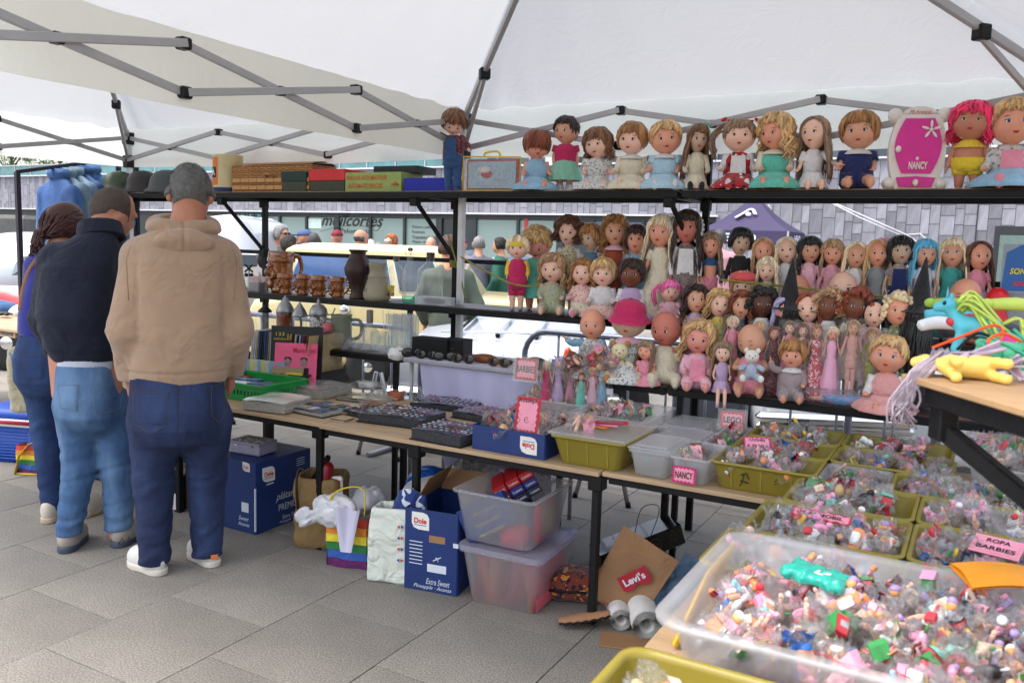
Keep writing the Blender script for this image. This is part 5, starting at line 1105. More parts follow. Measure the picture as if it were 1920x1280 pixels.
top_('brown skinned doll with short dark hair, magenta top and bead necklace',1063,223,Y=-.05,pose='stand',sk='tan',kind='baby',ratio=3.1,hair=('short','dark'),top='mag',skirt='x:mint',shoes='boot',sleeve='short',tilt=(0,0,-.6),eyes='brown')
top_('shaggy brown haired doll sucking a blue dummy',1122,243,sk='peach',hair=('shag','mid'),top='whitef',skirt='dress',closed=False,tilt=(.15,0,-.2))
top_('dark blond doll in a cream coat looking to the left',1187,233,sk='peach',hair=('bob','gold'),top='cream',skirt='dress',sleeve='long',tilt=(0,0,-.45),collar='white')
top_('orange faced doll with pale blond crop and blue gingham dress',1250,231,sk='orange',hair=('short','blond'),top='sky',skirt='dress',shoes='white',eyes='brown',collar='white',tilt=(.05,0,-.1))
top_('grey faced doll with long brown hair, mint ribbon and black shoes',1310,236,sk='pale',kind='girl',ratio=2.6,hair=('long','mid'),top='cream',skirt='dress',shoes='black',sleeve='long',hat=('ribbon',CL['mint']),tilt=(.05,0,.0))
top_('doll with bunches tied in red ribbons and a red printed pinafore',1388,226,sk='peach',hair=('pig','ash'),top='redpr',skirt='dress',sleeve='x:white',shoes='white',hat=('bows',CL['red']),ratio=2.4,apron='white')
top_('curly blond doll in an aqua dress with knitted sleeves looking left',1458,217,sk='orange',hair=('wavy','blond'),top='aqua',skirt='dress',sleeve='long:cream',collar='cream',tilt=(.1,0,-.5))
top_('long haired doll in a white turtleneck dress',1530,223,sk='peach',kind='girl',ratio=2.5,wide=1.12,hair=('part','ash'),top='white',skirt='dress',sleeve='puff',tilt=(0,0,-.45),arms={1:[(.5,-.5,-.6),(.6,-.9,-.2)]})
top_('golden bobbed doll in a navy suit with a big white collar',1614,213,sk='tan',hair=('bob','gold'),top='navy',pants='short:navy',sleeve='short',collar='white',tilt=(.1,0,-.15),ratio=2.3)
# troll-like doll, generic
t=top_('big tan doll with a shaggy hot pink mop, yellow bikini and green eyes',1825,196,Y=-.13,pose='stand',sk='troll',kind='baby',ratio=2.55,hair=('shag','hotpink'),eyes='green',top='yellow',skirt='bare',pants='short:yellow',sleeve=None,wide=1.15,yaw=.05)
top_('blonde doll with round pink boots cut by the right edge',1902,190,Y=-.12,sk='orange',hair=('short','blond'),eyes='blue',top='whitef',skirt='x:lblue',sleeve='pink',shoes='pink',ratio=2.2,apron='pink')
# second level, big old dolls standing at the back
g='old dolls on the middle shelf'
def mid_(lab,px,tp,Y=.03,z=z1,**k): k.setdefault('group',g); return dl('doll',lab,px,tp,Y,z,**k)
mid_('small roller skating doll in a yellow cap and magenta vest',972,446,-.15,pose='stand',kind='baby',ratio=3.6,sk='peach',hair=('bob','plat'),top='mag',sleeve='x:yellow',pants='short:mag',shoes='bluegrey',hat=('cap',CL['yellow']))
mid_('tousled blond doll in a mint hooded top looking down',1008,427,.0,pose='stand',ratio=2.9,sk='pink',hair=('short','blond'),top='aqua',skirt='dress',sleeve='long',tilt=(.5,0,-.4))
mid_('doll with bushy brown hair and a diamond print pinafore',1068,413,pose='stand',kind='girl',ratio=3.7,wide=1.1,sk='peach',hair=('curly','brown'),top='creamf',skirt='dress',sleeve='x:white',tilt=(0,0,-.25))
mid_('blond vintage doll with a navy bow and blue grey bib',1110,425,pose='stand',kind='girl',ratio=3.6,sk='pale',hair=('bob','gold'),top='bluegrey',skirt='dress',sleeve=None,hat=('band',CL['navy']),tilt=(0,0,-.5))
mid_('vintage doll with blond topknots and a rust dress with pink collar',1154,411,pose='stand',kind='girl',ratio=3.7,wide=1.1,sk='tan',hair=('wavy','gold'),top='rust',skirt='dress',sleeve=None,collar='lpink')
mid_('dark bobbed vintage doll with a navy bow on its pale blue bib',1195,428,pose='stand',kind='girl',ratio=3.5,wide=1.1,sk='orange',hair=('bob','dark'),top='lblue',skirt='dress',sleeve='white',tilt=(0,0,-.2))
mid_('platinum haired doll in a long cream gown with peach flowers',1242,409,-.06,pose='stand',kind='girl',ratio=3.6,wide=1.15,sk='orange',hair=('long','plat'),top='cream',skirt='gown',sleeve='puff',eyes='blue',hat=('ribbon',CL['white']),tilt=(.1,0,-.3))
mid_('brown haired doll in a white lace bonnet and grey floral skirt',1290,401,-.06,pose='stand',kind='girl',ratio=3.7,wide=1.1,sk='red',hair=('long','dark'),top='greyf',skirt='gown',sleeve='long:white',hat=('bonnet',CL['white']),apron='white',tilt=(.05,0,-.3))
mid_('wavy ash blond baby doll in a sage floral romper',1037,479,-.14,sk='peach',hair=('wavy','sand'),top='sagef',pants='sagef',sleeve='long',tilt=(.05,0,-.2))
mid_('small wavy haired baby doll in a pink floral jacket',1093,489,-.15,sk='peach',hair=('wavy','gold'),top='pinkf',pants='cream',sleeve='long',shoes='pink',ratio=2.5,tilt=(0,0,-.25))
mid_('straight blond doll in a white smock with pink hem',1133,487,-.14,sk='peach',hair=('bob','blond'),top='white',skirt='pinkf',sleeve='pinkf')
mid_('brown skinned doll with a dark bob in a lilac pinafore',1186,488,-.14,sk='brown',hair=('bob','dark'),top='lilac',skirt='dress',sleeve='long:white',shoes=None)
mid_('baby doll with bright pink bunches and a pink frilled dress',1258,527,-.16,sk='peach',hair=('pig','pink'),top='lpink',skirt='dress',sleeve='short',ratio=2.2)
mid_('bald baby doll peering between the pink haired doll and the back row',1304,516,-.03,sk='peach',hair=None,top='lpink',sleeve='short',ratio=2.2)
# fashion dolls
g='fashion dolls standing in a row on the middle shelf'
for lab,px,tp,kw in [
 ('doll with loose ash hair, blue tied top and bare midriff',1335,441,D(sk='orange',hair=('long','ash'),top='denim',skirt='bare',pants='pink',sleeve='long')),
 ('black haired boy doll in a black shirt and khaki trousers',1390,433,D(sk='pale',hair=('bob','black'),top='black',pants='khaki',sleeve='long')),
 ('strawberry blond doll in a dark dress behind the striped one',1432,452,D(sk='orange',hair=('part','sand'),top='maroonf',skirt='dress',sleeve=None)),
 ('pale haired doll with a white flower crown and white dress',1477,451,D(sk='peach',hair=('part','plat'),top='white',skirt='dress',sleeve='puff',hat=('flowers',CL['white']))),
 ('doll with very long black hair and a pale pink dress',1520,449,D(sk='tan',hair=('long','black'),top='lpink',skirt='dress',sleeve='short')),
 ('blonde doll in a pink striped dress',1563,454,D(sk='orange',hair=('long','sand'),top='pinkst',skirt='dress',sleeve='long')),
 ('pale blond doll in a white dress with a small gold cross',1607,460,D(sk='tan',hair=('part','plat'),top='white',skirt='dress',sleeve='short')),
 ('blond doll with a pink hair bow and grey tee shirt',1648,456,D(sk='orange',hair=('part','blond'),top='grey',skirt='x:grey',sleeve='short',hat=('ribbon',CL['pink']))),
 ('boy doll with a black mop, red check shirt and navy dungarees',1690,449,D(sk='pale',hair=('shag','black'),top='redpl',pants='navy',sleeve='short',apron='navy')),
 ('doll with long sky blue hair in a white satin dress',1737,455,D(sk='tan',hair=('long','blue'),top='satin',skirt='gown',sleeve='puff',eyes='blue')),
 ('doll with long white blond hair in a teal dress',1788,453,D(sk='tan',hair=('long','plat'),top='teal',skirt='gown',sleeve='short',eyes='blue')),
 ('dark haired doll in a pink jumper at the right end',1838,459,D(sk='orange',hair=('part','brown'),top='pink',skirt='x:lilac',sleeve='short'))]:
 mid_(lab,px,tp,.0,pose='stand',kind='girl',ratio=3.9,wide=1.1,group=g,detail=1,**kw)
mid_('small pale blond doll in a black and white striped shirt',1440,486,-.13,pose='stand',kind='girl',ratio=3.2,sk='peach',hair=('long','plat'),top='bwst',pants='black',sleeve='short',group=g,detail=1)
mid_('blond doll in a coral beret, only its head showing',1395,512,-.14,pose='stand',sk='peach',ratio=2.3,hair=('bob','blond'),top='pink',sleeve='short',hat=('beret',clo('coral',rgb(215,85,85))),group=g,detail=1)
mid_('bald baby doll head showing above the red curls',1583,514,-.1,sk='peach',hair=None,top='white',sleeve='short',ratio=2.0,group='bald baby dolls',detail=1)
mid_('bald tan baby doll half hidden behind the witch hat',1497,520,-.05,sk='orange',hair=None,top='denim',sleeve='short',ratio=2.2,group='bald baby dolls',detail=1,yaw=2.4)
mid_('bald baby doll at the right behind the turquoise pony',1812,527,-.12,sk='orange',hair=None,top='white',sleeve='short',ratio=1.9,group='bald baby dolls',detail=1)
# heads row standing on the riser
g='smaller fashion dolls in the lower row'
for lab,px,tp,kw in [
 ('doll with messy dark brown hair across its face and a lilac dress',1306,541,D(sk='tan',hair=('wavy','dark'),top='lilac',skirt='gown',sleeve=None)),
 ('curly blonde doll in a yellow and blue flowered dress',1350,549,D(sk='peach',hair=('wavy','blond'),top='yelf',skirt='gown',sleeve=None)),
 ('auburn doll in a dark sequinned top',1392,552,D(sk='tan',hair=('wavy','auburn'),top='sparkle',skirt='dress',sleeve='short')),
 ('dark skinned doll with a black afro and white collar',1431,548,D(sk='dark',hair=('afro','black'),top='white',skirt='dress',sleeve=None)),
 ('doll with smooth lilac hair and a silver black top',1474,563,D(sk='pink',hair=('part','lilac'),top='sparkle',skirt='dress',sleeve='short')),
 ('ginger doll with a pink top beside the lilac haired one',1517,558,D(sk='peach',hair=('part','red'),top='pink',skirt='dress',sleeve='short')),
 ('brown skinned doll with piled honey blond curls',1556,551,D(sk='brown',hair=('curly','sand'),top='white',skirt='dress',sleeve=None)),
 ('brown skinned doll with a cloud of red brown curls',1606,550,D(sk='brown',hair=('afro','red'),top='cream',skirt='dress',sleeve='short')),
 ('doll with straight black hair and pink lips beside the red curls',1641,567,D(sk='peach',hair=('part','black'),top='lpink',skirt='dress',sleeve='short')),
 ('doll with tight pale blond curls in a green flowered dress',1685,560,D(sk='orange',hair=('afro','pale'),top='greenf',skirt='dress',sleeve='short'))]:
 dl('doll',lab,px,tp,-.275,z0+.001,pose='stand',kind='girl',ratio=4.0,wide=1.15,group=g,detail=1,**kw)
for lab,px,tp in (('doll all in black with a tall pointed witch hat, left of the two',1483,511),('doll all in black with a tall pointed witch hat, right of the two',1727,513)):
 A=py(px,tp,-.26); make_doll('doll',lab,(A[0],-.26,z0),(A[2]-z0)*.78,2.6,pose='stand',kind='girl',ratio=3.3,sk='pale',hair=('long','black'),top='black',skirt='gown',sleeve='long',hat=('witch',CL['black']),seed=int(px),group='dolls in witch hats',detail=1)
# front row on the lowest shelf
g='baby dolls along the lowest shelf'
def low_(lab,px,tp,Y=-.38,**k): k.setdefault('group',g); return dl('doll',lab,px,tp,Y,k.pop('z',z0),**k)
low_('bald baby doll in a pale blue flowered frock with outstretched arms',1112,585,-.36,sk='orange',hair=None,top='whitef',skirt='dress',sleeve='x:lblue',arms={-1:[(-.8,-.6,-.1),(-.7,-.5,.5)],1:[(.3,-.6,-.6),(.1,-.9,-.2)]},eyes='blue',ratio=2.45)
low_('baby doll in a magenta sun hat and white sprigged dress',1181,572,-.36,sk='pale',hair=None,top='whitef',skirt='dress',sleeve='short',hat=('sun',CL['mag']),ratio=2.35,eyes='blue',collar='lpink')
low_('large ruddy bald baby doll in cream clothes sucking its hand',1250,590,-.34,sk='red',hair=None,top='cream',pants='cream',sleeve='long',ratio=2.3,shoes='cream',arms={1:[(.3,-.6,-.5),(-.5,-.6,.7)]},tilt=(.2,0,-.3))
low_('small doll with long light brown hair and a pink dress',1213,641,-.43,sk='orange',hair=('long','ash'),top='pink',skirt='dress',sleeve='short',ratio=2.5,tilt=(0,0,-.3))
low_('curly blond doll in pink towelling pyjamas with a ruffled bib',1312,604,-.38,sk='pink',hair=('wavy','blond'),top='lpink',pants='lpink',sleeve='long',ratio=2.3,apron='pink',tilt=(.1,0,.1))
low_('slim jointed doll in a lilac dress with its legs over the shelf edge',1357,643,-.42,kind='girl',sk='peach',hair=('long','ash'),top='lilac',skirt='dress',sleeve=None,long=True,ratio=2.7,shoes='purple',wide=1.15)
low_('bald brown baby doll hugging a striped toy bear',1411,613,-.37,sk='tan',hair=None,top='pink',skirt='bare',pants='short:pink',sleeve=None,ratio=2.3,closed=True,arms={-1:[(-.3,-.7,-.5),(.5,-.8,.2)],1:[(.4,-.7,-.5),(-.6,-.7,.1)]},tilt=(.15,0,-.4))
low_('brown fringed doll in a red and black tartan suit',1488,639,-.42,sk='orange',hair=('bob','gold'),top='redpl',pants='redpl',sleeve='long',collar='white',ratio=2.35,arms={-1:[(-.7,-.4,.2),(-.3,-.3,.9)]})
low_('blond doll in a red striped pinafore with side glancing blue eyes',1668,632,-.39,sk='orange',hair=('short','blond'),top='redst',skirt='dress',sleeve='x:white',eyes='blue',ratio=2.2,tilt=(0,0,-.35))
# bagged slim dolls
g='slim dolls sealed in clear bags'
BAG=film('doll_bag_film',(.99,.99,.99),.035,.08,1.,30,.16)
def slim(lab,px,tp,Y,z,kw,bag=True,w=.052):
 T=dl('doll',lab,px,tp,Y,z,pose='stand',kind='girl',ratio=6.2,group=g,detail=0,**kw); A=py(px,tp,Y); H=A[2]-z; r=random.Random(px)
 if bag:
  b=MB();
  def fn(u,v,s=1): return ((u-.5)*2*w*(1+.08*sin(v*7+px)),s*(.035*sin(pi*u)**.6+.006*sin(u*19+v*13+px))-.004,H*1.06*v)
  b.grid(lambda u,v:fn(u,v,-1),14,18); b.grid(lambda u,v:fn(u,v,1),14,18); part('clear_bag',b,BAG,T)
 return T
for lab,px,tp,kw in [('slim blond doll in pink behind the lilac dressed one',1375,598,D(sk='peach',hair=('bob','plat'),top='pink',skirt='gown',sleeve='long')),
 ('slim blond doll showing only its head behind the bald baby with the bear',1425,608,D(sk='orange',hair=('bob','blond'),top='mag',skirt='gown',sleeve=None)),
 ('slim dark tanned doll in a bag with copper hair',1452,618,D(sk='tan',hair=('wavy','auburn'),top='maroonf',skirt='gown',sleeve=None)),
 ('slim doll in a pink and white dress, sealed in a bag',1482,607,D(sk='peach',hair=('long','ash'),top='pink',skirt='gown',sleeve=None)),
 ('slim doll in a flowered pink dress, sealed in a bag',1507,612,D(sk='peach',hair=('long','mid'),top='pinkf',skirt='gown',sleeve=None)),
 ('slim doll in a red and silver brocade gown, sealed in a bag',1533,614,D(sk='tan',hair=('long','gold'),top='silverred',skirt='gown',sleeve=None)),
 ('slim doll in a pale pink satin gown, sealed in a bag',1562,618,D(sk='pink',hair=('long','plat'),top='pinksat',skirt='gown',sleeve=None)),
 ('slim doll in a dusty pink jumpsuit, sealed in a bag',1601,606,D(sk='tan',hair=('long','sand'),top='nude',pants='nude',sleeve='long')),
 ('slim blond doll in a moss green outfit, sealed in a bag',1636,622,D(sk='pale',hair=('bob','gold'),top='green',pants='green',sleeve='long'))]:
 slim(lab,px,tp,-.385 if px>1510 else -.35,z0,kw)
# soft toys
def bear(lab,base,H,yaw,m,m2,pm=None,tilt=0):
 T=thing('teddy_bear',lab,'soft toy',base,yaw); s=H
 b=MB(); b.ell((0,0,.27*s),(.20*s,.17*s,.26*s),16,11); part('body',b,pm or m,T)
 b=MB(); b.ell((0,0,.72*s),(.21*s,.19*s,.20*s),16,11); b.ell((0,-.17*s,.67*s),(.09*s,.08*s,.07*s),10,7); part('head',b,m,T)
 for k in(-1,1):
  b=MB(); b.ell((k*.17*s,0,.90*s),(.075*s,.04*s,.08*s),10,7); part('ear',b,m2,T)
  b=MB(); limb(b,[(k*.17*s,-.02*s,.44*s),(k*.36*s,-.14*s,.34*s)],[.085*s,.08*s],9); part('arm',b,pm or m,T)
  b=MB(); limb(b,[(k*.13*s,-.05*s,.12*s),(k*.24*s,-.34*s,.11*s)],[.12*s,.11*s],9); part('leg',b,pm or m,T)
  b=MB(); b.ell((k*.26*s,-.42*s,.11*s),(.09*s,.05*s,.11*s),10,7); part('foot',b,m2,T)
  b=MB(); b.ell((k*.08*s,-.175*s,.76*s),.017*s,6,5); part('eye',b,PUP,T)
 b=MB(); b.ell((0,-.25*s,.70*s),(.03*s,.015*s,.02*s),7,5); part('nose',b,LIP,T); return T
A=py(1163,640,-.44); bear('cream teddy bear seated between the sun hat baby and the long haired doll',(A[0],-.44,z0),A[2]-z0+.01,.35,mat('cream_plush',rgb(225,215,175),.95,var=.1,bump=.8,bs=160),mat('tan_plush',rgb(175,125,75),.95,var=.1,bump=.8,bs=160))
A=py(1413,652,-.47); B=py(1413,712,-.47); bear('white toy bear in blue striped pyjamas held by the brown baby doll',(A[0],-.49,B[2]),A[2]-B[2]+.005,.3,mat('white_plush',rgb(225,222,210),.95,var=.1,bump=.8,bs=160),mat('white_plush',rgb(225,222,210),.95),pm=CL['bstripe'])
WSH=mat('white_shoe_leather',rgb(205,203,198),.5,var=.06,vs=20,bump=.2,bs=60); WSO=mat('white_rubber_sole',rgb(198,190,178),.6,var=.08); STI=mat('jeans_stitching',rgb(95,80,62),.8,var=0)
# man in the tan hoodie
p=Person('man in a tan hoodie and dark blue jeans, nearest of the three shoppers',pz(330,1068),radians(51))
L=p.L
HOOD=mat('tan_sweatshirt',rgb(160,132,108),.92,var=.06,vs=6,bump=.35,bs=260,sheen=.3,wr=.45,wrs=7); DKJ=denim('dark_denim',rgb(24,36,68),rgb(46,64,104))
hc=L(357,364,.03); J={'sl':L(268,484,.02),'sr':L(412,486,.02),'el':L(237,620,-.02),'er':L(441,618,-.01),'wl':L(247,712,.10),'wr':L(432,700,.14)}
kl,kr=L(288,905,.03),L(388,890,.04); al,ar=L(291,1048,.0),L(388,1022,.03); hl,hr=L(290,790,.02),L(386,788,.02)
zt=lambda y:L(335,y)[2]; X=lambda x,y:L(x,y)[0]
Rh=rot(-.38,0,-.08)
def body(P):
 f=head_sdf(hc,1.06,Rh)(P); f=sm_(f,cap_(P,hc+[0,-.02,-.05],L(345,440,-.01),.062,.075),.03)
 f=sm_(f,prof_(P,[zt(790),zt(760),zt(600),zt(480),zt(430)],[X(337,860)]*5,[.02]*5,[.12,.16,.16,.17,.10],[.09,.11,.11,.11,.06]),.04)
 f=np.minimum(f,chain(P,[J['sl'],J['el'],J['wl']],[.055,.045,.030])); f=np.minimum(f,chain(P,[J['sr'],J['er'],J['wr']],[.055,.045,.030]))
 for w,s_ in ((J['wl'],1),(J['wr'],-1)):
  f=sm_(f,el_(P,w+NA([0,.02,-.045]),(.022,.036,.05)),.015)
  for i in range(4): f=sm_(f,cap_(P,w+NA([s_*.004,-.008+.02*i,-.08]),w+NA([s_*.012,.004+.018*i,-.125+.006*abs(i-1.5)]),.0095,.008),.004)
  f=sm_(f,cap_(P,w+NA([s_*.01,.045,-.03]),w+NA([s_*.02,.06,-.08]),.011,.009),.006)
 f=sm_(f,chain(P,[hl,kl,al],[.075,.055,.042]),.03); f=sm_(f,chain(P,[hr,kr,ar],[.075,.055,.042]),.03); return f
p.add('body',body,(-.36,-.16,.03),(.36,.30,1.80),.0115,pskin('man',rgb(176,118,92)))
# hoodie
zH=zt(716); zz=[zH,zt(690),zt(640),zt(560),zt(490),zt(455),zt(432),zt(415)]
cxs=[X(336,700),X(336,680),X(338,640),X(340,560),X(340,490),X(340,455),X(340,432),X(342,415)]; ppm=(X(400,600)-X(300,600))/100
ww=[ppm*92,ppm*97,ppm*97,ppm*95,ppm*97,ppm*84,ppm*58,ppm*34]
def hoodie(P):
 f=prof_(P,zz,cxs,[.03,.02,.01,.0,-.01,-.0,.0,.0],ww,[.155,.165,.17,.165,.15,.125,.10,.075],2.2)
 f=sm_(f,chain(P,[J['sl']+[.02,0,0],J['sl'],J['el'],J['wl']+[0,-.01,.02]],[.080,.088,.078,.058]),.03); f=sm_(f,chain(P,[J['sr']-[.02,0,0],J['sr'],J['er'],J['wr']+[0,-.01,.02]],[.080,.088,.078,.058]),.03)
 f=f+folds(P,[(J['el'],.10),(J['er'],.10),(J['wl'],.07),(J['wr'],.07)],.0028,75,3)
 f=f+.004*wob(P*[1,1,.45],9,5)+.0045*np.sin(18*(P[...,0]*1.2+P[...,2]*1.0)+2*wob(P,3,8))*np.exp(-((P[...,2]-zt(660))/.2)**2)
 ax=np.abs(P[...,0]-cxs[3]); f=f+.006*np.exp(-((ax-ppm*78)/.012)**2)*(P[...,2]<zt(470))*(P[...,2]>zt(640))
 rb=np.exp(-((P[...,2]-(zH+.055))/.006)**2)*(ax<ppm*100); f=f+.006*rb
 return np.maximum(f,zH-P[...,2])
p.add('hoodie',hoodie,(-.38,-.24,zH-.02),(.38,.32,zt(405)+.02),.0085,HOOD); bv=p.bvh()
n0=L(345,432,-.02)
def hood(P):
 q=P-n0; a=np.sqrt((q[...,0]/1.35)**2+((q[...,1]-.03)/1.0)**2); t=np.sqrt((a-.082)**2+((q[...,2]-.012-.22*q[...,1])/1.25)**2)-.031
 f=sm_(t,el_(P,n0+NA([0,-.098,-.045]),(.118,.038,.055)),.03); f=f+.004*np.sin(75*(q[...,2]+.35*np.abs(q[...,0]))+1.5*wob(P,8,3))*(q[...,1]<.02)
 f=f+.006*np.exp(-(q[...,0]/.005)**2)*(q[...,1]<0); return f
p.add('hood',hood,n0-[.24,.26,.14],n0+[.24,.22,.14],.007,HOOD)
for s_,k in (((X(252,440),zt(440)),-1),((X(428,442),zt(442)),1)):
 a=X(238 if k<0 else 442,470); stitch(p.T,bv,[(s_[0],s_[1]),(a,zt(490)),(X(243 if k<0 else 436,560),zt(560))],mat('tan_seam',rgb(142,116,94),.9,var=0),.0018,.0005,'seam')
zj=zt(690)
def jeans(P):
 f=prof_(P,[zt(848),zt(825),zt(795),zt(760),zj],[X(336,850)]*5,[.03,.01,.0,.0,.015],[ppm*40,ppm*78,ppm*90,ppm*92,ppm*86],[.06,.13,.16,.16,.13],2.3)
 f=sm_(f,chain(P,[hl,kl,al+[0,0,-.035]],[.114,.084,.064]),.035); f=sm_(f,chain(P,[hr,kr,ar+[0,0,-.035]],[.114,.084,.066]),.035)
 f=f+folds(P,[(kl,.12),(kr,.12),(al,.17),(ar,.17)],.0032,74,11)+.003*wob(P,12,4)+.006*np.exp(-((P[...,0]-X(338,800))/.006)**2)*(P[...,2]>zt(850))
 f=f+.003*np.sin(60*(P[...,2]-.8*np.abs(P[...,0]-X(338,860))))*np.exp(-((P[...,2]-zt(868))/.05)**2)
 return np.maximum(f,al[2]-.018-P[...,2])
p.add('jeans',jeans,(-.30,-.20,.0),(.30,.24,zj+.02),.008,DKJ); bv=p.bvh()
for a,b_,c,d in (((252,726),(315,724),(312,782),(284,796)),((393,720),(424,714),(422,772),(408,786))):
 Q=[(X(*q),zt(q[1])) for q in (a,b_,c,d)]; e=(Q[3][0]-(Q[2][0]-Q[3][0]),Q[2][1])
 patch(p.T,bv,[Q[0],Q[1],Q[2],(Q[0][0]*.9+Q[3][0]*.1,Q[2][1])],DKJ); stitch(p.T,bv,[Q[0],Q[1]],STI,off=.0052,k=10); stitch(p.T,bv,[Q[1],Q[2],Q[3],(Q[0][0]*.95+Q[3][0]*.05,Q[2][1]),Q[0]],STI,off=.0045,k=8)
stitch(p.T,bv,[(X(338,722),zt(722)),(X(338,760),zt(760)),(X(337,815),zt(815))],STI,k=8)
for q in (kl,kr): pass
o,R_,c,Ls=shoe(p,L(306,1078,-.05)*[1,1,0],L(248,1048,.15)*[1,1,0],WSH,WSO); o,R_,c,Ls=shoe(p,L(404,1060,-.02)*[1,1,0],L(362,1030,.19)*[1,1,0],WSH,WSO)
b=MB(); b.box(L(402,1044,-.062),(.030,.006,.022),bev=.002); part('heel_tab',b,mat('orange_tab',rgb(205,110,45),.7),o)
HG=mat('grey_hair',rgb(92,90,88),.6,var=.35,vs=60,island=.6)
def hair(P):
 f=head_sdf(hc,1.06,Rh)(P)-.007; q=(P-hc)@Rh; return np.maximum(f+.0025*wob(P,60,2),np.maximum(q[...,1]*.8-q[...,2]*.35-.045,-(q[...,2]+.070+q[...,1]*.15)+np.where(np.abs(q[...,0])>.07,.05,0)))
p.add('hair',hair,hc-.16,hc+.16,.005,HG); fuzz(hc+Rh@NA([0,-.012,.018])*1.06,(.084,.106,.106),Rh,7000,.017,HG,p.T,lambda d:d[1]*.8-d[2]*.5<.40 and d[2]>-.62,1)
# man in the navy jacket
p=Person('man with shaved greying hair in a navy jacket and light blue jeans, middle shopper',pz(165,1028),radians(46))
L=p.L; X=lambda x,y:L(x,y)[0]; zt=lambda y:L(150,y)[2]; ppm=(X(200,600)-X(100,600))/100
NAV=mat('navy_jacket',rgb(17,24,44),.85,var=.1,vs=8,bump=.3,bs=300,sheen=.05,wr=.45,wrs=7); LTJ=denim('light_denim',rgb(62,92,132),rgb(112,144,178))
hc=L(212,400,.14); Rh=rot(-.62,0,0)@rot(0,0,-.55); Rh=rot(-.35,.25,-1.0)
J={'sl':L(112,492,.02),'sr':L(222,492,.10),'el':L(88,600,.05),'er':L(245,620,.12),'wl':L(118,690,.22),'wr':L(240,690,.26)}
kl,kr=L(150,865,.03),L(222,880,.05); al,ar=L(128,990,.0),L(222,1000,.03); hl,hr=L(145,760,.0),L(212,765,.03)
def body(P):
 f=head_sdf(hc,1.04,Rh)(P); f=sm_(f,cap_(P,hc+[-.01,-.03,-.05],L(182,450,.05),.060,.075),.03)
 f=sm_(f,prof_(P,[zt(775),zt(740),zt(600),zt(480)],[X(170,775),X(165,740),X(150,600),X(165,480)],[.0,.0,.03,.06],[.12,.15,.15,.14],[.09,.11,.11,.09]),.04)
 f=np.minimum(f,chain(P,[J['sl'],J['el'],J['wl']],[.055,.045,.030])); f=np.minimum(f,chain(P,[J['sr'],J['er'],J['wr']],[.055,.045,.030]))
 for w in (J['wl'],J['wr']): f=sm_(f,el_(P,w+NA([0,.05,-.02]),(.03,.05,.035)),.02)
 f=sm_(f,chain(P,[hl,kl,al],[.075,.055,.042]),.03); f=sm_(f,chain(P,[hr,kr,ar],[.075,.055,.042]),.03); return f
p.add('body',body,(-.36,-.2,.03),(.40,.38,1.75),.0115,pskin('man_two',rgb(186,128,104)))
zH=zt(676)
def jacket(P):
 f=prof_(P,[zH,zt(650),zt(590),zt(500),zt(460),zt(435)],[X(160,676),X(155,650),X(148,590),X(150,500),X(165,460),X(183,435)],[.02,.0,-.02,.0,.03,.05],[ppm*62,ppm*72,ppm*76,ppm*72,ppm*56,ppm*34],[.14,.155,.17,.16,.13,.09],2.2)
 f=sm_(f,chain(P,[J['sl']+[.02,0,0],J['sl'],J['el'],J['wl']],[.08,.088,.072,.05]),.03); f=sm_(f,chain(P,[J['sr']-[.02,0,0],J['sr'],J['er'],J['wr']],[.08,.088,.072,.05]),.03)
 f=f+folds(P,[(J['el'],.14),(J['er'],.13),(J['wl'],.09)],.0035,70,23)+.004*wob(P*[1,1,.5],9,6)
 f=f+.005*np.exp(-((P[...,2]-zt(505)-.08*P[...,0])/.005)**2)+.006*np.exp(-((P[...,2]-zH-.05)/.006)**2)
 return np.maximum(f,zH-P[...,2])
p.add('jacket',jacket,(-.40,-.24,zH-.02),(.42,.42,zt(420)),.009,NAV)
n0=L(188,436,.06)
def coll(P):
 q=(P-n0)@rot(-.35,-.12,0); a=np.sqrt((q[...,0]/1.05)**2+(q[...,1])**2); f=np.maximum(np.abs(a-.085+.16*q[...,2])-.011,np.abs(q[...,2]-.005)-.036); return f+.002*wob(P,12,3)
p.add('collar',coll,n0-.17,n0+.17,.006,NAV)
def shirt(P):
 f=prof_(P,[zt(694),zt(670)],[X(162,690)]*2,[.01]*2,[ppm*58,ppm*57],[.14,.14],2.2); return np.maximum(f+.003*wob(P,20,2),-.0+zt(694)+.03*P[...,0]-P[...,2])
p.add('shirt_hem',shirt,(-.3,-.2,zt(700)-.03),(.3,.2,zt(660)),.008,mat('pale_shirt',rgb(185,190,205),.9))
zj=zt(680)
def jeans(P):
 f=prof_(P,[zt(822),zt(800),zt(775),zt(740),zj],[X(176,822),X(174,800),X(170,775),X(166,740),X(160,690)],[.03,.01,.0,-.01,.0],[ppm*30,ppm*55,ppm*61,ppm*62,ppm*55],[.06,.12,.16,.155,.13],2.3)
 f=sm_(f,chain(P,[hl,kl,al+[0,0,-.03]],[.103,.075,.058]),.03); f=sm_(f,chain(P,[hr,kr,ar+[0,0,-.03]],[.102,.076,.060]),.03)
 f=f+folds(P,[(kl,.12),(kr,.12),(al,.15),(ar,.15)],.0032,78,31)+.003*wob(P,12,7); return np.maximum(f,al[2]-.03-P[...,2])
p.add('jeans',jeans,(-.30,-.22,.0),(.34,.26,zj+.02),.008,LTJ); bv=p.bvh()
for Q in ([(120,712),(160,712),(158,758),(128,756)],[(186,716),(232,716),(228,762),(190,764)]):
 Q=[(X(*q),zt(q[1])) for q in Q]; patch(p.T,bv,Q,LTJ); stitch(p.T,bv,Q+[Q[0]],mat('pale_stitching',rgb(120,125,130),.8,var=0),off=.005,k=8)
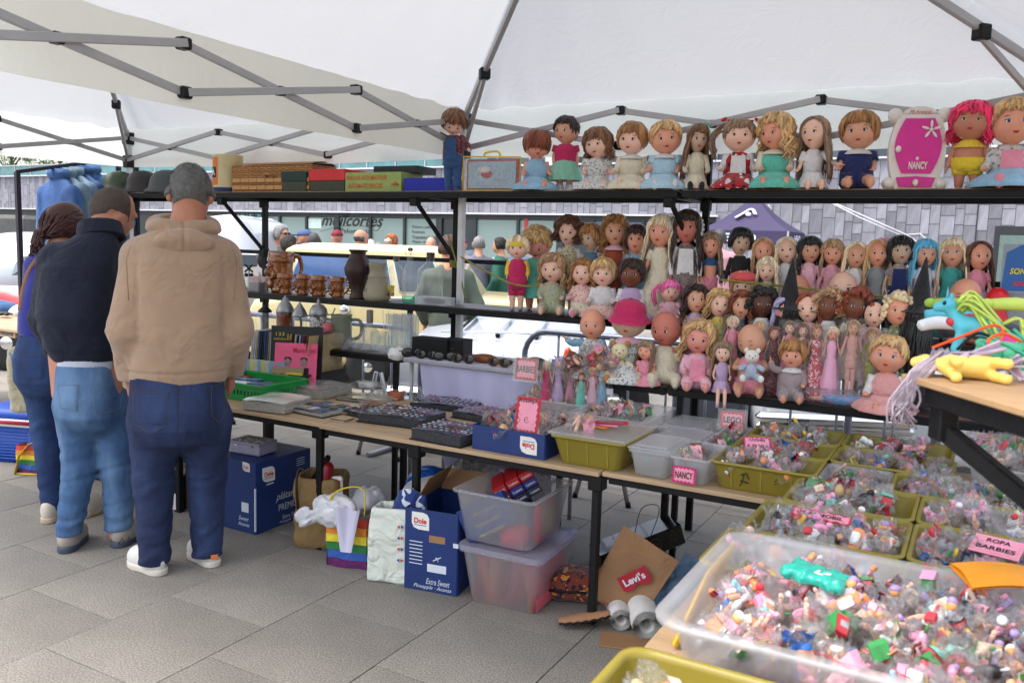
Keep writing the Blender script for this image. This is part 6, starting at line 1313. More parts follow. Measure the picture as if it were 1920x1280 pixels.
GS=mat('grey_suede',rgb(160,150,140),.85,var=.1,vs=30); DSO=mat('blue_grey_sole',rgb(65,72,88),.7)
o,_,_,_=shoe(p,L(120,1030,-.05)*[1,1,0],L(152,1000,.18)*[1,1,0],GS,DSO,lab='grey suede trainer'); o,_,_,_=shoe(p,L(216,1030,-.02)*[1,1,0],L(264,1008,.17)*[1,1,0],GS,DSO,lab='grey and white trainer')
b=MB(); b.tube([L(222,1020,-.055),L(228,1008,-.055),L(236,1020,-.05),L(242,1006,-.05)],.003,4); part('shoe_mark',b,mat('dark_mark',rgb(60,60,65),.8),o)
HG2=mat('grey_stubble',rgb(88,76,68),.7,var=.2,vs=50,island=.4)
def hair(P):
 f=head_sdf(hc,1.04,Rh)(P)-.0022; q=(P-hc)@Rh; return np.maximum(f,np.maximum(q[...,1]*.9+q[...,2]*.25-.045,-(q[...,2]+.065)+np.where(np.abs(q[...,0])>.070,.085,0)))
p.add('hair',hair,hc-.16,hc+.16,.005,HG2); fuzz(hc+Rh@NA([0,-.012,.018])*1.04,(.080,.102,.102),Rh,4000,.007,HG2,p.T,lambda d:d[1]*.9+d[2]*.3<.35 and d[2]>-.6,2)
# woman in blue
p=Person('woman with a dark red ponytail in a blue jumper, left of the navy jacket',pz(120,975),radians(44))
L=p.L; X=lambda x,y:L(x,y)[0]; zt=lambda y:L(90,y)[2]; ppm=(X(200,600)-X(100,600))/100
BLU=mat('blue_jumper',rgb(38,42,132),.9,var=.06,vs=8,bump=.3,bs=220,sheen=.3); MDJ=denim('mid_denim',rgb(30,50,90),rgb(52,78,124))
hc=L(122,425,.12); Rh=rot(-.45,.2,-.7)
J={'sl':L(72,500,.02),'sr':L(150,500,.1),'el':L(70,600,.1),'er':L(150,600,.16),'wl':L(100,640,.24),'wr':L(150,660,.26)}
kl,kr=L(88,800,.03),L(135,800,.10); al,ar=L(98,935,.02),L(150,945,.08); hl,hr=L(75,700,.0),L(115,705,.05)
def body(P):
 f=head_sdf(hc,.98,Rh)(P); f=sm_(f,cap_(P,hc+[-.01,-.03,-.05],L(105,475,.05),.05,.06),.03)
 f=sm_(f,prof_(P,[zt(720),zt(690),zt(620),zt(500)],[X(92,720),X(85,690),X(85,620),X(105,480)],[.0,.0,.03,.06],[.13,.14,.12,.12],[.09,.11,.10,.08]),.04)
 f=np.minimum(f,chain(P,[J['sl'],J['el'],J['wl']],[.045,.035,.025])); f=np.minimum(f,chain(P,[J['sr'],J['er'],J['wr']],[.045,.035,.025]))
 for w in (J['wl'],J['wr']): f=sm_(f,el_(P,w+NA([0,.05,-.01]),(.025,.045,.03)),.02)
 f=sm_(f,chain(P,[hl,kl,al],[.07,.05,.04]),.03); f=sm_(f,chain(P,[hr,kr,ar],[.07,.05,.04]),.03); return f
p.add('body',body,(-.32,-.2,.03),(.36,.36,1.62),.0125,pskin('woman',rgb(190,135,110)))
zH=zt(632)
def jump(P):
 f=prof_(P,[zH,zt(600),zt(540),zt(490),zt(466)],[X(92,632),X(92,600),X(92,540),X(98,490),X(108,466)],[.02,.0,.02,.04,.05],[ppm*57,ppm*56,ppm*48,ppm*44,ppm*28],[.135,.12,.125,.115,.08],2.2)
 f=sm_(f,chain(P,[J['sl'],J['el'],J['wl']],[.07,.056,.042]),.03); f=sm_(f,chain(P,[J['sr'],J['er'],J['wr']],[.07,.056,.042]),.03)
 f=f+folds(P,[(J['el'],.12)],.005,75,43)+.004*wob(P*[1,1,.6],10,16); return np.maximum(f,zH-.10*P[...,0]-P[...,2])
p.add('jumper',jump,(-.34,-.22,zH-.04),(.36,.36,zt(455)),.009,BLU); bv=p.bvh()
S_=on_surf(bv,[(q[0],q[2]) for q in spl([L(80,480),L(60,510),L(50,545),L(46,580)],4)],.004)
if len(S_)>3: b=MB(); b.tube(S_,.009,6,flat=.25,up=(0,1,0)); part('bag_strap',b,mat('tan_leather',rgb(150,105,75),.5),p.T)
zj=zt(626)
def jeans(P):
 f=prof_(P,[zt(752),zt(735),zt(710),zt(670),zj],[X(96,752),X(94,735),X(90,710),X(86,670),X(88,630)],[.03,.01,.0,-.01,.0],[ppm*26,ppm*48,ppm*59,ppm*58,ppm*50],[.06,.12,.16,.155,.12],2.3)
 f=sm_(f,chain(P,[hl,kl,al+[0,0,-.03]],[.096,.072,.056]),.035); f=sm_(f,chain(P,[hr,kr,ar+[0,0,-.03]],[.096,.072,.056]),.035)
 f=f+folds(P,[(kl,.14),(kr,.12),(al,.15)],.003,72,37)+.003*wob(P,12,9); return np.maximum(f,al[2]-.05-P[...,2])
p.add('jeans',jeans,(-.30,-.22,.0),(.34,.28,zj+.02),.009,MDJ); bv=p.bvh()
Q=[(X(*q),zt(q[1])) for q in [(60,656),(100,660),(98,700),(66,706)]]; patch(p.T,bv,Q,MDJ); stitch(p.T,bv,Q+[Q[0]],STI,off=.005,k=8)
for a,b_ in (((88,980,-.05),(110,955,.15)),((150,985,.02),(188,962,.16))): shoe(p,L(*a)*[1,1,0],L(*b_)*[1,1,0],mat('cream_trainer',rgb(196,184,170),.7,var=.1,vs=25),mat('cream_sole',rgb(185,165,140),.7),W_=.043)
HR=mat('dark_red_hair',rgb(62,28,22),.38,var=.15,vs=30,island=.35,sheen=.1)
hb=MB(); r=random.Random(4); bun=L(72,452,.0); tie=L(84,442,.02)
hb.merge(nmb(lambda P:np.maximum(head_sdf(hc,.98,Rh)(P)-.012,((P-hc)@Rh)[...,1]*.9-((P-hc)@Rh)[...,2]*.3-.035),hc-.17,hc+.17,.008))
for i in range(190):
 a=r.uniform(-1.5,1.5); d0=Rh@nrm((sin(a)*.8,.45,.75+.2*r.random())); pts=[]
 p0=hc+d0*NA([.092,.112,.112]); pm=hc+nrm(d0+nrm(tie-hc)*1.1+NA([0,0,.12])+NA([r.uniform(-.5,.5),r.uniform(-.5,.5),r.uniform(-.6,.3)])*.6)*.116
 hb.tube(spl([p0,pm,tie+NA([r.uniform(-.014,.014),r.uniform(-.014,.014),r.uniform(-.014,.014)])],4),[.006]*9,4)
for i in range(70):
 e=bun+NA([r.uniform(-.03,.02),r.uniform(-.03,.03),r.uniform(-.05,.03)]); hb.tube(spl([tie,(tie+e)/2+NA([r.uniform(-.02,.02),r.uniform(-.02,.02),.025]),e,e+NA([r.uniform(-.02,.03),0,-.03])],3),[.006]*10,4)
part('hair',hb,HR,p.T); b=MB(); b.ell(tie,.017,8,6); part('hair_tie',b,BPLAST,p.T)
# goods
def flatm(n,c,**k): return mat(n,c,k.pop('rough',.6),var=k.pop('var',.08),vs=k.pop('vs',15),**k)
CARD=flatm('brown_card',rgb(150,112,78),bump=.2,bs=30); CPL=film('clear_tub_plastic',(.97,.98,.985),.27,.3,.1,8,.10); CLID=film('clear_lid_plastic',(.97,.98,.985),.30,.22,.15,10,.14)
OLV=flatm('olive_tray_plastic',rgb(140,126,48),rough=.38,var=.06,vs=5); BOXBL=flatm('navy_carton',rgb(24,48,104),rough=.55,var=.12,vs=7); WP=flatm('white_paper',rgb(222,220,215),rough=.8); PKC=flatm('pink_card',rgb(232,150,170),rough=.7); REDC=flatm('red_card',rgb(190,38,58),rough=.7); MAGC=flatm('magenta_card',rgb(190,40,110),rough=.7); ORC=flatm('orange_card',rgb(240,120,40),rough=.6)
def rr(x0,x1,y0,y1,r,z,n=5):
 out=[]
 for cx,cy,a in ((x1-r,y1-r,0),(x0+r,y1-r,pi/2),(x0+r,y0+r,pi),(x1-r,y0+r,1.5*pi)):
  for k in range(n+1): t=a+k*pi/2/n; out.append((cx+r*cos(t),cy+r*sin(t),z))
 return out
def tub(name,lab,cat,x0,x1,y0,y1,z,h,m,tp=.02,rad=.03,fl=.012,th=.0025,group=None,yaw=0,ribs=0):
 cx,cy=(x0+x1)/2,(y0+y1)/2; T=thing(name,lab,cat,(cx,cy,z),yaw,group); a,b_=(x1-x0)/2,(y1-y0)/2; R_=lambda d,zz,r=rad:rr(-a+d,a-d,-b_+d,b_-d,max(.004,r),zz)
 b=MB(); b.loft([R_(tp+.004,0),R_(tp,.004),R_(0,h-.012),R_(-fl*.5,h-.008),R_(-fl,h-.012),R_(-fl-.001,h-.002),R_(-fl*.6,h),R_(th,h-.001),R_(th+.001,h-.012),R_(tp+th,.006),R_(tp+.01,.0045)],0,True,True); part('tub_wall',b,m,T)
 if ribs:
  for k in range(ribs):
   q=MB(); q.box((-a+tp+(2*a-2*tp)*(k+.5)/ribs,-b_+tp*.5,h*.5),(.006,.006,h*.8),R=rot(-atan2(tp,h)*-1,0,0)); part('rib',q,m,T)
 return T
def boxm(T,name,c,d,m,yaw=0,bev=.001,w=False,lab=None): b=MB(); b.box(c,d,bev=bev,R=rot(0,0,yaw)); return part(name,b,m,T,w=w,label=lab)
def openbox(name,lab,cat,c,w,d,h,m,yaw=0,mi=None,group=None,t=.005):
 T=thing(name,lab,cat,c,yaw,group);
 for nm,cc,dd in (('front_panel',(0,-d/2,h/2),(w,t,h)),('back_panel',(0,d/2,h/2),(w,t,h)),('side_panel',(-w/2,0,h/2),(t,d-t,h)),('side_panel',(w/2,0,h/2),(t,d-t,h))): boxm(T,nm,cc,dd,m,bev=.0015)
 boxm(T,'base_panel',(0,0,t/2),(w-t,d-t,t),mi or m);
 if mi:
  boxm(T,'inner_lining',(0,-d/2+t/2+.001,h/2),(w-t,.001,h-.004),mi); boxm(T,'inner_lining',(0,d/2-t/2-.001,h/2),(w-t,.001,h-.004),mi)
 return T
# small toys and the bags they are sold in
PAL=[rgb(*c) for c in ((205,60,70),(235,150,90),(245,200,60),(60,150,80),(50,110,190),(150,205,222),(238,160,190),(235,205,180),(170,150,205),(235,235,235),(40,40,45),(120,75,45),(225,160,120),(130,210,190),(180,180,185),(240,175,190))]
TM=[mat('toy_plastic_%d'%i,c,.35,var=.05,vs=30) for i,c in enumerate(PAL)]
def toy(kind,r):
 b=MB(); s=.012
 if kind=='figure':
  b.box((0,0,.022),(.018,.010,.018),0,bev=.002); b.ell((0,0,.040),(.009,.009,.009),10,7,1); b.lathe([(.0095,.042),(.009,.047),(.005,.052)],10,2);
  for k in(-1,1): b.box((k*.005,0,.006),(.008,.010,.014),2,bev=.001); b.tube([(k*.011,0,.028),(k*.016,-.006,.018)],.0035,6,0)
 elif kind=='car':
  b.box((0,0,.010),(.055,.024,.010),0,bev=.003); b.box((-.003,0,.019),(.026,.020,.009),1,bev=.003)
  for x in(-.017,.017):
   for y in(-.012,.012): b.lathe([(.001,-.003),(.007,-.003),(.007,.003),(.001,.003)],12,2,c=(x,y,.006),R=rot(pi/2,0,0))
 elif kind=='animal':
  b.ell((0,0,.020),(.022,.011,.012),12,8,0); b.ell((.022,0,.032),(.010,.008,.009),10,7,0); b.ell((.032,0,.030),(.005,.005,.004),8,5,1)
  for x in(-.012,.012):
   for y in(-.006,.006): b.tube([(x,y,.016),(x,y,0)],.0045,6,0)
  b.tube([(-.02,0,.024),(-.032,0,.03)],.002,5,2)
 elif kind=='brick':
  b.box((0,0,.008),(.032,.016,.012),0,bev=.001); [b.lathe([(.0035,0),(.0035,.003)],8,0,c=(x,y,.014)) for x in(-.012,-.004,.004,.012) for y in(-.004,.004)]; b.box((.004,.004,.022),(.016,.016,.010),1,R=rot(0,0,.5),bev=.001)
 elif kind=='house':
  b.box((0,0,.014),(.032,.026,.026),0,bev=.002); b.prism([(-.02,0),(.02,0),(0,.016)],.03,1,c=(0,.015,.028),R=rot(pi/2,0,0)); b.box((0,-.0135,.010),(.010,.002,.016),2)
 elif kind=='cloth':
  f=wob; b.grid(lambda u,v:((u-.5)*.06,(v-.5)*.045,.010+.007*sin(u*9+r.random()*0)*cos(v*8+u*5)),10,8,0); b.grid(lambda u,v:((u-.5)*.05+.005,(v-.5)*.04,.015+.007*sin(u*8+2)*cos(v*9)),9,7,1)
 elif kind=='ball': b.ell((0,0,.014),.014,14,9,0); b.ell((0,0,.014),(.0142,.0142,.004),14,5,1)
 elif kind=='comb': b.box((0,0,.004),(.05,.008,.005),0,bev=.001); [b.box((-.022+k*.004,.008,.004),(.0018,.012,.004),0) for k in range(12)]; b.ell((.03,0,.006),(.012,.010,.005),10,6,1)
 elif kind=='cup': b.lathe([(.008,0),(.010,.002),(.012,.018),(.011,.018),(.009,.003)],14,0); b.tube([(.011,0,.014),(.018,0,.012),(.017,0,.006),(.010,0,.005)],.002,5,1)
 elif kind=='limb': limb(b,[(-.03,0,.008),(0,.004,.010),(.03,-.003,.007)],[.007,.006,.004],8,0); b.ell((.034,-.003,.007),(.006,.005,.004),8,6,0)
 elif kind=='head': b.ell((0,0,.014),(.011,.012,.013),14,9,0); b.ell((0,.003,.018),(.014,.013,.012),12,8,1); [b.ell((k*.004,-.011,.015),.0016,6,4,2) for k in(-1,1)]
 elif kind=='tag': b.box((0,0,.002),(.035,.045,.001),0); b.box((0,0,.003),(.028,.012,.0008),1)
 return b
KINDS=['figure','car','animal','brick','house','cloth','ball','comb','cup','limb','head','tag']
rt_=random.Random(11); TOYS={}
for kd in KINDS:
 TOYS[kd]=[]
 for v in range(5):
  ms=[TM[i] for i in rt_.sample(range(len(TM)),3)]
  if kd=='limb': ms[0]=skin('peach')
  if kd in('head',): ms[0]=skin(rt_.choice(('peach','tan','orange'))); ms[1]=hairm(rt_.choice(('blond','gold','brown','plat'))); ms[2]=PUP
  if kd=='figure': ms[1]=mat('toy_skin',rgb(230,170,110),.4)
  TOYS[kd].append(toy(kd,rt_).mesh('toy_'+kd,ms))
BF=film('toy_bag_film',(1.,1.,1.),.065,.10,1.,60,.34)
def bagmesh(seed,w=.10,d=.075,h=.034):
 r=random.Random(seed); b=MB(); p=[r.uniform(0,6.28) for _ in range(8)]; b.SMO=0
 def fn(u,v,s):
  x=(u-.5); y=(v-.5); e=max(0,(1-(2*abs(x))**2.6))*max(0,(1-(2*abs(y))**2.6)); k=.0065*(sin(u*17+p[0]+3*sin(v*7+p[1]))+sin(v*19+p[2]+3*sin(u*6+p[3])))+.003*sin(31*u+23*v+p[4])
  z=s*h*.5*e**.55+k*(.5+e)+.018*sin(u*3+p[5])*(1-e)+.014*cos(v*4+p[6])*(1-e)
  return (x*w*(1+.08*sin(v*6+p[7])),y*d*(1+.10*sin(u*5+p[1]))+(.0),h*.5+z)
 b.grid(lambda u,v:fn(u,v,1),15,12); b.grid(lambda u,v:fn(u,v,-1),10,8)
 b.grid(lambda u,v:((u-.5)*w*.96,d*.5+.018*v,h*.5+.012*v*sin(u*7+p[0])+.006*sin(u*15)),10,2)
 return b
BAGS=[bagmesh(k).mesh('toy_bag',BF) for k in range(14)]
NB=[0]; CN=['red','orange','yellow','green','blue','sky blue','pink','beige','lilac','white','black','brown','tan','mint','grey','pale pink']; KN={'figure':'toy figure','car':'toy car','animal':'toy animal','brick':'bricks','house':'toy house','cloth':'doll clothes','ball':'ball','comb':'comb','cup':'toy cup','limb':'doll limb','head':'doll head','tag':'card'}
def cname(me):
 q=me.materials[0].name.split('_')[-1]; return CN[int(q)] if q.isdigit() else 'flesh'
ZIP=mat('red_zip_strip',rgb(205,60,80),.5,var=0)
zb=MB(); zb.tube([(-.046,.045,.018),(0,.046,.021),(.046,.045,.018)],.0011,4); ZIPM=zb.mesh('zip_strip',ZIP)
def bag(x,y,z,label,group,kinds,r,s=1.,tilt=.5,n=5):
 me=r.choice(BAGS); o=bpy.data.objects.new('toy_bag',me); COL.objects.link(o); o.location=(x,y,z); o.rotation_euler=(r.uniform(-tilt,tilt),r.uniform(-tilt,tilt),r.uniform(-3.1,3.1)); o.scale=(s*r.uniform(.85,1.15),s*r.uniform(.85,1.1),s*r.uniform(.9,1.3)); tag(o,label,'bag',group); NB[0]+=1
 ds=[]
 for k in range(n):
  kd=r.choice(kinds); t=bpy.data.objects.new('toy',r.choice(TOYS[kd])); COL.objects.link(t); t.parent=o
  if len(ds)<2: ds.append(cname(t.data)+' '+KN[kd])
  t.location=(r.uniform(-.028,.028),r.uniform(-.022,.022),r.uniform(.002,.016)); t.rotation_euler=(r.uniform(-1.5,1.5),r.uniform(-1.5,1.5),r.uniform(0,6)); q=r.uniform(.75,1.15); t.scale=(q,q,q)
 o['label']='bag with '+' and '.join(ds)+', '+label
 if r.random()<.18: t=bpy.data.objects.new('zip_strip',ZIPM); COL.objects.link(t); t.parent=o
 return o
ALLK=KINDS[:-1]
def fill(x0,x1,y0,y1,z,label,group,kinds,seed,step=.075,hump=.02,s=1.,tilt=.5,n=4):
 r=random.Random(seed); y=y0+step*.4
 while y<y1-step*.25:
  x=x0+step*.45
  while x<x1-step*.3:
   u=(x-x0)/(x1-x0); v=(y-y0)/(y1-y0); bag(x+r.uniform(-.015,.015),y+r.uniform(-.015,.015),z+hump*sin(pi*u)*sin(pi*v)+r.uniform(-.008,.012),label,group,kinds,r,s,tilt,n); x+=step*1.12
  y+=step
ZT=.63; zr_=ZT
PLC=['in the COCHES tray','in the middle left tray','in the scribbled front tray','in the back right tray','in the blue cup tray','in the pink heap tray','in the clear scoop tray','in the action figure tray','in the red strip tray','in the ROPA BARBIES tray','in the tray touching the tub','in the tray right of the tub']
TR=[('olive tray of bagged toys at the back with the COCHES A ESCALA card',1.92,2.27,-.70,-.43,['car','brick','figure','comb']),('olive tray in the middle of the stack of three left of the bracket',1.92,2.27,-.97,-.71,['car','animal','cloth','limb']),('olive tray at the front table edge with a black scribble on its side',1.91,2.27,-1.235,-.98,['animal','cloth','ball','car']),
 ('olive tray at the back holding pink and orange bagged toys',2.29,2.68,-.68,-.42,['cloth','animal','ball']),('olive tray behind the diagonal bracket with a blue toy cup',2.29,2.69,-.97,-.70,['cup','ball','cloth','tag']),
 ('olive tray heaped with pink and orange toys, third row from the front edge',2.24,2.60,-1.58,-1.29,['animal','cloth','house','head']),('olive tray holding a clear scoop and blue bagged clothes',2.52,2.93,-1.27,-1.0,['cloth','cup','comb']),('olive tray of bagged action figures beside the pink heap',2.62,3.0,-1.58,-1.29,['figure','limb','animal','brick']),
 ('olive tray with a small red lettered strip behind the clear tub',2.20,2.60,-1.93,-1.60,['figure','car','animal','brick','cup']),('olive tray of doll clothes with the ROPA BARBIES card',2.62,3.02,-1.93,-1.60,['cloth','comb','cloth']),('olive tray partly hidden behind the rim of the clear tub',2.17,2.60,-2.24,-1.95,['animal','ball','car','head']),('olive tray of blue and pink pieces behind the right of the clear tub',2.62,3.02,-2.24,-1.95,['comb','cloth'])]
for i,(lab,x0,x1,y0,y1,kk) in enumerate(TR):
 tub('storage_tray',lab,'tray',x0,x1,y0,y1,ZT,.105,OLV,.022,.03,.008,group='olive plastic trays',ribs=3 if y0<-.97 else 0)
 fill(x0+.03,x1-.03,y0+.035,y1-.01,ZT+.062,PLC[i],'bagged toys in tray %s'%('abcdefghijklmnop'[i]),kk,40+i,.082,.03,1.05,.45)
# clear low tray with pink lid piece between
tub('storage_tray','clear plastic tray wedged behind the heap of pink toys','tray',2.29,2.50,-1.27,-1.0,ZT,.10,CPL,.02,.02,.008); fill(2.31,2.49,-1.25,-1.02,ZT+.05,'in the small clear tray','bagged toys in the small clear tray',['cloth','head','limb'],77,.08)
# big clear tub and the olive tray in the foreground
TUB=tub('storage_tub','big clear plastic tub heaped with bagged little figures, nearest the camera','tub',2.27,3.12,-2.84,-2.30,ZT,.215,CPL,.05,.07,.022,.004)
fill(2.32,3.08,-2.80,-2.34,ZT+.155,'atop the big clear tub','bagged figures on top in the big clear tub',['figure','animal','figure','brick','house','cup','car','cloth','tag','limb','cloth'],5,.062,.028,.95,.55,6)
fill(2.36,3.02,-2.76,-2.38,ZT+.075,'deep in the big clear tub','bagged figures deep in the big clear tub',['figure','animal','brick','cup'],6,.10,.0,1.15,.3,3)
T=thing('parcel_bag','crumpled turquoise plastic parcel bag on top of the big clear tub','bag',pz(1530,1090,.855),-.3)
b=MB(); b.merge(nmb(lambda P:bx_(P,(0,0,.012),(.062,.036,.013),.012)+.003*wob(P,110,3)+.003*np.sin(P[...,0]*150+3*wob(P,50,4)),(-.08,-.055,-.015),(.08,.055,.045),.004)); part('film',b,mat('turquoise_film',rgb(40,175,155),.25,var=.1,coat=.5),T); boxm(T,'barcode_label',(.018,-.012,.026),(.028,.02,.0012),WP)
b=MB(); T=thing('envelope','orange yellow padded envelope lying at the right end of the big clear tub','envelope',pz(1890,1085,.86),.35); b.grid(lambda u,v:((u-.5)*.18,(v-.5)*.13,.012*sin(3*u)+.01*sin(pi*v)),12,8); b.grid(lambda u,v:((u-.5)*.18,(v-.5)*.13,.012*sin(3*u)-.004),12,8); part('paper',b,mat('amber_paper',rgb(245,160,30),.5),T)
t=tub('storage_tray','olive tray of bagged toys at the bottom edge of the picture','tray',2.235,2.66,-3.25,-2.885,ZT,.17,OLV,.03,.045,.012,.003,group='olive plastic trays',ribs=4)
fill(2.28,2.62,-3.21,-2.92,ZT+.125,'in the bottom edge tray','bagged toys in the bottom olive tray',['brick','figure','house','tag','head'],9,.09,.02,1.1,.6)
T=thing('yellow_lid','yellow plastic lid wedged behind the corner of the big clear tub','lid',(2.235,-2.42,.63),0); b=MB(); b.box((0,.0,.10),(.012,.22,.2),bev=.006,R=rot(.0,.35,0)); part('panel',b,mat('yellow_plastic',rgb(245,190,25),.35),T)
# big clear box far right with pink heap
T=tub('storage_tub','tall clear box of pink doll things at the right edge behind the bracket','tub',2.74,3.25,-.98,-.52,ZT,.16,CPL,.03,.04,.012); fill(2.76,3.23,-.96,-.54,ZT+.15,'on the tall clear box','bagged pink things on the tall clear box',['cloth','comb','head','cloth'],12,.10,.05,1.35,.4); fill(2.80,3.2,-.92,-.58,ZT+.05,'low in the tall clear box','bagged things low in the tall clear box',['cloth','cup'],13,.15,.0,1.3,.3)
# clear tubs centre
def clearbox(lab,x0,x1,y0,y1,h,lid=None,fillk=None,seed=1,zz=ZT,hump=.02,cat='tub'):
 T=tub('storage_tub',lab,cat,x0,x1,y0,y1,zz,h,CPL,.015,.02,.007,group='clear plastic tubs')
 if lid: q=MB(); q.box((0,0,h+.006),(x1-x0+.018,y1-y0+.018,.012),bev=.005); part('lid',q,CLID,T); q=MB(); q.box((0,0,h+.0145),(x1-x0-.03,y1-y0-.03,.005),bev=.002); part('lid_panel',q,CLID,T)
 if fillk: fill(x0+.015,x1-.015,y0+.015,y1-.015,zz+(h*.35 if lid else h*.55),'in the '+('BARBIES tub' if 'slim' in lab else 'doll accessory tub' if 'accessories' in lab else 'flat lidded tub' if 'flat' in lab else 'middle lidded tub' if 'between' in lab else 'small lidded tub' if 'small' in lab else 'NANCY tub' if 'paper' in lab else 'tub behind NANCY'),'bags in the '+' '.join(lab.split()[:6]),fillk,seed,.085,0 if lid else hump,1.,.25 if lid else .5)
 return T
clearbox('clear open tub of bagged slim dolls behind the BARBIES card',.76,1.12,-.64,-.30,.12,fillk=['limb','head','cloth'],seed=21)
clearbox('clear open tub of pink doll accessories beside the BARBIES tub',1.13,1.50,-.82,-.40,.12,fillk=['head','cloth','ball','house'],seed=22,hump=.04)
clearbox('flat lidded clear tub below the lilac dressed doll',1.52,1.74,-.70,-.40,.075,True,['cloth','comb'],23)
clearbox('lidded clear tub between the olive lidded box and the NANCY tub',1.59,1.79,-.98,-.72,.085,True,['brick','cup'],24)
clearbox('small lidded clear tub at the table edge left of the NANCY card',1.60,1.755,-1.255,-1.0,.105,True,['ball','brick','cup'],25)
clearbox('clear open tub of paper goods with the NANCY card',1.768,1.905,-1.26,-.97,.105,fillk=['tag','tag','cloth'],seed=26)
clearbox('clear open tub of yellow and pink bags behind the NANCY tub',1.80,1.905,-.95,-.55,.10,fillk=['cloth','ball'],seed=27)
# olive box with clear lid and orange packets
T=tub('storage_tray','olive box with a clear lid and orange packets on it, right of the fruit carton','tray',1.27,1.575,-1.265,-.93,ZT,.12,OLV,.025,.03,.01,group='olive plastic trays',ribs=3)
q=MB(); q.box((0,0,.127),(.335,.365,.012),bev=.005); part('lid',q,CLID,T)
for k in range(3):
 o=thing('card_packet',('orange card packet of doll jewellery, lowest on the olive lidded box','orange and pink card packet in the middle of the pile on the olive box','red edged card packet on top of the pile on the olive box')[k],'packet',(1.38+.03*k,-1.10+.02*k,.77+.006*k),.3*k-.2,'card packets on the olive lidded box'); boxm(o,'card',(0,0,0),(.14,.06,.003),(ORC,PKC,REDC)[k]); boxm(o,'window',(0,0,.003),(.10,.035,.002),BF)
fill(1.30,1.55,-1.2,-1.0,.768,'on the olive lidded box','bags on the olive box lid',['cloth','limb'],31,.14,0,1.1,.1)
# shallow fruit carton with dolls and price card
DOL=flatm('carton_red_print',rgb(205,50,40));
def dole(T,c,right,up_,w_,flip=False):
 """white leaf badge with red lettering and a blue underline"""
 r=nrm(right);u=nrm(up_);n=np.cross(r,u); c=np.asarray(c,float); R=np.stack([r,u,n],1)
 P=[(-.5,.5),(.15,.5),(.38,.42),(.5,.2),(.5,-.5),(-.1,-.5),(-.38,-.40),(-.5,-.15)]; b=MB(); b.prism([(x*w_,y*w_*.92) for x,y in P],.0016,c=c,R=R); part('badge',b,WP,T)
 k=-1 if flip else 1; text('Dole',T,c+u*w_*.02*k+n*.002,r*k,u*k,w_*.30,DOL,width=w_*.72,bold=.03,w=False)
 b=MB(); b.box(c-u*w_*.22*k+n*.002,(w_*.7,w_*.035,.001),R=R); part('badge_line',b,mat('blue_print',rgb(40,70,150),.6),T)
T=openbox('fruit_carton','shallow navy fruit carton of bagged dolls under the 5e price card','carton',(1.06,-1.05,ZT),.345,.40,.105,BOXBL,0,CARD)
dole(T,(.10,-.2035,.052),(1,0,0),(0,0,1),.078,True)
fill(.90,1.22,-1.22,-.86,ZT+.06,'in the 5e fruit carton','bagged dolls in the shallow fruit carton',['limb','limb','cloth','head'],33,.085,.04,1.25,.6,4)
def card(name,lab,c,w_,h_,yaw,pitch,border,inner,txt,hh,tw,ink=None,bold=.02,inset=.012,holder=True,lines=None):
 T=thing(name,lab,'sign',c,yaw); R=rot(pitch,0,0); r=R@NA([1,0,0]);u=R@NA([0,0,1]);n=np.cross(r,u); q=MB(); M_=np.stack([r,u,n],1)
 q.box((0,0,0)+u*h_/2,(w_,h_,.0015),R=M_); part('card',q,border,T); q=MB()
 # wavy inner panel
 P=[];N_=10
 for i in range(N_): P.append((-w_/2+inset+(w_-2*inset)*i/N_+0,-h_/2+inset+.003*cos(i*3.1)))
 for i in range(N_): P.append((w_/2-inset+.003*cos(i*3.1),-h_/2+inset+(h_-2*inset)*i/N_))
 for i in range(N_): P.append((w_/2-inset-(w_-2*inset)*i/N_,h_/2-inset+.003*cos(i*3.1)))
 for i in range(N_): P.append((-w_/2+inset+.003*cos(i*3.1),h_/2-inset-(h_-2*inset)*i/N_))
 q.prism(P,.0012,c=u*h_/2+n*.0008,R=M_); part('panel',q,inner,T)
 for (s_,dy,hh_,tw_,ik) in (lines or [(txt,0,hh,tw,ink or INK)]): text(s_,T,u*(h_/2+dy)+n*.0022,r,u,hh_,ik,width=tw_,bold=bold,w=False)
 if holder: q=MB(); q.box(u*h_/2+n*.006,(w_+.02,h_+.02,.001),R=M_); part('plastic_sleeve',q,GLASS,T)
 return T
FY=YAW*.7
A=py(985,712,-.66); card('price_card','pink BARBIES card with a red border standing before the bagged dolls',(A[0],-.66,A[2]),.115,.105,FY-.3,-.12,REDC,PKC,'BARBIES',.033,.102)
A=py(985,812,-1.215); T=card('price_card','pink price card reading REBAJA 5e leaning in the fruit carton','' or A,.105,.15,FY-.25,-.25,REDC,PKC,'',.05,.08,lines=[('REBAJA',.058,.018,.085,INK)],holder=False,bold=.015)
strokes(T,[[(-.5,.5),(-.9,.5),(-1.0,.05),(-.7,.12),(-.5,-.15),(-.7,-.5),(-1.05,-.4)],[(-.0,-.2),(.45,.0),(.35,.28),(.1,.2),(0,-.2),(.2,-.45),(.6,-.3)]],(0.005,-.012,.062),(1,0,0),(0,.24,.97),.034,.003,INK,w=False,lift=.018)
A=py(1372,803,-.62); card('price_card','pink LEGO card with a red border above the trays',(A[0],-.62,A[2]),.105,.075,FY-.2,-.15,REDC,PKC,'LEGO',.028,.075,bold=.03)
A=py(1281,908,-1.285); card('price_card','pink NANCY card with a magenta border taped to its clear tub',(A[0],-1.283,A[2]+.004),.088,.062,0,-.08,MAGC,PKC,'NANCY',.026,.066,holder=False,inset=.008)
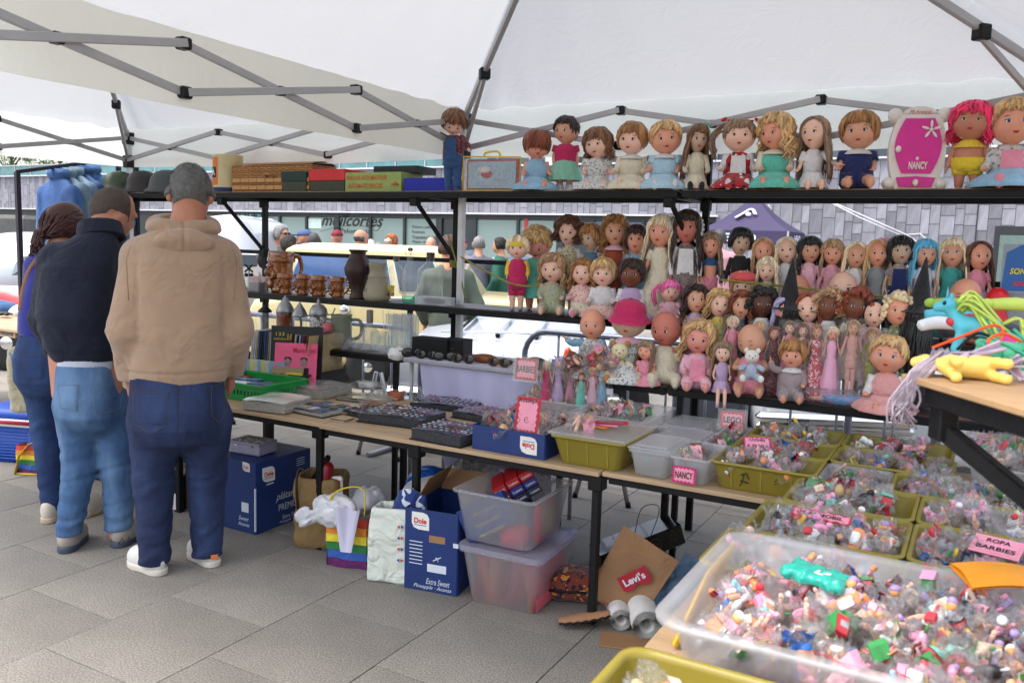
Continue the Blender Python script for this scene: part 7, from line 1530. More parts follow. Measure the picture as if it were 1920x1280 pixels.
A=pz(1425,835,.76); card('price_card','small pink COCHES A ESCALA card lying on the back left olive tray',(A[0],A[1]-.03,.745),.10,.07,.35,-.95,MAGC,PKC,'',.02,.08,lines=[('COCHES',.018,.014,.06,INK),('A  ESCALA',-.012,.014,.08,INK)],holder=False,inset=.006)
A=pz(1845,1020,.77); card('price_card','pink ROPA BARBIES card lying on the tray of doll clothes',(A[0]+.02,A[1]-.03,.755),.115,.08,-.25,-1.25,PKC,PKC,'',.02,.08,lines=[('ROPA',.018,.017,.055,INK),('BARBIES',-.014,.017,.09,INK)],holder=False,inset=.008)
A=pz(1540,955,.78); card('price_card','long red and pink strip card lying on bags behind the clear tub',(A[0],A[1]-.02,.755),.16,.035,-.1,-1.1,REDC,PKC,'PLAYMOBIL',.014,.12,holder=False,inset=.005)
b=MB();
for q in ([(0,.01,0),(.02,.02,0),(.03,.0,0)],[(.012,.015,0),(.008,-.015,0),(.0,-.03,0)],[(0,-.01,0),(.03,-.015,0)]): b.tube([(2.02+x,-1.2375-.0,ZT+.055+y) for x,y,_ in q],.0022,4)
for q in ([(0,.01,0),(.01,.02,0)],[(.0,-.0,0),(.01,.005,0)]): b.tube([(2.14+x,-1.2375,ZT+.05+y) for x,y,_ in q],.0015,4)
solo('marker_scribble',b,INK,'black marker scribble on the side of the front olive tray','scribble')
# the upright bagged slim dolls in the BARBIES tub
for k,(px,tp,kw) in enumerate(((1025,680,D(sk='peach',hair=('long','plat'),top='mag',skirt='gown',sleeve=None)),(1048,676,D(sk='peach',hair=('long','lilac'),top='lilac',skirt='gown',sleeve=None)),(1070,690,D(sk='tan',hair=('long','plat'),top='pink',skirt='gown',sleeve=None)),(1090,702,D(sk='tan',hair=('long','brown'),top='aqua',skirt='gown',sleeve=None)),(1112,692,D(sk='pink',hair=('bob','blond'),top='lpink',skirt='gown',sleeve=None)),(1130,680,D(sk='tan',hair=('bob','gold'),top='lblue',skirt='gown',sleeve=None)))):
 slim(('bagged slim doll in a magenta gown, nearest the BARBIES card','bagged slim doll with lilac hair in the BARBIES tub','bagged slim doll in pink in the middle of the BARBIES tub','bagged slim doll with brown hair and an aqua gown','bagged slim doll in pale pink in the BARBIES tub','bagged slim doll in pale blue at the right of the BARBIES tub')[k],px,tp,-.56+.03*(k%3),.665,kw)
r=random.Random(8)
for k in range(16):
 A=py(1015+k*8.5+r.uniform(-6,6),r.uniform(668,740),-.45+r.uniform(-.1,.06)); bag(A[0],A[1],A[2],'heaped over the BARBIES tub','bags heaped over the BARBIES tub',['limb','head','cloth'],r,1.15,1.2)
# top shelf, left
zt2=z2
def helmet(px,lab,m,s=1.):
 A=py(px,350,-.1); T=thing('steel_helmet',lab,'helmet',(A[0],-.10,z2),.2,'steel helmets on the top shelf'); b=MB(); b.lathe([(.155*s,.0),(.160*s,.012),(.132*s,.035),(.126*s,.07),(.115*s,.11),(.088*s,.145),(.045*s,.163),(.001,.168)],32,cap=False,sy=1.1); part('shell',b,m,T); b=MB(); b.lathe([(.158*s,-.0),(.163*s,.004),(.160*s,.010)],32,cap=False,sy=1.1); part('rim',b,m,T)
helmet(225,'olive green steel helmet, leftmost on the top shelf',flatm('olive_helmet',rgb(62,74,52),rough=.45,bump=.2),.92); helmet(270,'dark brown steel helmet between the green and grey ones',flatm('brown_helmet',rgb(46,40,40),rough=.45,bump=.2),.92); helmet(317,'dark grey steel helmet beside the straw hat',flatm('grey_helmet',rgb(66,70,72),rough=.45,bump=.2),1.02)
A=py(378,350,-.08); T=thing('straw_hat','pale straw hat behind the hoodie man on the top shelf','hat',(A[0],-.08,z2)); b=MB(); b.lathe([(.17,.0),(.165,.008),(.10,.012),(.095,.07),(.08,.10),(.001,.105)],28,cap=False); part('straw',b,flatm('straw',rgb(185,150,100),bump=.6,bs=90),T); b=MB(); b.lathe([(.101,.014),(.099,.034)],28,cap=False); part('band',b,DWOOD,T)
A=py(428,348,-.1); T=thing('food_tin','tall cream tin with an orange label and the letter A','tin',(A[0],-.1,z2),YAW); b=MB(); b.lathe([(.098,.0),(.1,.004),(.1,.035)],36,cap=False); part('blue_band',b,flatm('tin_blue',rgb(32,52,92)),T); b=MB(); b.lathe([(.099,.035),(.099,.245),(.101,.25),(.098,.256),(.001,.256)],36,cap=False); part('can',b,flatm('tin_cream',rgb(205,190,145),rough=.35),T)
for (a0,a1,za,zb_,m_,rr_) in ((-1.75,-1.0,.05,.235,flatm('tin_orange',rgb(215,120,50)),.1005),(-1.75,-1.15,.10,.17,INK,.1015)):
 b=MB(); b.grid(lambda u,v:(rr_*sin(a0+(a1-a0)*u+.6),-rr_*cos(a0+(a1-a0)*u+.6),za+(zb_-za)*v),10,1); part('label_panel',b,m_,T)
text('A',T,(-.074,-.074,.135),(.72,-.69,0),(0,0,1),.045,WP,w=False,bold=.03)
# wicker hamper: woven strands are real
WK=mat('wicker',rgb(165,118,70),.6,var=.2,vs=60,island=.25); x0,x1=py(441,348,-.15)[0],py(588,348,-.15)[0]; T=thing('wicker_hamper','woven wicker picnic hamper on the top shelf beside the tin','basket',((x0+x1)/2,-.06,z2)); w_=(x1-x0)/2
b=MB()
for k in range(15):
 z=.008+.0115*k; n=90
 for ph in (0,):
  pts=[]
  for i in range(n+1):
   t=i/n*4; e=int(t)%4; f=t-int(t); P=[(-w_,-.11),(w_,-.11),(w_,.12),(-w_,.12)]; a=NA(P[e]);c_q=NA(P[(e+1)%4]); q=a+(c_q-a)*f; nn=NA([(0,-1),(1,0),(0,1),(-1,0)][e]); o_=.004*cos(pi*(i+k)); pts.append((q[0]+nn[0]*o_,q[1]+nn[1]*o_,z))
  b.tube(pts,.0062,5,cap=False)
part('weave_strand',b,WK,T,kind='stuff'); b=MB()
for k in range(30):
 x=-w_+2*w_*k/29; b.tube([(x,-.112,0),(x,-.112,.175)],.004,5)
for k in range(9): y=-.11+.23*k/8; b.tube([(w_,y,0),(w_,y,.175)],.004,5)
part('upright_cane',b,WK,T,kind='stuff'); b=MB(); b.grid(lambda u,v:((-1+2*u)*w_*1.02,-.115+.24*v,.178+.022*sin(pi*v)**.7+.0016*sin(u*190)*sin(v*60)),120,24); part('lid',b,WK,T); boxm(T,'inner_board',(0,0,.09),(2*w_-.012,.215,.17),WK)
for z in (.03,.078):
 for k in range(9): boxm(T,'band_slat',(-w_+.045+k*2*w_/9.2,-.121,z),(2*w_/9.6,.006,.026),flatm('pale_cane',rgb(190,145,90)),bev=.002)
b=MB(); b.tube([(-.03,-.12,.10),(-.02,-.145,.115),(.03,-.145,.115),(.04,-.12,.10)],.006,6); part('handle',b,WK,T)
def tbox(lab,px0,px1,y0,y1,d,m,Y=-.19,name='flat_box',cat='box',z=None,yaw=0,m2=None,split=.5,group=None):
 A,B=py(px0,y1,Y),py(px1,y1,Y); zt__=py(px0,y0,Y)[2]; z=A[2] if z is None else z; h=zt__-z; T=thing(name,lab,cat,((A[0]+B[0])/2,Y+d/2,z),yaw,group); w_=B[0]-A[0]
 if m2: boxm(T,'base',(0,0,h*split/2),(w_,d,h*split),m2,bev=.002); boxm(T,'lid',(0,0,h*(1+split)/2+.0005),(w_+.006,d+.006,h*(1-split)),m,bev=.002)
 else: boxm(T,'carton',(0,0,h/2),(w_,d,h),m,bev=.002)
 return T,w_,h
tbox('dark green box with an olive base, stacked beside the hamper',528,574,322,348,.20,flatm('dark_green_card',rgb(22,52,46)),z=z2,m2=flatm('olive_card',rgb(58,62,44)),split=.52); tbox('bright red lidded box with an olive base',581,646,318,348,.22,flatm('bright_red_card',rgb(205,25,35),rough=.4),z=z2,m2=flatm('olive_card',rgb(58,62,44)),split=.5)
T,w_,h_=tbox('green board game box lettered PARCHIS AUTOMATIQUE','' or 647,752,324,348,.22,flatm('pale_green_card',rgb(150,170,95)),z=z2)
OR2=flatm('orange_print',rgb(205,95,40)); text('PARCHIS AUTOMATIQUE',T,(-.045,-.1105,h_*.70),rt,up,h_*.26,OR2,width=w_*.72,bold=.02,w=False); text('AUTOMATIC PARCHIS',T,(-.055,-.1105,h_*.30),rt,up,h_*.26,OR2,width=w_*.62,bold=.02,w=False); b=MB(); b.lathe([(.03,0),(.012,.012),(.003,.022)],12,c=(w_*.40,-.108,h_*.35)); part('print_mark',b,OR2,T)
tbox('flat black case lying on the green game box',700,782,312,324,.20,flatm('black_case',(.02,.02,.022)),Y=-.10,z=z2+h_+.001); tbox('flat bright blue box at the foot of the leaning boy doll',757,836,334,348,.17,flatm('bright_blue_card',rgb(22,38,160)),z=z2)
# clear case with yellow piping
A,B=py(867,348,-.2),py(968,348,-.2); w_=B[0]-A[0]; hC=py(900,288,-.2)[2]-z2; T=thing('vinyl_case','clear vinyl case with yellow piping and a red lined picture, on the top shelf','case',((A[0]+B[0])/2,-.17,z2),.1)
boxm(T,'red_lining',(0,.02,hC*.44),(w_*.94,.03,hC*.85),flatm('red_lining',rgb(185,25,45)),bev=.01); boxm(T,'picture_card',(0,-.002,hC*.44),(w_*.84,.004,hC*.72),flatm('pale_blue_print',rgb(175,200,215))); b=MB(); b.ell((-.03,-.006,hC*.46),(.035,.003,.022),14,8); part('print_blob',b,flatm('print_red',rgb(190,60,60)),T); b=MB(); b.ell((-.045,-.008,hC*.58),(.04,.003,.018),14,8); part('print_blob',b,WP,T)
text('Muñeca con su ropita',T,(.06,-.006,hC*.30),rt,up,.011,OR2,width=.085,w=False)
YP=flatm('yellow_piping',rgb(220,190,60)); b=MB(); b.tube([(-w_/2,-.01,.004),(w_/2,-.01,.004),(w_/2,-.01,hC*.9),(-w_/2,-.01,hC*.93),(-w_/2,-.01,.004)],.005,6); part('piping',b,YP,T); b=MB(); b.tube(spl([(-.05,0,hC*.92),(-.04,0,hC*1.03),(.03,0,hC*1.06),(.05,0,hC*.92)],5),.006,6); part('handle',b,YP,T); boxm(T,'clear_front',(0,-.013,hC*.45),(w_*.98,.002,hC*.9),BF)
# magenta toy wardrobe
A,B=py(1658,350,-.17),py(1768,350,-.17); w_=B[0]-A[0]; H=py(1712,205,-.17)[2]-z2; T=thing('toy_wardrobe','magenta and white toy wardrobe with a flower and the name NANCY','toy wardrobe',((A[0]+B[0])/2,-.15,z2),YAW*.5)
OW=flatm('cream_plastic',rgb(222,214,205),rough=.35); MG=flatm('magenta_plastic',rgb(208,40,140),rough=.35)
def barrel(w0,w1,z0_,z1__,n=14):
 R_=[(w0/2+(w1-w0)/2*sin(pi*t),z0_+(z1__-z0_)*t) for t in LS(0,1,n)]; return R_+[(-x,z) for x,z in R_[::-1]]
RX=rot(pi/2,0,0); b=MB(); b.prism(barrel(w_*.70,w_*.98,0,H*.95),.05,c=(0,.03,0),R=RX); part('frame',b,OW,T); b=MB(); b.prism(barrel(w_*.50,w_*.80,H*.20,H*.88),.012,c=(0,-.018,0),R=RX); part('door',b,MG,T); b=MB(); b.prism([(-.28*w_,.01),(.28*w_,.01),(.34*w_,H*.15),(0,H*.165),(-.34*w_,H*.15)],.012,c=(0,-.018,0),R=RX); dr=part('drawer',b,MG,T)
for x,z in((-.34,.5),(0,.085)): b=MB(); b.ell((x*w_,-.034,z*H),(.012,.008,.015),12,8); part('knob',b,OW,T)
for sx in(-1,1):
 b=MB(); b.ell((sx*w_*.42,0,H*.93),(.030,.03,.032),14,9); part('corner_ball',b,OW,T); b=MB(); b.ell((sx*w_*.44,0,.025),(.030,.03,.028),14,9); part('corner_ball',b,OW,T)
b=MB(); b.prism([(.09*cos(a)*w_*3.4,H*.93+.035*sin(a)) for a in LS(0,pi,12)],.04,c=(0,.02,0),R=RX); part('crest',b,OW,T); text('Mi Armario',T,(0,-.022,H*.965),rt,up,.018,flatm('rose_print',rgb(190,80,80)),width=.085,shear=.3,w=False)
b=MB()
for k in range(5): a=pi/2+k*2*pi/5; b.ell((w_*.20+.024*cos(a),-.033,H*.74+.024*sin(a)),(.017,.003,.006),10,6,R=rot(0,-a,0))
b.ell((w_*.20,-.033,H*.74),(.008,.004,.008),10,6); part('flower',b,OW,T); text('NANCY',T,(.005,-.031,H*.30),rt,up,.032,OW,width=.075,bold=.03,w=False)
b=MB(); b.ell((.0,-.031,H*.385),(.008,.002,.008),5,4); part('star',b,OW,T)
# scrunchies behind the pink mop
A=py(1868,222,-.05); T=thing('hair_scrunchie','bunched floral scrunchie behind the pink haired doll','scrunchie',(A[0],-.03,A[2]-.05)); b=MB(); r=random.Random(2)
for k in range(16): a=k*.39; b.ell((.055*cos(a),0,.05+.055*sin(a)),(.022+r.random()*.01,.02,.02),8,6)
part('fabric',b,pattern('scrunchie_print','patch',rgb(205,190,200),rgb(80,120,190),45,c3=rgb(230,180,60)),T)
# middle shelf: jugs, vase, bottles
CER=mat('brown_glazed_ceramic',rgb(140,78,28),.12,var=.25,vs=18,coat=.8)
def toby(lab,px0,px1,yt,yb,Y,big=False,yaw=.3):
 A,B,Tp=py(px0,yb,Y),py(px1,yb,Y),py((px0+px1)/2,yt,Y); H=Tp[2]-z1; w_=(B[0]-A[0])/2*.72; T=thing('face_mug' if not big else 'face_jug',lab,'jug' if big else 'mug',((A[0]+B[0])/2-w_*.15,Y,z1),YAW-1.25+yaw,'brown glazed face mugs')
 def f(P):
  q=P/NA([w_,w_,H]); z=q[...,2]; r_=np.interp(z,[0,.06,.25,.45,.62,.78,.9,1.],[.72,.78,.74,.86,.84,.9,.98,.94])*w_; F=np.maximum(np.sqrt(P[...,0]**2+P[...,1]**2)-r_,np.maximum(-P[...,2],P[...,2]-H)); F=np.maximum(F,-np.maximum(np.sqrt(P[...,0]**2+P[...,1]**2)-w_*.82,H*.72-P[...,2]))
  e=lambda x,y,z_,a,b_,c:el_(P,(x*w_,y*w_,z_*H),(a*w_,b_*w_,c*H))
  F=sm_(F,e(0,-1.02,.50,.16,.30,.11),.02*H*3); F=sm_(F,e(0,-.92,.66,.55,.16,.045),.03*H)
  for s_ in(-1,1): F=sm_(F,e(s_*.34,-.88,.57,.14,.10,.045),.01*H); F=sm_(F,e(s_*.45,-.75,.44,.22,.18,.10),.03*H); F=sm_(F,e(s_*.30,-.95,.36,.30,.12,.035),.015*H)
  F=sm_(F,e(0,-.88,.22,.40,.22,.13),.03*H); F=sm_(F,np.maximum(np.abs(np.sqrt(P[...,0]**2+P[...,1]**2)-w_*.93)-w_*.10,np.abs(z-.80)*H-.05*H),.02*H)
  return F+.012*w_*np.sin(z*55+3*np.arctan2(P[...,0],-P[...,1]))*(z<.3)
 b=nmb(f,(-w_*1.25,-w_*1.5,-.005),(w_*1.25,w_*1.2,H+.006),.0042 if not big else .0055); part('face_body',b,CER,T)
 b=MB(); b.tube(spl([(0,w_*.75,H*.85),(0,w_*1.35,H*.88),(0,w_*1.6,H*.6),(0,w_*1.25,H*.3),(0,w_*.75,H*.15)],5),[H*.055]*21,9); part('handle',b,CER,T)
toby('large brown glazed face jug with a big handle',505,556,472,545,-.06,True);
for k,(a,c,yt,yb) in enumerate(((521,553,512,547),(555,584,514,550),(582,618,516,553),(618,652,519,555))): toby(('small brown face mug in front of the large jug','second small brown face mug, right of the large jug','third small brown face mug, between its two neighbours','small brown face mug next to the dark vase')[k],a,c,yt,yb,-.15 if k==0 else -.13)
def lath(name,lab,cat,px,yt,yb,Y,prof,m,z,n=30,group=None,fold=None,yaw=0):
 A=py(px,yb,Y); H=py(px,yt,Y)[2]-z; T=thing(name,lab,cat,(A[0],Y,z),yaw,group); b=MB(); b.lathe([(r_*H,q*H) for r_,q in prof],n,cap=False,fold=fold); part('vessel',b,m,T); return T,H
T,H=lath('clay_vase','tall dark brown vase with two small lugs','vase',671,468,558,-.12,[(.001,0),(.17,0),(.18,.02),(.16,.07),(.14,.14),(.20,.35),(.27,.52),(.28,.62),(.22,.78),(.15,.90),(.16,.95),(.19,.97),(.19,1.0),(.13,.985)],mat('dark_fired_clay',rgb(50,28,24),.45,var=.45,vs=9),z1)
for s_ in(-1,1): b=MB(); b.tube(spl([(s_*.24*H,0,.68*H),(s_*.33*H,0,.62*H),(s_*.30*H,0,.50*H)],4),[.03*H]*9,7); part('lug',b,_MC[('dark_fired_clay',)],T)
T,H=lath('stoneware_jug','squat pale stoneware jug with a stamped side','jug',707,493,560,-.15,[(.001,0),(.30,0),(.36,.08),(.37,.2),(.30,.42),(.235,.60),(.25,.63),(.25,.66),(.225,.68),(.20,.78),(.22,.92),(.245,1.0),(.21,.99),(.19,.8)],mat('pale_stoneware',rgb(150,142,118),.6,var=.15,vs=6,bump=.2,bs=120),z1)
strokes(T,[[(-.5,-.6),(.5,-.6),(.5,.8),(-.5,.8),(-.5,-.6)],[(-.25,-.3),(.2,-.2),(-.2,.2),(.2,.5)]],(-.12*H,-.32*H,.25*H),(.93,-.35,0),(0,.2,.98),.10*H,.0018,mat('stamp_shade',rgb(120,110,88),.7,var=0),w=False)
GB=[(.001,0),(.20,0),(.22,.02)]
RP=mat('red_glass_print',rgb(170,40,40),.5,var=0)
T,H=lath('glass_bottle','clear glass bottle with a cork and a yellow bird label','bottle',742,482,560,-.10,GB+[(.22,.55),(.21,.68),(.12,.80),(.07,.86),(.07,.95),(.08,.96)],GLASS,z1,group='clear glass bottles'); b=MB(); b.lathe([(.001,.9*H),(.065*H,.9*H),(.075*H,1.02*H),(.001,1.02*H)],12); part('cork',b,flatm('dark_cork',rgb(95,80,70)),T)
b=MB(); b.grid(lambda u,v:(.225*H*sin(-.7+1.2*u),-.225*H*cos(-.7+1.2*u),H*(.12+.25*v)),8,4); part('label',b,pattern('parrot_label','patch',rgb(200,180,70),rgb(120,130,120),80,c3=rgb(190,70,40)),T); text('RON',T,(-.02,-.225*H-.002,.52*H),rt,up,.012,RP,w=False)
T,H=lath('glass_bottle','tall swing top glass bottle with red print and a green foot','bottle',768,464,563,-.15,[(.001,.002),(.13,.0),(.145,.02),(.145,.42),(.13,.55),(.07,.72),(.04,.84),(.04,.93),(.05,.94)],GLASS,z1,group='clear glass bottles'); b=MB(); b.lathe([(.001,.004),(.138*H,.004),(.138*H,.12*H),(.001,.12*H)],20); part('green_foot',b,film('green_glass',(.35,.75,.6),.1,.05,.1,8,.3),T); text('GASEOSA',T,(-.01,-.147*H-.003,.48*H),rt,up,.010,RP,w=False,width=.035); text('LA CASERA',T,(-.0,-.147*H-.003,.30*H),(0,0,1),(-1,0,0),.010,RP,w=False,width=.05); text('PURA',T,(-.0,-.147*H-.003,.16*H),rt,up,.011,RP,w=False,width=.03)
b=MB(); b.ell((0,0,.965*H),(.05*H,.05*H,.035*H),10,7); part('stopper',b,DWOOD,T); b=MB(); b.tube([(-.045*H,-.02,.86*H),(-.07*H,-.02,.93*H),(-.03*H,-.02,.99*H),(.03*H,-.02,.99*H),(.07*H,-.02,.93*H),(.045*H,-.02,.86*H)],.0016,5); part('wire_clip',b,CHROME,T)
T,H=lath('glass_flagon','wide clear glass flagon with a dark stopper beside the post','bottle',806,476,560,-.09,[(.001,0),(.24,0),(.26,.02),(.26,.62),(.25,.68),(.12,.80),(.085,.84),(.085,.96),(.1,.97)],GLASS,z1,group='clear glass bottles'); b=MB(); b.lathe([(.001,.86*H),(.08*H,.86*H),(.085*H,1.03*H),(.001,1.03*H)],14); part('stopper',b,DWOOD,T)
T,w_,h_=tbox('small clear plastic case holding a dark brush at the shelf end',777,836,555,566,.10,CPL,Y=-.215,z=z1,name='plastic_case',cat='case'); b=MB(); b.ell((0,0,h_*.5),(w_*.36,.03,h_*.35),14,8); part('brush',b,flatm('plum_brush',rgb(60,50,75)),T)
T=thing('house_keys','small bunch of dark keys on the shelf beside the bottles','keys',py(728,555,-.19),0); b=MB(); b.ell((0,0,.012),(.012,.004,.012),8,6); b.tube([(0,0,.02),(-.006,0,.045)],.002,5); part('key',b,DWOOD,T)
# toy house and level crossing sign
A=py(484,545,-.05); T=thing('toy_house','small cream toy house with a bright red roof at the left shelf end','toy house',(A[0],-.06,z1),.5); H=.09; boxm(T,'wall',(0,0,.045),(.075,.06,.05),flatm('toy_cream',rgb(210,200,165))); b=MB(); b.prism([(-.048,0),(.048,0),(.03,.028),(-.03,.028)],.07,c=(0,.035,.071),R=RX); part('roof',b,flatm('toy_red',rgb(200,30,40),rough=.35),T); boxm(T,'chimney',(.02,0,.108),(.014,.014,.03),flatm('toy_cream',rgb(210,200,165))); boxm(T,'base',(0,0,.012),(.13,.08,.022),flatm('toy_dark',rgb(50,40,40))); boxm(T,'door',(-.01,-.031,.04),(.014,.003,.028),REDC)
A=py(467,500,-.1); T=thing('crossing_signal','black toy railway crossing signal beside the toy house','toy',(A[0],-.1,z1),YAW); b=MB(); b.tube([(0,0,0),(0,0,.15)],.004,6); part('pole',b,BPLAST,T); b=MB(); b.box((0,-.004,.15),(.075,.004,.012),R=rot(0,.75,0)); b.box((0,-.007,.15),(.075,.004,.012),R=rot(0,-.75,0)); part('cross',b,BPLAST,T); b=MB(); b.ell((-.018,-.004,.105),(.014,.006,.014),10,6); b.ell((.018,-.004,.105),(.014,.006,.014),10,6); part('lamp',b,BPLAST,T)
T,w_,h_=tbox('clear plastic tub of small parts below the crossing signal',463,484,518,545,.08,CPL,Y=-.17,z=z1,name='plastic_case',cat='case'); boxm(T,'contents',(0,0,h_*.35),(w_*.85,.06,h_*.55),flatm('mixed_parts',rgb(80,68,60),var=.5,vs=60))
# steins and glassware on the low left shelf
PEW=mat('pewter',(.28,.28,.29),.35,metal=.8,var=.15);
def stein(lab,px,yt,yb,Y,m,lid,cone=True):
 T,H=lath('beer_stein',lab,'stein',px,yt,yb,Y,[(.001,0),(.20,0),(.21,.03),(.18,.08),(.175,.5),(.18,.60),(.17,.62)],m,z0,group='lidded beer steins',yaw=YAW,fold=(lambda r_,z,a:.008*sin(6*a+z*80)) if m is CER2 else None)
 b=MB(); b.lathe(([(.19*H,.62*H),(.20*H,.66*H),(.13*H,.80*H),(.05*H,.93*H),(.001,1.0*H)] if cone else [(.19*H,.62*H),(.20*H,.66*H),(.18*H,.76*H),(.12*H,.85*H),(.04*H,.88*H),(.03*H,.95*H),(.001,1.*H)]),24,cap=False); part('lid',b,PEW,T); b=MB(); b.tube(spl([(.16*H,0,.56*H),(.32*H,0,.52*H),(.34*H,0,.3*H),(.17*H,0,.14*H)],4),.028*H,7); part('handle',b,m,T); b=MB(); b.tube([(.19*H,0,.65*H),(.30*H,0,.66*H),(.36*H,0,.80*H)],.016*H,5); part('thumb_lever',b,PEW,T)
CER2=mat('red_brown_stein',rgb(110,52,26),.18,var=.35,vs=30,coat=.6); PST=pattern('painted_stein','patch',rgb(200,200,200),rgb(50,45,50),60,c3=rgb(120,90,60),rough=.2)
stein('red brown moulded stein with a tall conical pewter lid',535,553,625,-.32,CER2,1); stein('small glass stein with a pointed pewter lid',562,565,625,-.32,GLASS,1); stein('painted stein with a domed pewter lid',597,559,628,-.33,PST,1,False)
T,H=lath('beer_mug','plain grey green stoneware beer mug with green print','mug',640,590,642,-.28,[(.001,0),(.36,0),(.37,.03),(.34,.1),(.33,.95),(.35,1.0),(.30,.98),(.29,.1)],mat('grey_green_stoneware',rgb(120,125,105),.3,var=.05),z0,yaw=YAW); b=MB(); b.tube(spl([(.32*H,0,.85*H),(.62*H,0,.8*H),(.62*H,0,.35*H),(.33*H,0,.2*H)],4),.055*H,7); part('handle',b,_MC[('grey_green_stoneware',)],T); text('BEER',T,(-.02,-.345*H,.5*H),rt,up,.022,flatm('green_print',rgb(60,120,50)),w=False,width=.04)
T,H=lath('lantern_glass','small glass and dark metal lantern at the left of the steins','lantern',497,572,625,-.3,[(.001,0),(.25,0),(.2,.06),(.28,.3),(.28,.6),(.18,.8),(.05,.9)],GLASS,z0); b=MB(); b.lathe([(.19*H,.78*H),(.22*H,.82*H),(.08*H,.95*H),(.001,1.0*H)],16,cap=False); part('cap',b,BPLAST,T); b=MB(); b.lathe([(.001,0),(.3*H,.0),(.3*H,.05*H),(.001,.06*H)],16); part('base',b,BPLAST,T)
T,H=lath('orange_figurine','small orange and blue china figurine beside the steins','figurine',613,605,640,-.36,[(.001,0),(.3,0),(.32,.2),(.2,.5),(.26,.7),(.2,.95),(.001,1)],pattern('china_print','patch',rgb(220,90,50),rgb(60,90,170),70,rough=.2),z0)
CRY=film('cut_crystal',(.97,.985,.99),.08,.05,1.,60,.35)
for px,yt,yb,lab in ((633,618,646,'cut crystal tortoise ornament'),(660,634,650,'tiny cut crystal ornament beside the tortoise')):
 A=py(px,yb,-.38); H=py(px,yt,-.38)[2]-z0; T=thing('crystal_ornament',lab+' on the low shelf','ornament',(A[0],-.38,z0),.3); b=MB(); b.ell((0,0,H*.45),(H*.75,H*.6,H*.5),10,7); b.ell((H*.85,-.0,H*.4),(H*.25,H*.2,H*.22),7,5); [b.ell((a*H*.5,c*H*.4,H*.1),(H*.2,H*.2,H*.15),6,4) for a in(-1,1) for c in(-1,1)]; b.SM=[False]*len(b.SM); part('crystal',b,CRY,T)
T,H=lath('glass_decanter','faceted glass decanter with a square stopper','decanter',693,580,645,-.36,[(.001,0),(.26,0),(.27,.03),(.2,.12),(.30,.32),(.16,.55),(.09,.62),(.09,.68)],CRY,z0,n=10); boxm(T,'stopper',(0,0,H*.83),(.13*H,.13*H,.32*H),flatm('smoky_stopper',rgb(120,110,105)),bev=.004)
for k,(px,yt,yb) in enumerate(((710,622,648),(722,630,650))): lath('tumbler',('small clear tumbler beside the decanter','small clear tumbler with a red mark at the table end')[k],'glass',px,yt,yb,-.40,[(.001,.02),(.33,.0),(.35,.05),(.40,1.0),(.37,.98),(.32,.1)],GLASS,z0)
for k in range(9):
 px=733+k*5.2; A=py(px,640,-.40+.05*(k%2)); T,H=lath('tall_glass','tall narrow clear glass in the cluster beside the post','glass',px,588+(k%3)*2,641,-.41+.05*(k%3),[(.001,.01),(.12,0),(.13,.02),(.15,1.0),(.14,.99),(.115,.03)],GLASS,z0,n=14,group='tall narrow glasses clustered by the post')
for k in range(3): b=MB(); A=py(722+k*6,640,-.3); b.tube([(A[0],-.3,z0+.02),(A[0]-.02+.02*k,-.3,z0+.24)],.0022,5); solo('glass_stirrer',b,WHITEP,('thin clear stirrer leaning left in the tall glasses','thin upright stirrer among the tall glasses','thin stirrer leaning right in the tall glasses')[k],'stirrer')
# sunglasses table
zc=.857
T,w_,h_=tbox('long black loudspeaker case on the lilac cloth, left one',772,838,631,658,.10,BPLAST,Y=-.42,z=zc,name='speaker_case',cat='speaker'); T,w_,h_=tbox('black loudspeaker case on the lilac cloth, right one',826,868,634,661,.10,BPLAST,Y=-.40,z=zc,name='speaker_case',cat='speaker'); text('PHILIPS',T,(0,-.051,h_*.55),rt,up,.006,mat('grey_letters',(.2,.2,.22),.3,metal=.6,var=0),w=False)
A=py(905,660,-.4); T=thing('spectacle_case','tan leather spectacle case on the lilac cloth','case',(A[0],-.38,zc),.2); b=MB(); b.ell((0,0,.024),(.075,.035,.026),20,10); part('leather',b,flatm('tan_leather_case',rgb(120,62,34),rough=.4,bump=.3),T)
A=py(920,668,-.38); T=thing('open_case','flat dark open case behind the folded sunglasses','case',(A[0]+.03,-.36,zc),.1); boxm(T,'shell',(0,0,.012),(.16,.07,.022),BPLAST,bev=.008)
A=py(1000,670,-.42); T=thing('round_case','round black case with a khaki side standing at the right of the cloth','case',(A[0],-.40,zc),.35); b=MB(); b.prism([(.075*cos(a),.062*sin(a)) for a in LS(0,pi,16)],.05,c=(0,.025,.0),R=RX); part('shell',b,flatm('khaki_shell',rgb(70,66,54)),T); b=MB(); b.prism([(.079*cos(a),.066*sin(a)) for a in LS(0,pi,16)],.012,c=(-.0,-.025,.0),R=RX); part('rim',b,BPLAST,T)
LENS=mat('dark_lens',(.02,.022,.02),.06,var=0,spec=.9); SF=[BPLAST,flatm('tortoise_frame',rgb(70,35,18),rough=.25),flatm('gold_frame',rgb(130,100,50),metal=.7,rough=.25)]
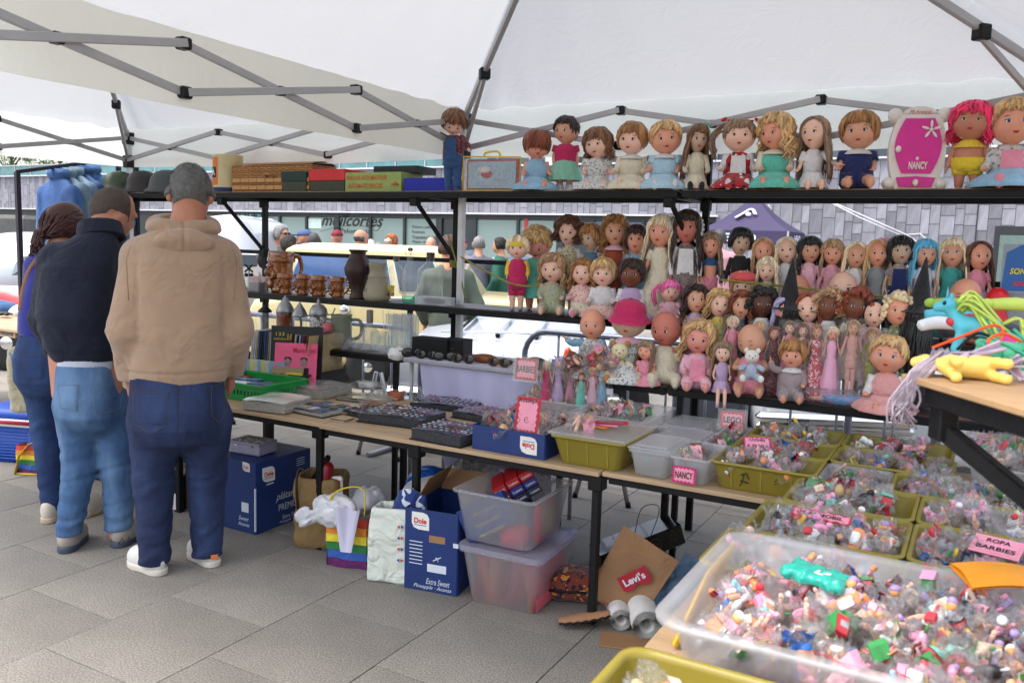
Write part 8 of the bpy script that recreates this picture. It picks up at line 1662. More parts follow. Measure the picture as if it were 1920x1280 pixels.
def shades(px,py_,Y,fm,yaw,lab,s=1.):
 A=py(px,py_,Y); T=thing('sunglasses',lab,'sunglasses',(A[0],Y,zc+.002),yaw,'sunglasses on the lilac cloth')
 for k in(-1,1):
  c=NA([k*.034,0,.024])*s; b=MB(); b.ell(c,(.028*s,.003,.022*s),14,8); part('lens',b,LENS,T); b=MB(); b.tube([c+NA([.030*s*cos(a),-.001,.024*s*sin(a)]) for a in LS(0,6.3,17)],.0028,6,cap=False); part('rim',b,fm,T); b=MB(); b.tube([(k*.064*s,0,.032*s),(k*.068*s,.05,.030*s),(k*.060*s,.11,.012)],.0025,5); part('temple',b,fm,T)
 b=MB(); b.tube([(-.008*s,0,.030*s),(0,-.003,.034*s),(.008*s,0,.030*s)],.003,5); part('bridge',b,fm,T)
shades(800,665,-.47,SF[0],.2,'black framed sunglasses leaning on the left speaker case'); shades(835,664,-.46,SF[0],.5,'black wire sunglasses between the two speaker cases'); shades(868,668,-.475,SF[1],.1,'tortoiseshell sunglasses before the tan leather case',1.05); shades(935,672,-.47,SF[2],.0,'gold rimmed aviator sunglasses at the front of the cloth'); shades(775,655,-.45,SF[0],.8,'folded black sunglasses at the left corner of the cloth')
A=py(742,668,-.44); T=thing('cleaning_cloth','crumpled white cloth at the corner of the sunglasses table','cloth',(A[0],-.42,z0-.02),0); part('fabric',nmb(lambda P:el_(P,(0,0,.03),(.06,.05,.04))+.008*wob(P,60,5),(-.08,-.07,-.02),(.08,.07,.09),.007),WP,T)
# records, crates, albums
T=thing('record_crate','black plastic crate packed with vinyl records on the plywood table','crate',(-.84,-.52,ZT),0); BC=flatm('black_crate',(.012,.012,.013),rough=.4)
for nm,c,d in (('crate_side',(0,-.19,.045),(.50,.006,.09)),('crate_side',(0,.19,.045),(.50,.006,.09)),('crate_side',(-.25,0,.045),(.006,.38,.09)),('crate_side',(.25,0,.045),(.006,.38,.09)),('crate_rim',(0,-.195,.088),(.52,.016,.010)),('crate_rim',(.257,0,.088),(.016,.40,.010)),('crate_floor',(0,0,.004),(.5,.38,.006))): boxm(T,nm,c,d,BC,bev=.002)
for k in range(12): boxm(T,'crate_rib',(-.23+k*.042,-.195,.04),(.006,.006,.07),BC)
SLV=[flatm('sleeve_%d'%k,rgb(*c),rough=.35,var=.2,vs=25) for k,c in enumerate(((190,185,175),(30,30,32),(120,60,50),(60,90,130),(170,150,110),(200,200,200),(90,80,70)))]
r=random.Random(5)
for k in range(30):
 T=thing('vinyl_record','vinyl record sleeve standing edge on in the black crate','record',(-1.06+.0155*k,-.49,ZT+.012),0,'record sleeves in the black crate'); q=MB(); q.box((0,0,.15),(.0035,.30,.30),R=rot(0,.10+r.uniform(-.03,.05),0)); part('sleeve',q,r.choice(SLV),T)
def recf(lab,c,w_,h_,m,yaw,tilt,f):
 T=thing('vinyl_record',lab,'record',c,yaw); R=rot(tilt,0,0); q=MB(); q.box(R@NA([0,0,h_/2]),(w_,.004,h_),R=R); part('sleeve',q,m,T); f(T,R); return T
YL=flatm('yellow_print',rgb(205,185,50)); PKR=flatm('record_pink',rgb(225,90,130),rough=.4)
def at(R,x,z,y=-.004): return R@NA([x,y,z])
def f1(T,R):
 u=R@NA([0,0,1]); text('133',T,at(R,-.10,.262),rt,u,.020,YL,w=False,width=.05); text('auténticos',T,at(R,-.10,.235),rt,u,.014,YL,w=False,width=.075); text('EFECTOS de SONIDO',T,at(R,.035,.245),rt,u,.034,YL,w=False,width=.18,bold=.02)
A=py(540,715,-.72); yw_=.42; recf('black record sleeve lettered EFECTOS de SONIDO at the front of the crate',(A[0]-.02,-.64,ZT+.05),.31,.31,SLV[1],yw_,-.12,f1)
def f2(T,R):
 u=R@NA([0,0,1]); text('Mantovani',T,at(R,.05,.195),rt,u,.030,REDC,w=False,width=.13,bold=.01); text('y su orquesta',T,at(R,.07,.170),rt,u,.007,INK,w=False,width=.06)
 for x in(-.045,.05): q=MB(); q.ell(at(R,x,.12,-.003),(.020,.003,.027),12,8); part('printed_face',q,flatm('print_grey',rgb(150,120,120)),T); q=MB(); q.ell(at(R,x,.142,-.004),(.022,.003,.014),12,6); part('printed_hair',q,INK,T); q=MB(); q.box(at(R,x,.07,-.003),(.06,.002,.05),R=R); part('printed_coat',q,INK,T)
recf('bright pink record sleeve lettered Mantovani',(A[0]+.02,-.69,ZT+.035),.25,.235,PKR,yw_,-.16,f2)
def f3(T,R):
 q=MB(); q.box(at(R,.04,.045,-.003),(.09,.002,.06),R=R); part('yellow_block',q,YL,T)
 for x in(-.075,-.03): q=MB(); q.ell(at(R,x,.05,-.003),(.018,.003,.022),12,8); part('printed_face',q,flatm('print_brown',rgb(130,90,70)),T)
recf('small record sleeve with faces and a yellow block in front of the pink one',(A[0]+.0,-.73,ZT+.03),.185,.105,flatm('sleeve_tan',rgb(150,130,95)),yw_,-.2,f3)
# green crate with cassettes
GP=flatm('green_crate',rgb(15,140,60),rough=.4); x0,x1,y0,y1=-1.02,-.50,-1.17,-.74; T=thing('green_crate','shallow bright green plastic crate of discs and cassettes beside the hoodie man','crate',((x0+x1)/2,(y0+y1)/2,ZT)); a,b_=(x1-x0)/2,(y1-y0)/2
T.location=(-.74,-.93,ZT); a,b_=.24,.17
for nm,c,d in (('crate_rim',(0,-b_,.088),(2*a+.02,.014,.012)),('crate_rim',(0,b_,.088),(2*a+.02,.014,.012)),('crate_rim',(-a,0,.088),(.014,2*b_,.012)),('crate_rim',(a,0,.088),(.014,2*b_,.012)),('crate_floor',(0,0,.004),(2*a,2*b_,.006)),('crate_wall',(0,-b_+.003,.018),(2*a,.004,.03)),('crate_wall',(0,b_-.003,.04),(2*a,.004,.08)),('crate_wall',(a-.003,0,.018),(.004,2*b_,.03)),('crate_wall',(-a+.003,0,.04),(.004,2*b_,.08)),('crate_wall',(0,-b_+.003,.070),(2*a,.004,.024)),('crate_wall',(a-.003,0,.070),(.004,2*b_,.024))): boxm(T,nm,c,d,GP,bev=.001)
for k in range(19): boxm(T,'crate_bar',(-a+.012+k*.0255,-b_+.003,.045),(.012,.004,.03),GP)
for k in range(14): boxm(T,'crate_bar',(a-.003,-b_+.012+k*.0245,.045),(.004,.012,.03),GP)
for k in range(16):
 t=thing('cassette','flat cassette or disc case lying in the green crate','cassette',(-.93+.085*(k%5)+r.uniform(-.01,.01),-1.04+.075*(k//5),ZT+.06+r.uniform(0,.015)),r.uniform(-.3,.3),'cassettes in the green crate'); boxm(t,'case',(0,0,0),(.075,.06,.012),r.choice(SLV[1:4]+SLV[5:]))
for k in range(7):
 t=thing('postcard','blue and yellow postcard standing behind the green crate','postcard',(-.95+.03*k,-.72,ZT+.02),.3,'postcards behind the green crate'); boxm(t,'card',(0,0,.075),(.10,.002,.12),[flatm('card_blue',rgb(120,160,185)),flatm('card_yellow',rgb(200,190,100)),SLV[0]][k%3],bev=.0005)
# albums
PG=mat('page_plastic',rgb(150,148,140),.12,var=.15,vs=20,coat=.7); PE=pattern('page_edges','stripe',rgb(190,185,175),rgb(120,112,100),160,rough=.5)
def album(lab,cx,cy,w_,d,h,yaw,top,cov=None,z=ZT,n=4,name='album',items=None,grp=None,sag=.0,pe=None,pg=None):
 T=thing(name,lab,'album',(cx,cy,z),yaw,grp)
 if cov: boxm(T,'cover',(0,0,.003),(w_,d,.005),cov,bev=.002)
 q=MB();
 for k in range(n): q=MB(); dx=.004*sin(k*2.1); q.grid(lambda u,v:((u-.5)*w_*.96+dx,(v-.5)*d*.95,.006+h*(k+1)/n-.006*abs(u-.5)*2+sag*sin(5*u+k)*.4+.0025*sin(9*v+k)),14,8); part('page',q,top if k==n-1 else pg or PG,T)
 boxm(T,'page_block',(0,0,h*.5),(w_*.95,d*.94,h*.86),pe or PE,bev=.003)
 if items:
  rw,cw,im=items
  for i in range(cw):
   for j in range(rw): q=MB(); q.box((-w_*.42+w_*.84*(i+.5)/cw,-d*.42+d*.84*(j+.5)/rw,h+.008),(w_*.84/cw*.72,d*.84/rw*.72,.001),R=rot(0,0,r.uniform(-.1,.1))); part('mounted_card',q,r.choice(im),T)
 return T
P_=pz(520,748,.68); album('thick album of clear pages with a pale green top sheet at the table edge',P_[0],P_[1],.27,.24,.055,.12,flatm('pale_sheet',rgb(200,205,190),rough=.25,coat=.6),n=6)
P_=pz(600,722,.68); album('thick grey album of clear pages behind the front one',P_[0],P_[1]-.02,.30,.27,.055,.0,flatm('grey_sheet',rgb(150,150,150),rough=.2,coat=.6),n=6)
P_=pz(595,762,.65); album('open black album of mounted stamps near the table edge',P_[0]+.02,P_[1],.30,.25,.022,-.1,flatm('silver_page',rgb(140,150,160),rough=.2,coat=.6),BPLAST,n=3,items=(3,4,[SLV[0],SLV[4],SLV[6],SLV[3]]))
P_=pz(690,742,.65); album('cream album page with brown prints in the middle of the table',P_[0],P_[1],.28,.22,.014,.1,flatm('cream_page',rgb(165,155,120),rough=.2,coat=.6),BPLAST,n=2)
COIN=[mat('coin_silver',(.5,.5,.5),.3,metal=.9,var=.2),mat('coin_copper',rgb(150,90,60),.35,metal=.8,var=.2),mat('coin_pale',rgb(190,190,185),.4,var=.1),flatm('coin_pink',rgb(170,90,110))]
NP=flatm('navy_page',rgb(38,46,72),rough=.25,coat=.5); MP=flatm('maroon_page',rgb(72,32,50),rough=.25,coat=.5)
def coinalb(lab,px,py_,w_,d,h,yaw,pg,rows,cols,z=ZT):
 P_=pz(px,py_,z+h); T=album(lab,P_[0],P_[1],w_,d,h,yaw,pg,BPLAST,z=z,n=4,grp=None,pe=pattern('black_page_edges','stripe',(.012,.012,.014),(.05,.05,.055),120),pg=NP);
 for i in range(cols):
  for j in range(rows):
   q=MB(); rr_=.0085*r.uniform(.7,1.15); q.lathe([(rr_,0),(rr_,.0016),(.0005,.0017)],10,c=(-w_*.43+w_*.86*(i+.5)/cols+r.uniform(-.003,.003),-d*.43+d*.86*(j+.5)/rows+r.uniform(-.003,.003),h+.009)); part('coin',q,r.choice(COIN),T)
coinalb('black album of coins with curling corners at the table edge, left of the other two',755,772,.36,.27,.045,.1,NP,6,10)
coinalb('navy coin album at the table edge beside the fruit carton',845,802,.28,.24,.05,-.05,NP,6,8)
coinalb('blue coin album lying behind the black ones',840,752,.36,.24,.03,.2,NP,6,10); coinalb('maroon coin album at the back beside the fruit carton',905,770,.24,.22,.035,-.1,MP,5,7)
coinalb('black album lying open under a clear sheet left of the coin albums',688,768,.22,.2,.02,-.15,NP,4,5)
fr_=[(640,782,'small stack of printed cards at the table edge'),(700,778,'brown boxed set of coins near the table edge'),(655,770,'small red edged book between the albums'),(660,760,'flat brown card between the albums')]
for k,(px,y_,lab) in enumerate(fr_): P_=pz(px,y_,.645); t=thing('card_stack',lab,'cards',(P_[0],P_[1],ZT),.2*k); [boxm(t,'card',(.003*i,0,.003+.005*i),(.09,.07,.004),SLV[(k+i*2)%7]) for i in range(3)]
for k,(px,y_) in enumerate(((735,735),(760,728),(790,738),(700,722))): P_=pz(px,y_,.65); q=MB(); q.grid(lambda u,v:(P_[0]+(u-.5)*.26,P_[1]+(v-.5)*.16,.655+.012*sin(u*9+k)*cos(v*5+u*4)+.006*sin(u*23)),20,12); solo('plastic_sheet',q,BF,('clear wrinkled plastic sheet beside the cream page','clear wrinkled plastic sheet nearest the lilac cloth','clear wrinkled plastic sheet over the copper coins','clear wrinkled plastic sheet behind the grey album')[k],'sheet')
for k in range(5): P_=pz(740,742-k*1.2,.65); q=MB(); q.lathe([(.05,0),(.052,.003),(.035,.005),(.034,.002)],24,c=(P_[0]+.004*k,P_[1],.636+.006*k),cap=False); solo('copper_ring',q,mat('copper_foil',rgb(190,110,80),.3,metal=.6),'flat copper coloured ring in the small pile of rings','ring',group='copper rings piled on the table')
P_=pz(705,755,.66); t=thing('wrapped_bundle','clear wrapped bundle of brown cards before the cream page','bundle',(P_[0],P_[1],ZT),.2); boxm(t,'cards',(0,0,.02),(.12,.08,.038),CARD,bev=.004); q=MB(); q.add(bagmesh(3,.17,.12,.06).V[0],[]) if 0 else None; q=bagmesh(3,.18,.13,.07); part('wrapper',q,BF,t)
P_=pz(690,718,.66); t=thing('paper_box','crushed white paper box behind the grey album','box',(P_[0],P_[1],ZT),.3); boxm(t,'carton',(0,0,.02),(.10,.07,.04),WP,bev=.01)
# under and around the tables
def gp(x,y): return pz(x,y,0)
# fruit carton 1
def carton(lab,c,w_,d,h,yaw,open_=False):
 T=thing('fruit_carton',lab,'carton',c,yaw)
 if open_:
  for nm,cc,dd in (('front_panel',(0,-d/2,h/2),(w_,.006,h)),('back_panel',(0,d/2,h/2),(w_,.006,h)),('side_panel',(-w_/2,0,h/2),(.006,d-.006,h)),('side_panel',(w_/2,0,h/2),(.006,d-.006,h))): boxm(T,nm,cc,dd,BOXBL,bev=.0015)
  q=MB(); q.box((-w_/2+.03,d*.1,h+.05),(.005,d*.7,.13),R=rot(0,.5,0)); part('flap',q,CARD,T); q=MB(); q.box((.0,d/2-.01,h+.035),(w_*.9,.005,.10),R=rot(-.5,0,0)); part('flap',q,CARD,T); boxm(T,'base_panel',(0,0,.005),(w_-.01,d-.01,.005),CARD)
 else: boxm(T,'carton',(0,0,h/2),(w_,d,h),BOXBL,bev=.004)
 return T
SCW=mat('white_print',rgb(205,210,220),.6,var=0)
P_=gp(480,1003); yw=.55; w_,d_,h_=.30,.40,.37
A=gp(479,1003); T=carton('navy fruit carton standing behind the table leg, a tin box on top',(A[0]+.02,A[1]+.20,0),w_,d_,h_,.0)
# front face (-y) and right face (+x) ; near corner is +x,-y
cx,cy=A[0]-w_/2,A[1]+d_/2; T.location=(cx,cy,0)
dole(T,(w_/2+.001,-d_/2+.09,h_*.80),(0,1,0),(0,0,1),.085); text('plátano',T,(w_/2+.001,-d_/2+.22,h_*.42),(0,1,0),(0,0,1),.05,SCW,width=.16,shear=.35,w=False); text('PREMIUM',T,(w_/2+.001,-d_/2+.24,h_*.27),(0,1,0),(0,0,1),.035,SCW,width=.16,w=False); text('Extra Sweet',T,(w_/2+.001,-d_/2+.25,h_*.12),(0,1,0),(0,0,1),.022,SCW,width=.13,shear=.3,w=False); text('Pineapple · Ananas',T,(w_/2+.001,-d_/2+.25,h_*.05),(0,1,0),(0,0,1),.018,SCW,width=.17,shear=.3,w=False)
dole(T,(w_/2-.06,-d_/2-.001,h_*.93),(1,0,0),(0,0,1),.05); text('Sweet',T,(.07,-d_/2-.001,h_*.20),rt,up,.022,SCW,width=.07,shear=.3,w=False); text('Ananas',T,(.07,-d_/2-.001,h_*.12),rt,up,.02,SCW,width=.08,shear=.3,w=False)
boxm(T,'tape_strip',(w_/2,-d_/2,h_*.35),(.008,.008,h_*.6),SCW); boxm(T,'print_label',(.08,-d_/2-.002,h_*.36),(.05,.001,.05),SCW); boxm(T,'print_arc',(w_/2+.002,-d_/2+.10,h_*.66),(.001,.05,.007),SCW)
for k in range(4): boxm(T,'print_line',(w_/2+.002,d_/2-.08,h_*.9-.012*k),(.001,.06,.003),SCW)
t=thing('tin_box','small lilac grey tin box with a printed lid on the navy fruit carton','tin',(cx-.03,cy-.04,h_),.08); boxm(t,'tin',(0,0,.03),(.20,.14,.056),flatm('lilac_tin',rgb(150,145,165),rough=.4),bev=.006); boxm(t,'lid',(0,0,.062),(.206,.146,.012),flatm('lilac_tin',rgb(150,145,165),rough=.4),bev=.004); boxm(t,'lid_print',(0,0,.0685),(.18,.12,.001),pattern('tin_print','patch',rgb(95,85,70),rgb(190,185,170),30,c3=rgb(60,50,45)))
for x in(-.05,.06): boxm(t,'clasp',(x,-.074,.05),(.012,.004,.012),CHROME)
# canvas bag with thermos
def sack(name,lab,cat,c,w_,d,h,m,yaw,seed,open_=True,t=.026,res=.011,rnd=.04,slump=.02):
 T=thing(name,lab,cat,c,yaw)
 def f(P):
  z=P[...,2]/h; k=1+.06*np.sin(3*z+seed)-.05*z; q=P.copy(); q[...,0]=q[...,0]/k; q[...,1]=q[...,1]/k
  F=bx_(q,(0,0,h/2),(w_/2,d/2,h/2),rnd)+slump*.5*wob(P,9,seed)+slump*.2*wob(P,28,seed+1)+slump*.15*np.sin(P[...,2]*55+4*wob(P,7,seed+2))
  if open_: F=np.maximum(F,-(bx_(q,(0,0,h/2+.06),(w_/2-t,d/2-t,h/2+.0),rnd*.8)+slump*.5*wob(P,9,seed)))
  return F
 part('fabric',nmb(f,(-w_/2-.05,-d/2-.05,-.01),(w_/2+.05,d/2+.05,h+.03),res),m,T); return T
CANV=mat('khaki_canvas',rgb(132,106,68),.95,var=.12,vs=14,bump=.6,bs=300,wr=.5,wrs=10); A=gp(572,1030); T=sack('canvas_bag','slouching khaki canvas bag with a red thermos in it','bag',(A[0]-.0,A[1]+.12,0),.24,.22,.36,CANV,.35,3)
b=MB(); b.tube(spl([(-.08,-.11,.20),(-.08,-.125,.33),(-.07,-.11,.40),(-.03,-.10,.37)],4),.014,6,flat=.3); part('handle',b,flatm('dark_webbing',rgb(60,45,40)),T)
t=thing('thermos_flask','dark red thermos flask with a steel collar in the khaki bag','flask',(A[0]+.05,A[1]+.09,.27),0); b=MB(); b.lathe([(.001,0),(.036,0),(.036,.075)],20,cap=False); part('steel_body',b,CHROME,t); b=MB(); b.lathe([(.038,.075),(.038,.13),(.030,.15),(.001,.152)],20,cap=False); part('red_cup',b,flatm('dark_red_cup',rgb(120,14,22),rough=.3),t)
t=thing('rolled_umbrella','folded black umbrella poking out of the khaki bag','umbrella',(A[0]-.02,A[1]+.12,.28),.3); b=MB(); b.tube([(-.03,0,0),(.02,0,.10),(.05,0,.16)],[.03,.028,.012],8); part('fabric',b,BPLAST,t)
t=thing('snack_packet','small white and red packet at the right of the khaki bag','packet',(A[0]+.10,A[1]+.11,.27),.6); boxm(t,'packet',(0,0,.04),(.06,.03,.09),WP,bev=.008); boxm(t,'red_print',(0,-.0165,.05),(.04,.001,.04),REDC)
# rainbow bags
def rainbow(T,w_,d,h,dirn=1):
 cols=[(190,60,40),(215,130,40),(230,205,50),(40,120,60),(50,90,170),(95,30,90)]
 for k,c in enumerate(cols):
  z0_,z1_=h*(1-(k+1)/6),h*(1-k/6); q=MB(); q.grid(lambda u,v:(((u-.5)*w_),-d/2-.006*sin(u*7+k)*1,z0_+(z1_-z0_)*v),10,2); q.grid(lambda u,v:(w_/2+.005*sin(v*5),(u-.5)*d,z0_+(z1_-z0_)*v),6,2); q.grid(lambda u,v:(-w_/2,(.5-u)*d,z0_+(z1_-z0_)*v),6,2); part('stripe_panel',q,mat('stripe_%d'%k,rgb(*c),.4,var=.1,coat=.3,wr=.5,wrs=20),T)
A=gp(645,1062); T=thing('rainbow_bag','rainbow striped shopping bag with yellow handles beside the table leg','bag',(A[0],A[1]+.06,0),.25); rainbow(T,.20,.13,.235); YH_=flatm('yellow_strap',rgb(228,196,40)); b=MB(); b.tube(spl([(-.06,-.07,.20),(-.07,-.08,.33),(0,-.05,.375),(.07,-.03,.36),(.08,-.05,.25)],5),.014,6,flat=.25); part('handle',b,YH_,T)
t=thing('plastic_bag','knotted white plastic bag slumped over the rainbow bag','bag',(A[0]-.06,A[1]+.0,.22),.2); part('film',nmb(lambda P:np.minimum(el_(P,(0,0,.04),(.11,.08,.075)),el_(P,(-.13,-.03,-.0),(.05,.03,.05)))+.012*wob(P,45,5)+.004*wob(P,120,6),(-.2,-.12,-.09),(.14,.12,.15),.0075),mat('milky_film',rgb(205,205,210),.3,var=.06,sss=.1),t)
t=thing('lilac_rag','lilac cloth hanging over the rainbow bag','cloth',(A[0]+.03,A[1]-.03,.10),.3); q=MB(); q.grid(lambda u,v:((u-.5)*.13*(1-.6*v)+.02,-.025-.02*sin(u*9)*(1-v)-.012*v,.20-.20*v),14,10); part('fabric',q,mat('lilac_cloth',(.55,.53,.66),.9),t)
A=gp(18,873) ; A=gp(52,890); T=thing('rainbow_bag','rainbow striped bag with a yellow strap beside the blue cool box','bag',(A[0]-.02,A[1]+.06,0),.4); rainbow(T,.17,.10,.18); b=MB(); b.tube([(-.09,-.06,.0),(-.05,-.075,.12),(0,-.05,.19),(.03,-.03,.2)],.014,6,flat=.25); part('handle',b,YH_,T); b=MB(); b.tube([(-.09,-.056,.004),(.09,-.056,.004)],.006,5); part('piping',b,YH_,T)
# cool box
A=gp(0,868); T=thing('cool_box','blue cool box with a white band and crimson handle at the left edge','cool box',(A[0]-.05,A[1]+.17,0),.35); CB=flatm('cool_blue',rgb(18,70,160),rough=.45); q=MB(); q.loft([rr(-.21,.21,-.15,.15,.03,0),rr(-.225,.225,-.165,.165,.03,.24)],0,True,True); part('body',q,CB,T); q=MB(); q.loft([rr(-.235,.235,-.175,.175,.03,.243),rr(-.235,.235,-.175,.175,.03,.29)],0,True,True); part('band',q,WHITEP,T); q=MB(); q.loft([rr(-.22,.22,-.165,.165,.03,.292),rr(-.19,.19,-.13,.13,.03,.345)],0,True,True); part('lid',q,CB,T); q=MB(); q.tube([(-.24,-.10,.28),(-.25,-.19,.275),(.25,-.19,.275),(.245,-.08,.28)],.013,7); part('handle',q,flatm('crimson_handle',rgb(170,25,60)),T)
for k in range(10): boxm(T,'rib',(0,-.155-.0012*k,.03+.02*k),(.36,.006,.006),CB,bev=.002)
# white carrier bag with small logos
A=gp(715,1096); PB=mat('white_paper_bag',rgb(208,212,200),.6,var=.05,wr=.9,wrs=9,bump=.2); T=sack('carrier_bag','tall white carrier bag with small blue and red logos','bag',(A[0]+.0,A[1]+.10,0),.215,.15,.335,PB,.35,7,rnd=.012,slump=.006)
for k,(z,m_) in enumerate(((.265,'b'),(.215,'r'),(.165,'b'),(.115,'r'))):
 for s_ in(-1,1): q=MB(); q.prism([(0,.008),(s_*.012,0),(0,-.008)],.001,c=(.045+s_*.003,-.083,z),R=RX); part('logo',q,mat('logo_blue',rgb(40,60,140),.6,var=0) if (m_=='b')==(s_>0) else mat('logo_red',rgb(190,40,50),.6,var=0),T)
t=thing('folded_jacket','navy and white jacket stuffed into the white carrier bag','cloth',(A[0]+.06,A[1]+.12,.27),.3); part('fabric',nmb(lambda P:el_(P,(0,0,.06),(.08,.045,.085))+.010*wob(P,38,15),(-.13,-.1,-.05),(.13,.1,.17),.008),pattern('navy_white_stripes','patch',rgb(25,50,110),rgb(190,195,205),14),t)
# fruit carton 2
A,B=gp(758,1100),gp(856,1118); yw=atan2(B[1]-A[1],B[0]-A[0]); w_=math.hypot(B[0]-A[0],B[1]-A[1]); h_=.36; c=(A+B)/2+NA([-sin(yw),cos(yw),0])*.19
T=carton('open navy fruit carton reading Extra Sweet Pineapple beside the clear tubs',c,w_,.38,h_,yw,True); f_=-.1935
dole(T,(-w_*.20,f_,h_*.86),rt,up,.082); text('Extra Sweet',T,(w_*.15,f_,h_*.135),rt,up,.026,SCW,width=w_*.45,shear=.35,w=False); text('Pineapple · Ananas',T,(w_*.05,f_,h_*.055),rt,up,.022,SCW,width=w_*.72,shear=.35,w=False)
for k in range(7): boxm(T,'print_line',(-w_*.28,f_,h_*(.60-.045*k)),(w_*.25,.001,.004),SCW)
boxm(T,'hand_hole',(w_*.12,f_-.0005,h_*.66),(w_*.30,.002,.03),CARD,bev=.0); boxm(T,'print_box',(w_*.12,f_,h_*.30),(w_*.36,.001,.035),SCW); q=MB(); q.tube([(w_*.05,f_,h_*.39),(w_*.12,f_,h_*.42),(w_*.2,f_,h_*.45)],.003,4); q.tube([(w_*.10,f_,h_*.44),(w_*.13,f_,h_*.42),(w_*.15,f_,h_*.39)],.0025,4); part('plane_mark',q,SCW,T); boxm(T,'small_label',(w_*.47,f_,h_*.62),(w_*.10,.001,.02),SCW)
# stacked clear tubs
def wtub(lab,A,B,d,h,z,group='clear tubs stacked on the ground',lid=None):
 yw=atan2(B[1]-A[1],B[0]-A[0]); w_=math.hypot(B[0]-A[0],B[1]-A[1])+.03; c=(A+B)/2+NA([-sin(yw),cos(yw),0])*(d/2); c[2]=z
 T=tub('storage_tub',lab,'tub',c[0]-w_/2,c[0]+w_/2,c[1]-d/2,c[1]+d/2,z,h,CPL2,.03,.03,.012,.003,group,yaw=yw)
 if lid: q=MB(); q.loft([rr(-w_/2-.014,w_/2+.014,-d/2-.014,d/2+.014,.03,h),rr(-w_/2-.014,w_/2+.014,-d/2-.014,d/2+.014,.03,h+.018),rr(-w_/2+.02,w_/2-.02,-d/2+.02,d/2-.02,.03,h+.012)],0,False,True); part('lid',q,lid,T)
 return T,w_,d,c,yw
CPL2=film('milky_tub_plastic',(.97,.97,.975),.22,.3,.1,8,.10); LILL=film('lilac_lid',(.60,.60,.90),.35,.25,.1,8,.1)
A,B=gp(868,1128),gp(1000,1160); T,w_,d_,c,yw=wtub('lower clear tub with a lilac lid, full of pink and yellow bags',A,B,.40,.235,0,lid=LILL)
cols=[(225,60,100),(240,170,90),(235,110,130),(240,200,140),(210,60,60),(230,140,160)]
for k in range(9):
 u=(k+.5)/9; t=thing('folded_bag','folded pink and orange plastic bag packed in the lower clear tub','bag',c+NA([cos(yw),sin(yw),0])*(u-.5)*w_*.82+NA([0,0,.01]),yw,'folded bags in the lower clear tub'); q=MB(); q.grid(lambda a,b_:(.02*sin(3*b_+k)+.03*(b_-.5)*(-1)**k*.6,(a-.5)*.34,.20*b_),10,8); q.grid(lambda a,b_:(.018+.02*sin(3*b_+k)+.03*(b_-.5)*(-1)**k*.6,(a-.5)*.34,.19*b_),10,8); part('film',q,mat('pinkfilm_%d'%(k%6),rgb(*cols[k%6]),.35,var=.1,coat=.4),t)
z_=.262; A2,B2=A*1.0,B*1.0; s_=NA([-.02,-.0,0]); T,w2,d2,c2,yw=wtub('upper clear tub with old games standing in it',A+[-.04,-.0,0],B+[-.03,-.01,0],.38,.22,z_)
t=thing('game_box','navy BABY MOCOSETE box leaning in the upper clear tub','box',c2+NA([-.05,-.06,.02]),yw); q=MB(); R=rot(0,-.55,0); q.box((0,0,.09),(.25,.20,.14),R=R,bev=.003); part('carton',q,BOXBL,t)
for k in range(3): text('BABY MOCOSETE',t,NA([.0,-.102,.12-.04*k])+NA([.02*k,0,0]),(cos(.55),0,sin(.55)),(-sin(.55),0,cos(.55)),.012,YL,width=.13,w=False)
t=thing('picture_box','red edged box with a floral cream panel inside the upper clear tub','box',c2+NA([.13,.04,.01]),yw+.1); boxm(t,'frame',(0,0,.075),(.03,.20,.15),REDC,bev=.004); boxm(t,'panel',(.016,0,.075),(.002,.15,.11),pattern('rose_panel','dots',rgb(205,190,150),rgb(190,60,70),40)); boxm(t,'front_strip',(0,-.101,.075),(.02,.002,.13),REDC)
t=thing('red_cloth','red cloth bundle low in the upper clear tub','cloth',c2+NA([.06,-.09,.0]),yw); part('fabric',nmb(lambda P:el_(P,(0,0,.04),(.07,.06,.05))+.006*wob(P,50,9),(-.1,-.09,-.02),(.1,.09,.11),.008),flatm('cherry_cloth',rgb(190,20,50)),t)
CHC=[flatm('choc_red',rgb(140,14,24),rough=.3),flatm('choc_maroon',rgb(75,18,26),rough=.3),flatm('choc_blue',rgb(30,30,95),rough=.3),flatm('choc_navy',rgb(18,18,42),rough=.3)]
ct=c2+NA([0.02,-.02,.20]); R=rot(.0,-.55,.55)
for i in range(3):
 for j in range(3):
  m_=CHC[0] if i==2 else CHC[1] if j==0 else CHC[2] if i==1 else CHC[3]; p_=R@NA([(j-1)*.062,0,(i-1)*.036]); t=thing('sweet_box',('slim red sweet box at the top of the tilted stack','slim maroon sweet box at the left of the tilted stack','slim navy sweet box with white stars in the tilted stack')[0 if i==2 else 1 if j==0 else 2],'box',ct+p_+[0,0,.03],0,'sweet boxes tilted out of the upper clear tub'); q=MB(); q.box((0,0,0),(.058,.20,.032),R=R,bev=.001); part('carton',q,m_,t); text('Cuétara',t,R@NA([0,-.1005,.0]),R@NA([1,0,0]),R@NA([0,0,1]),.010,SCW,width=.042,w=False)
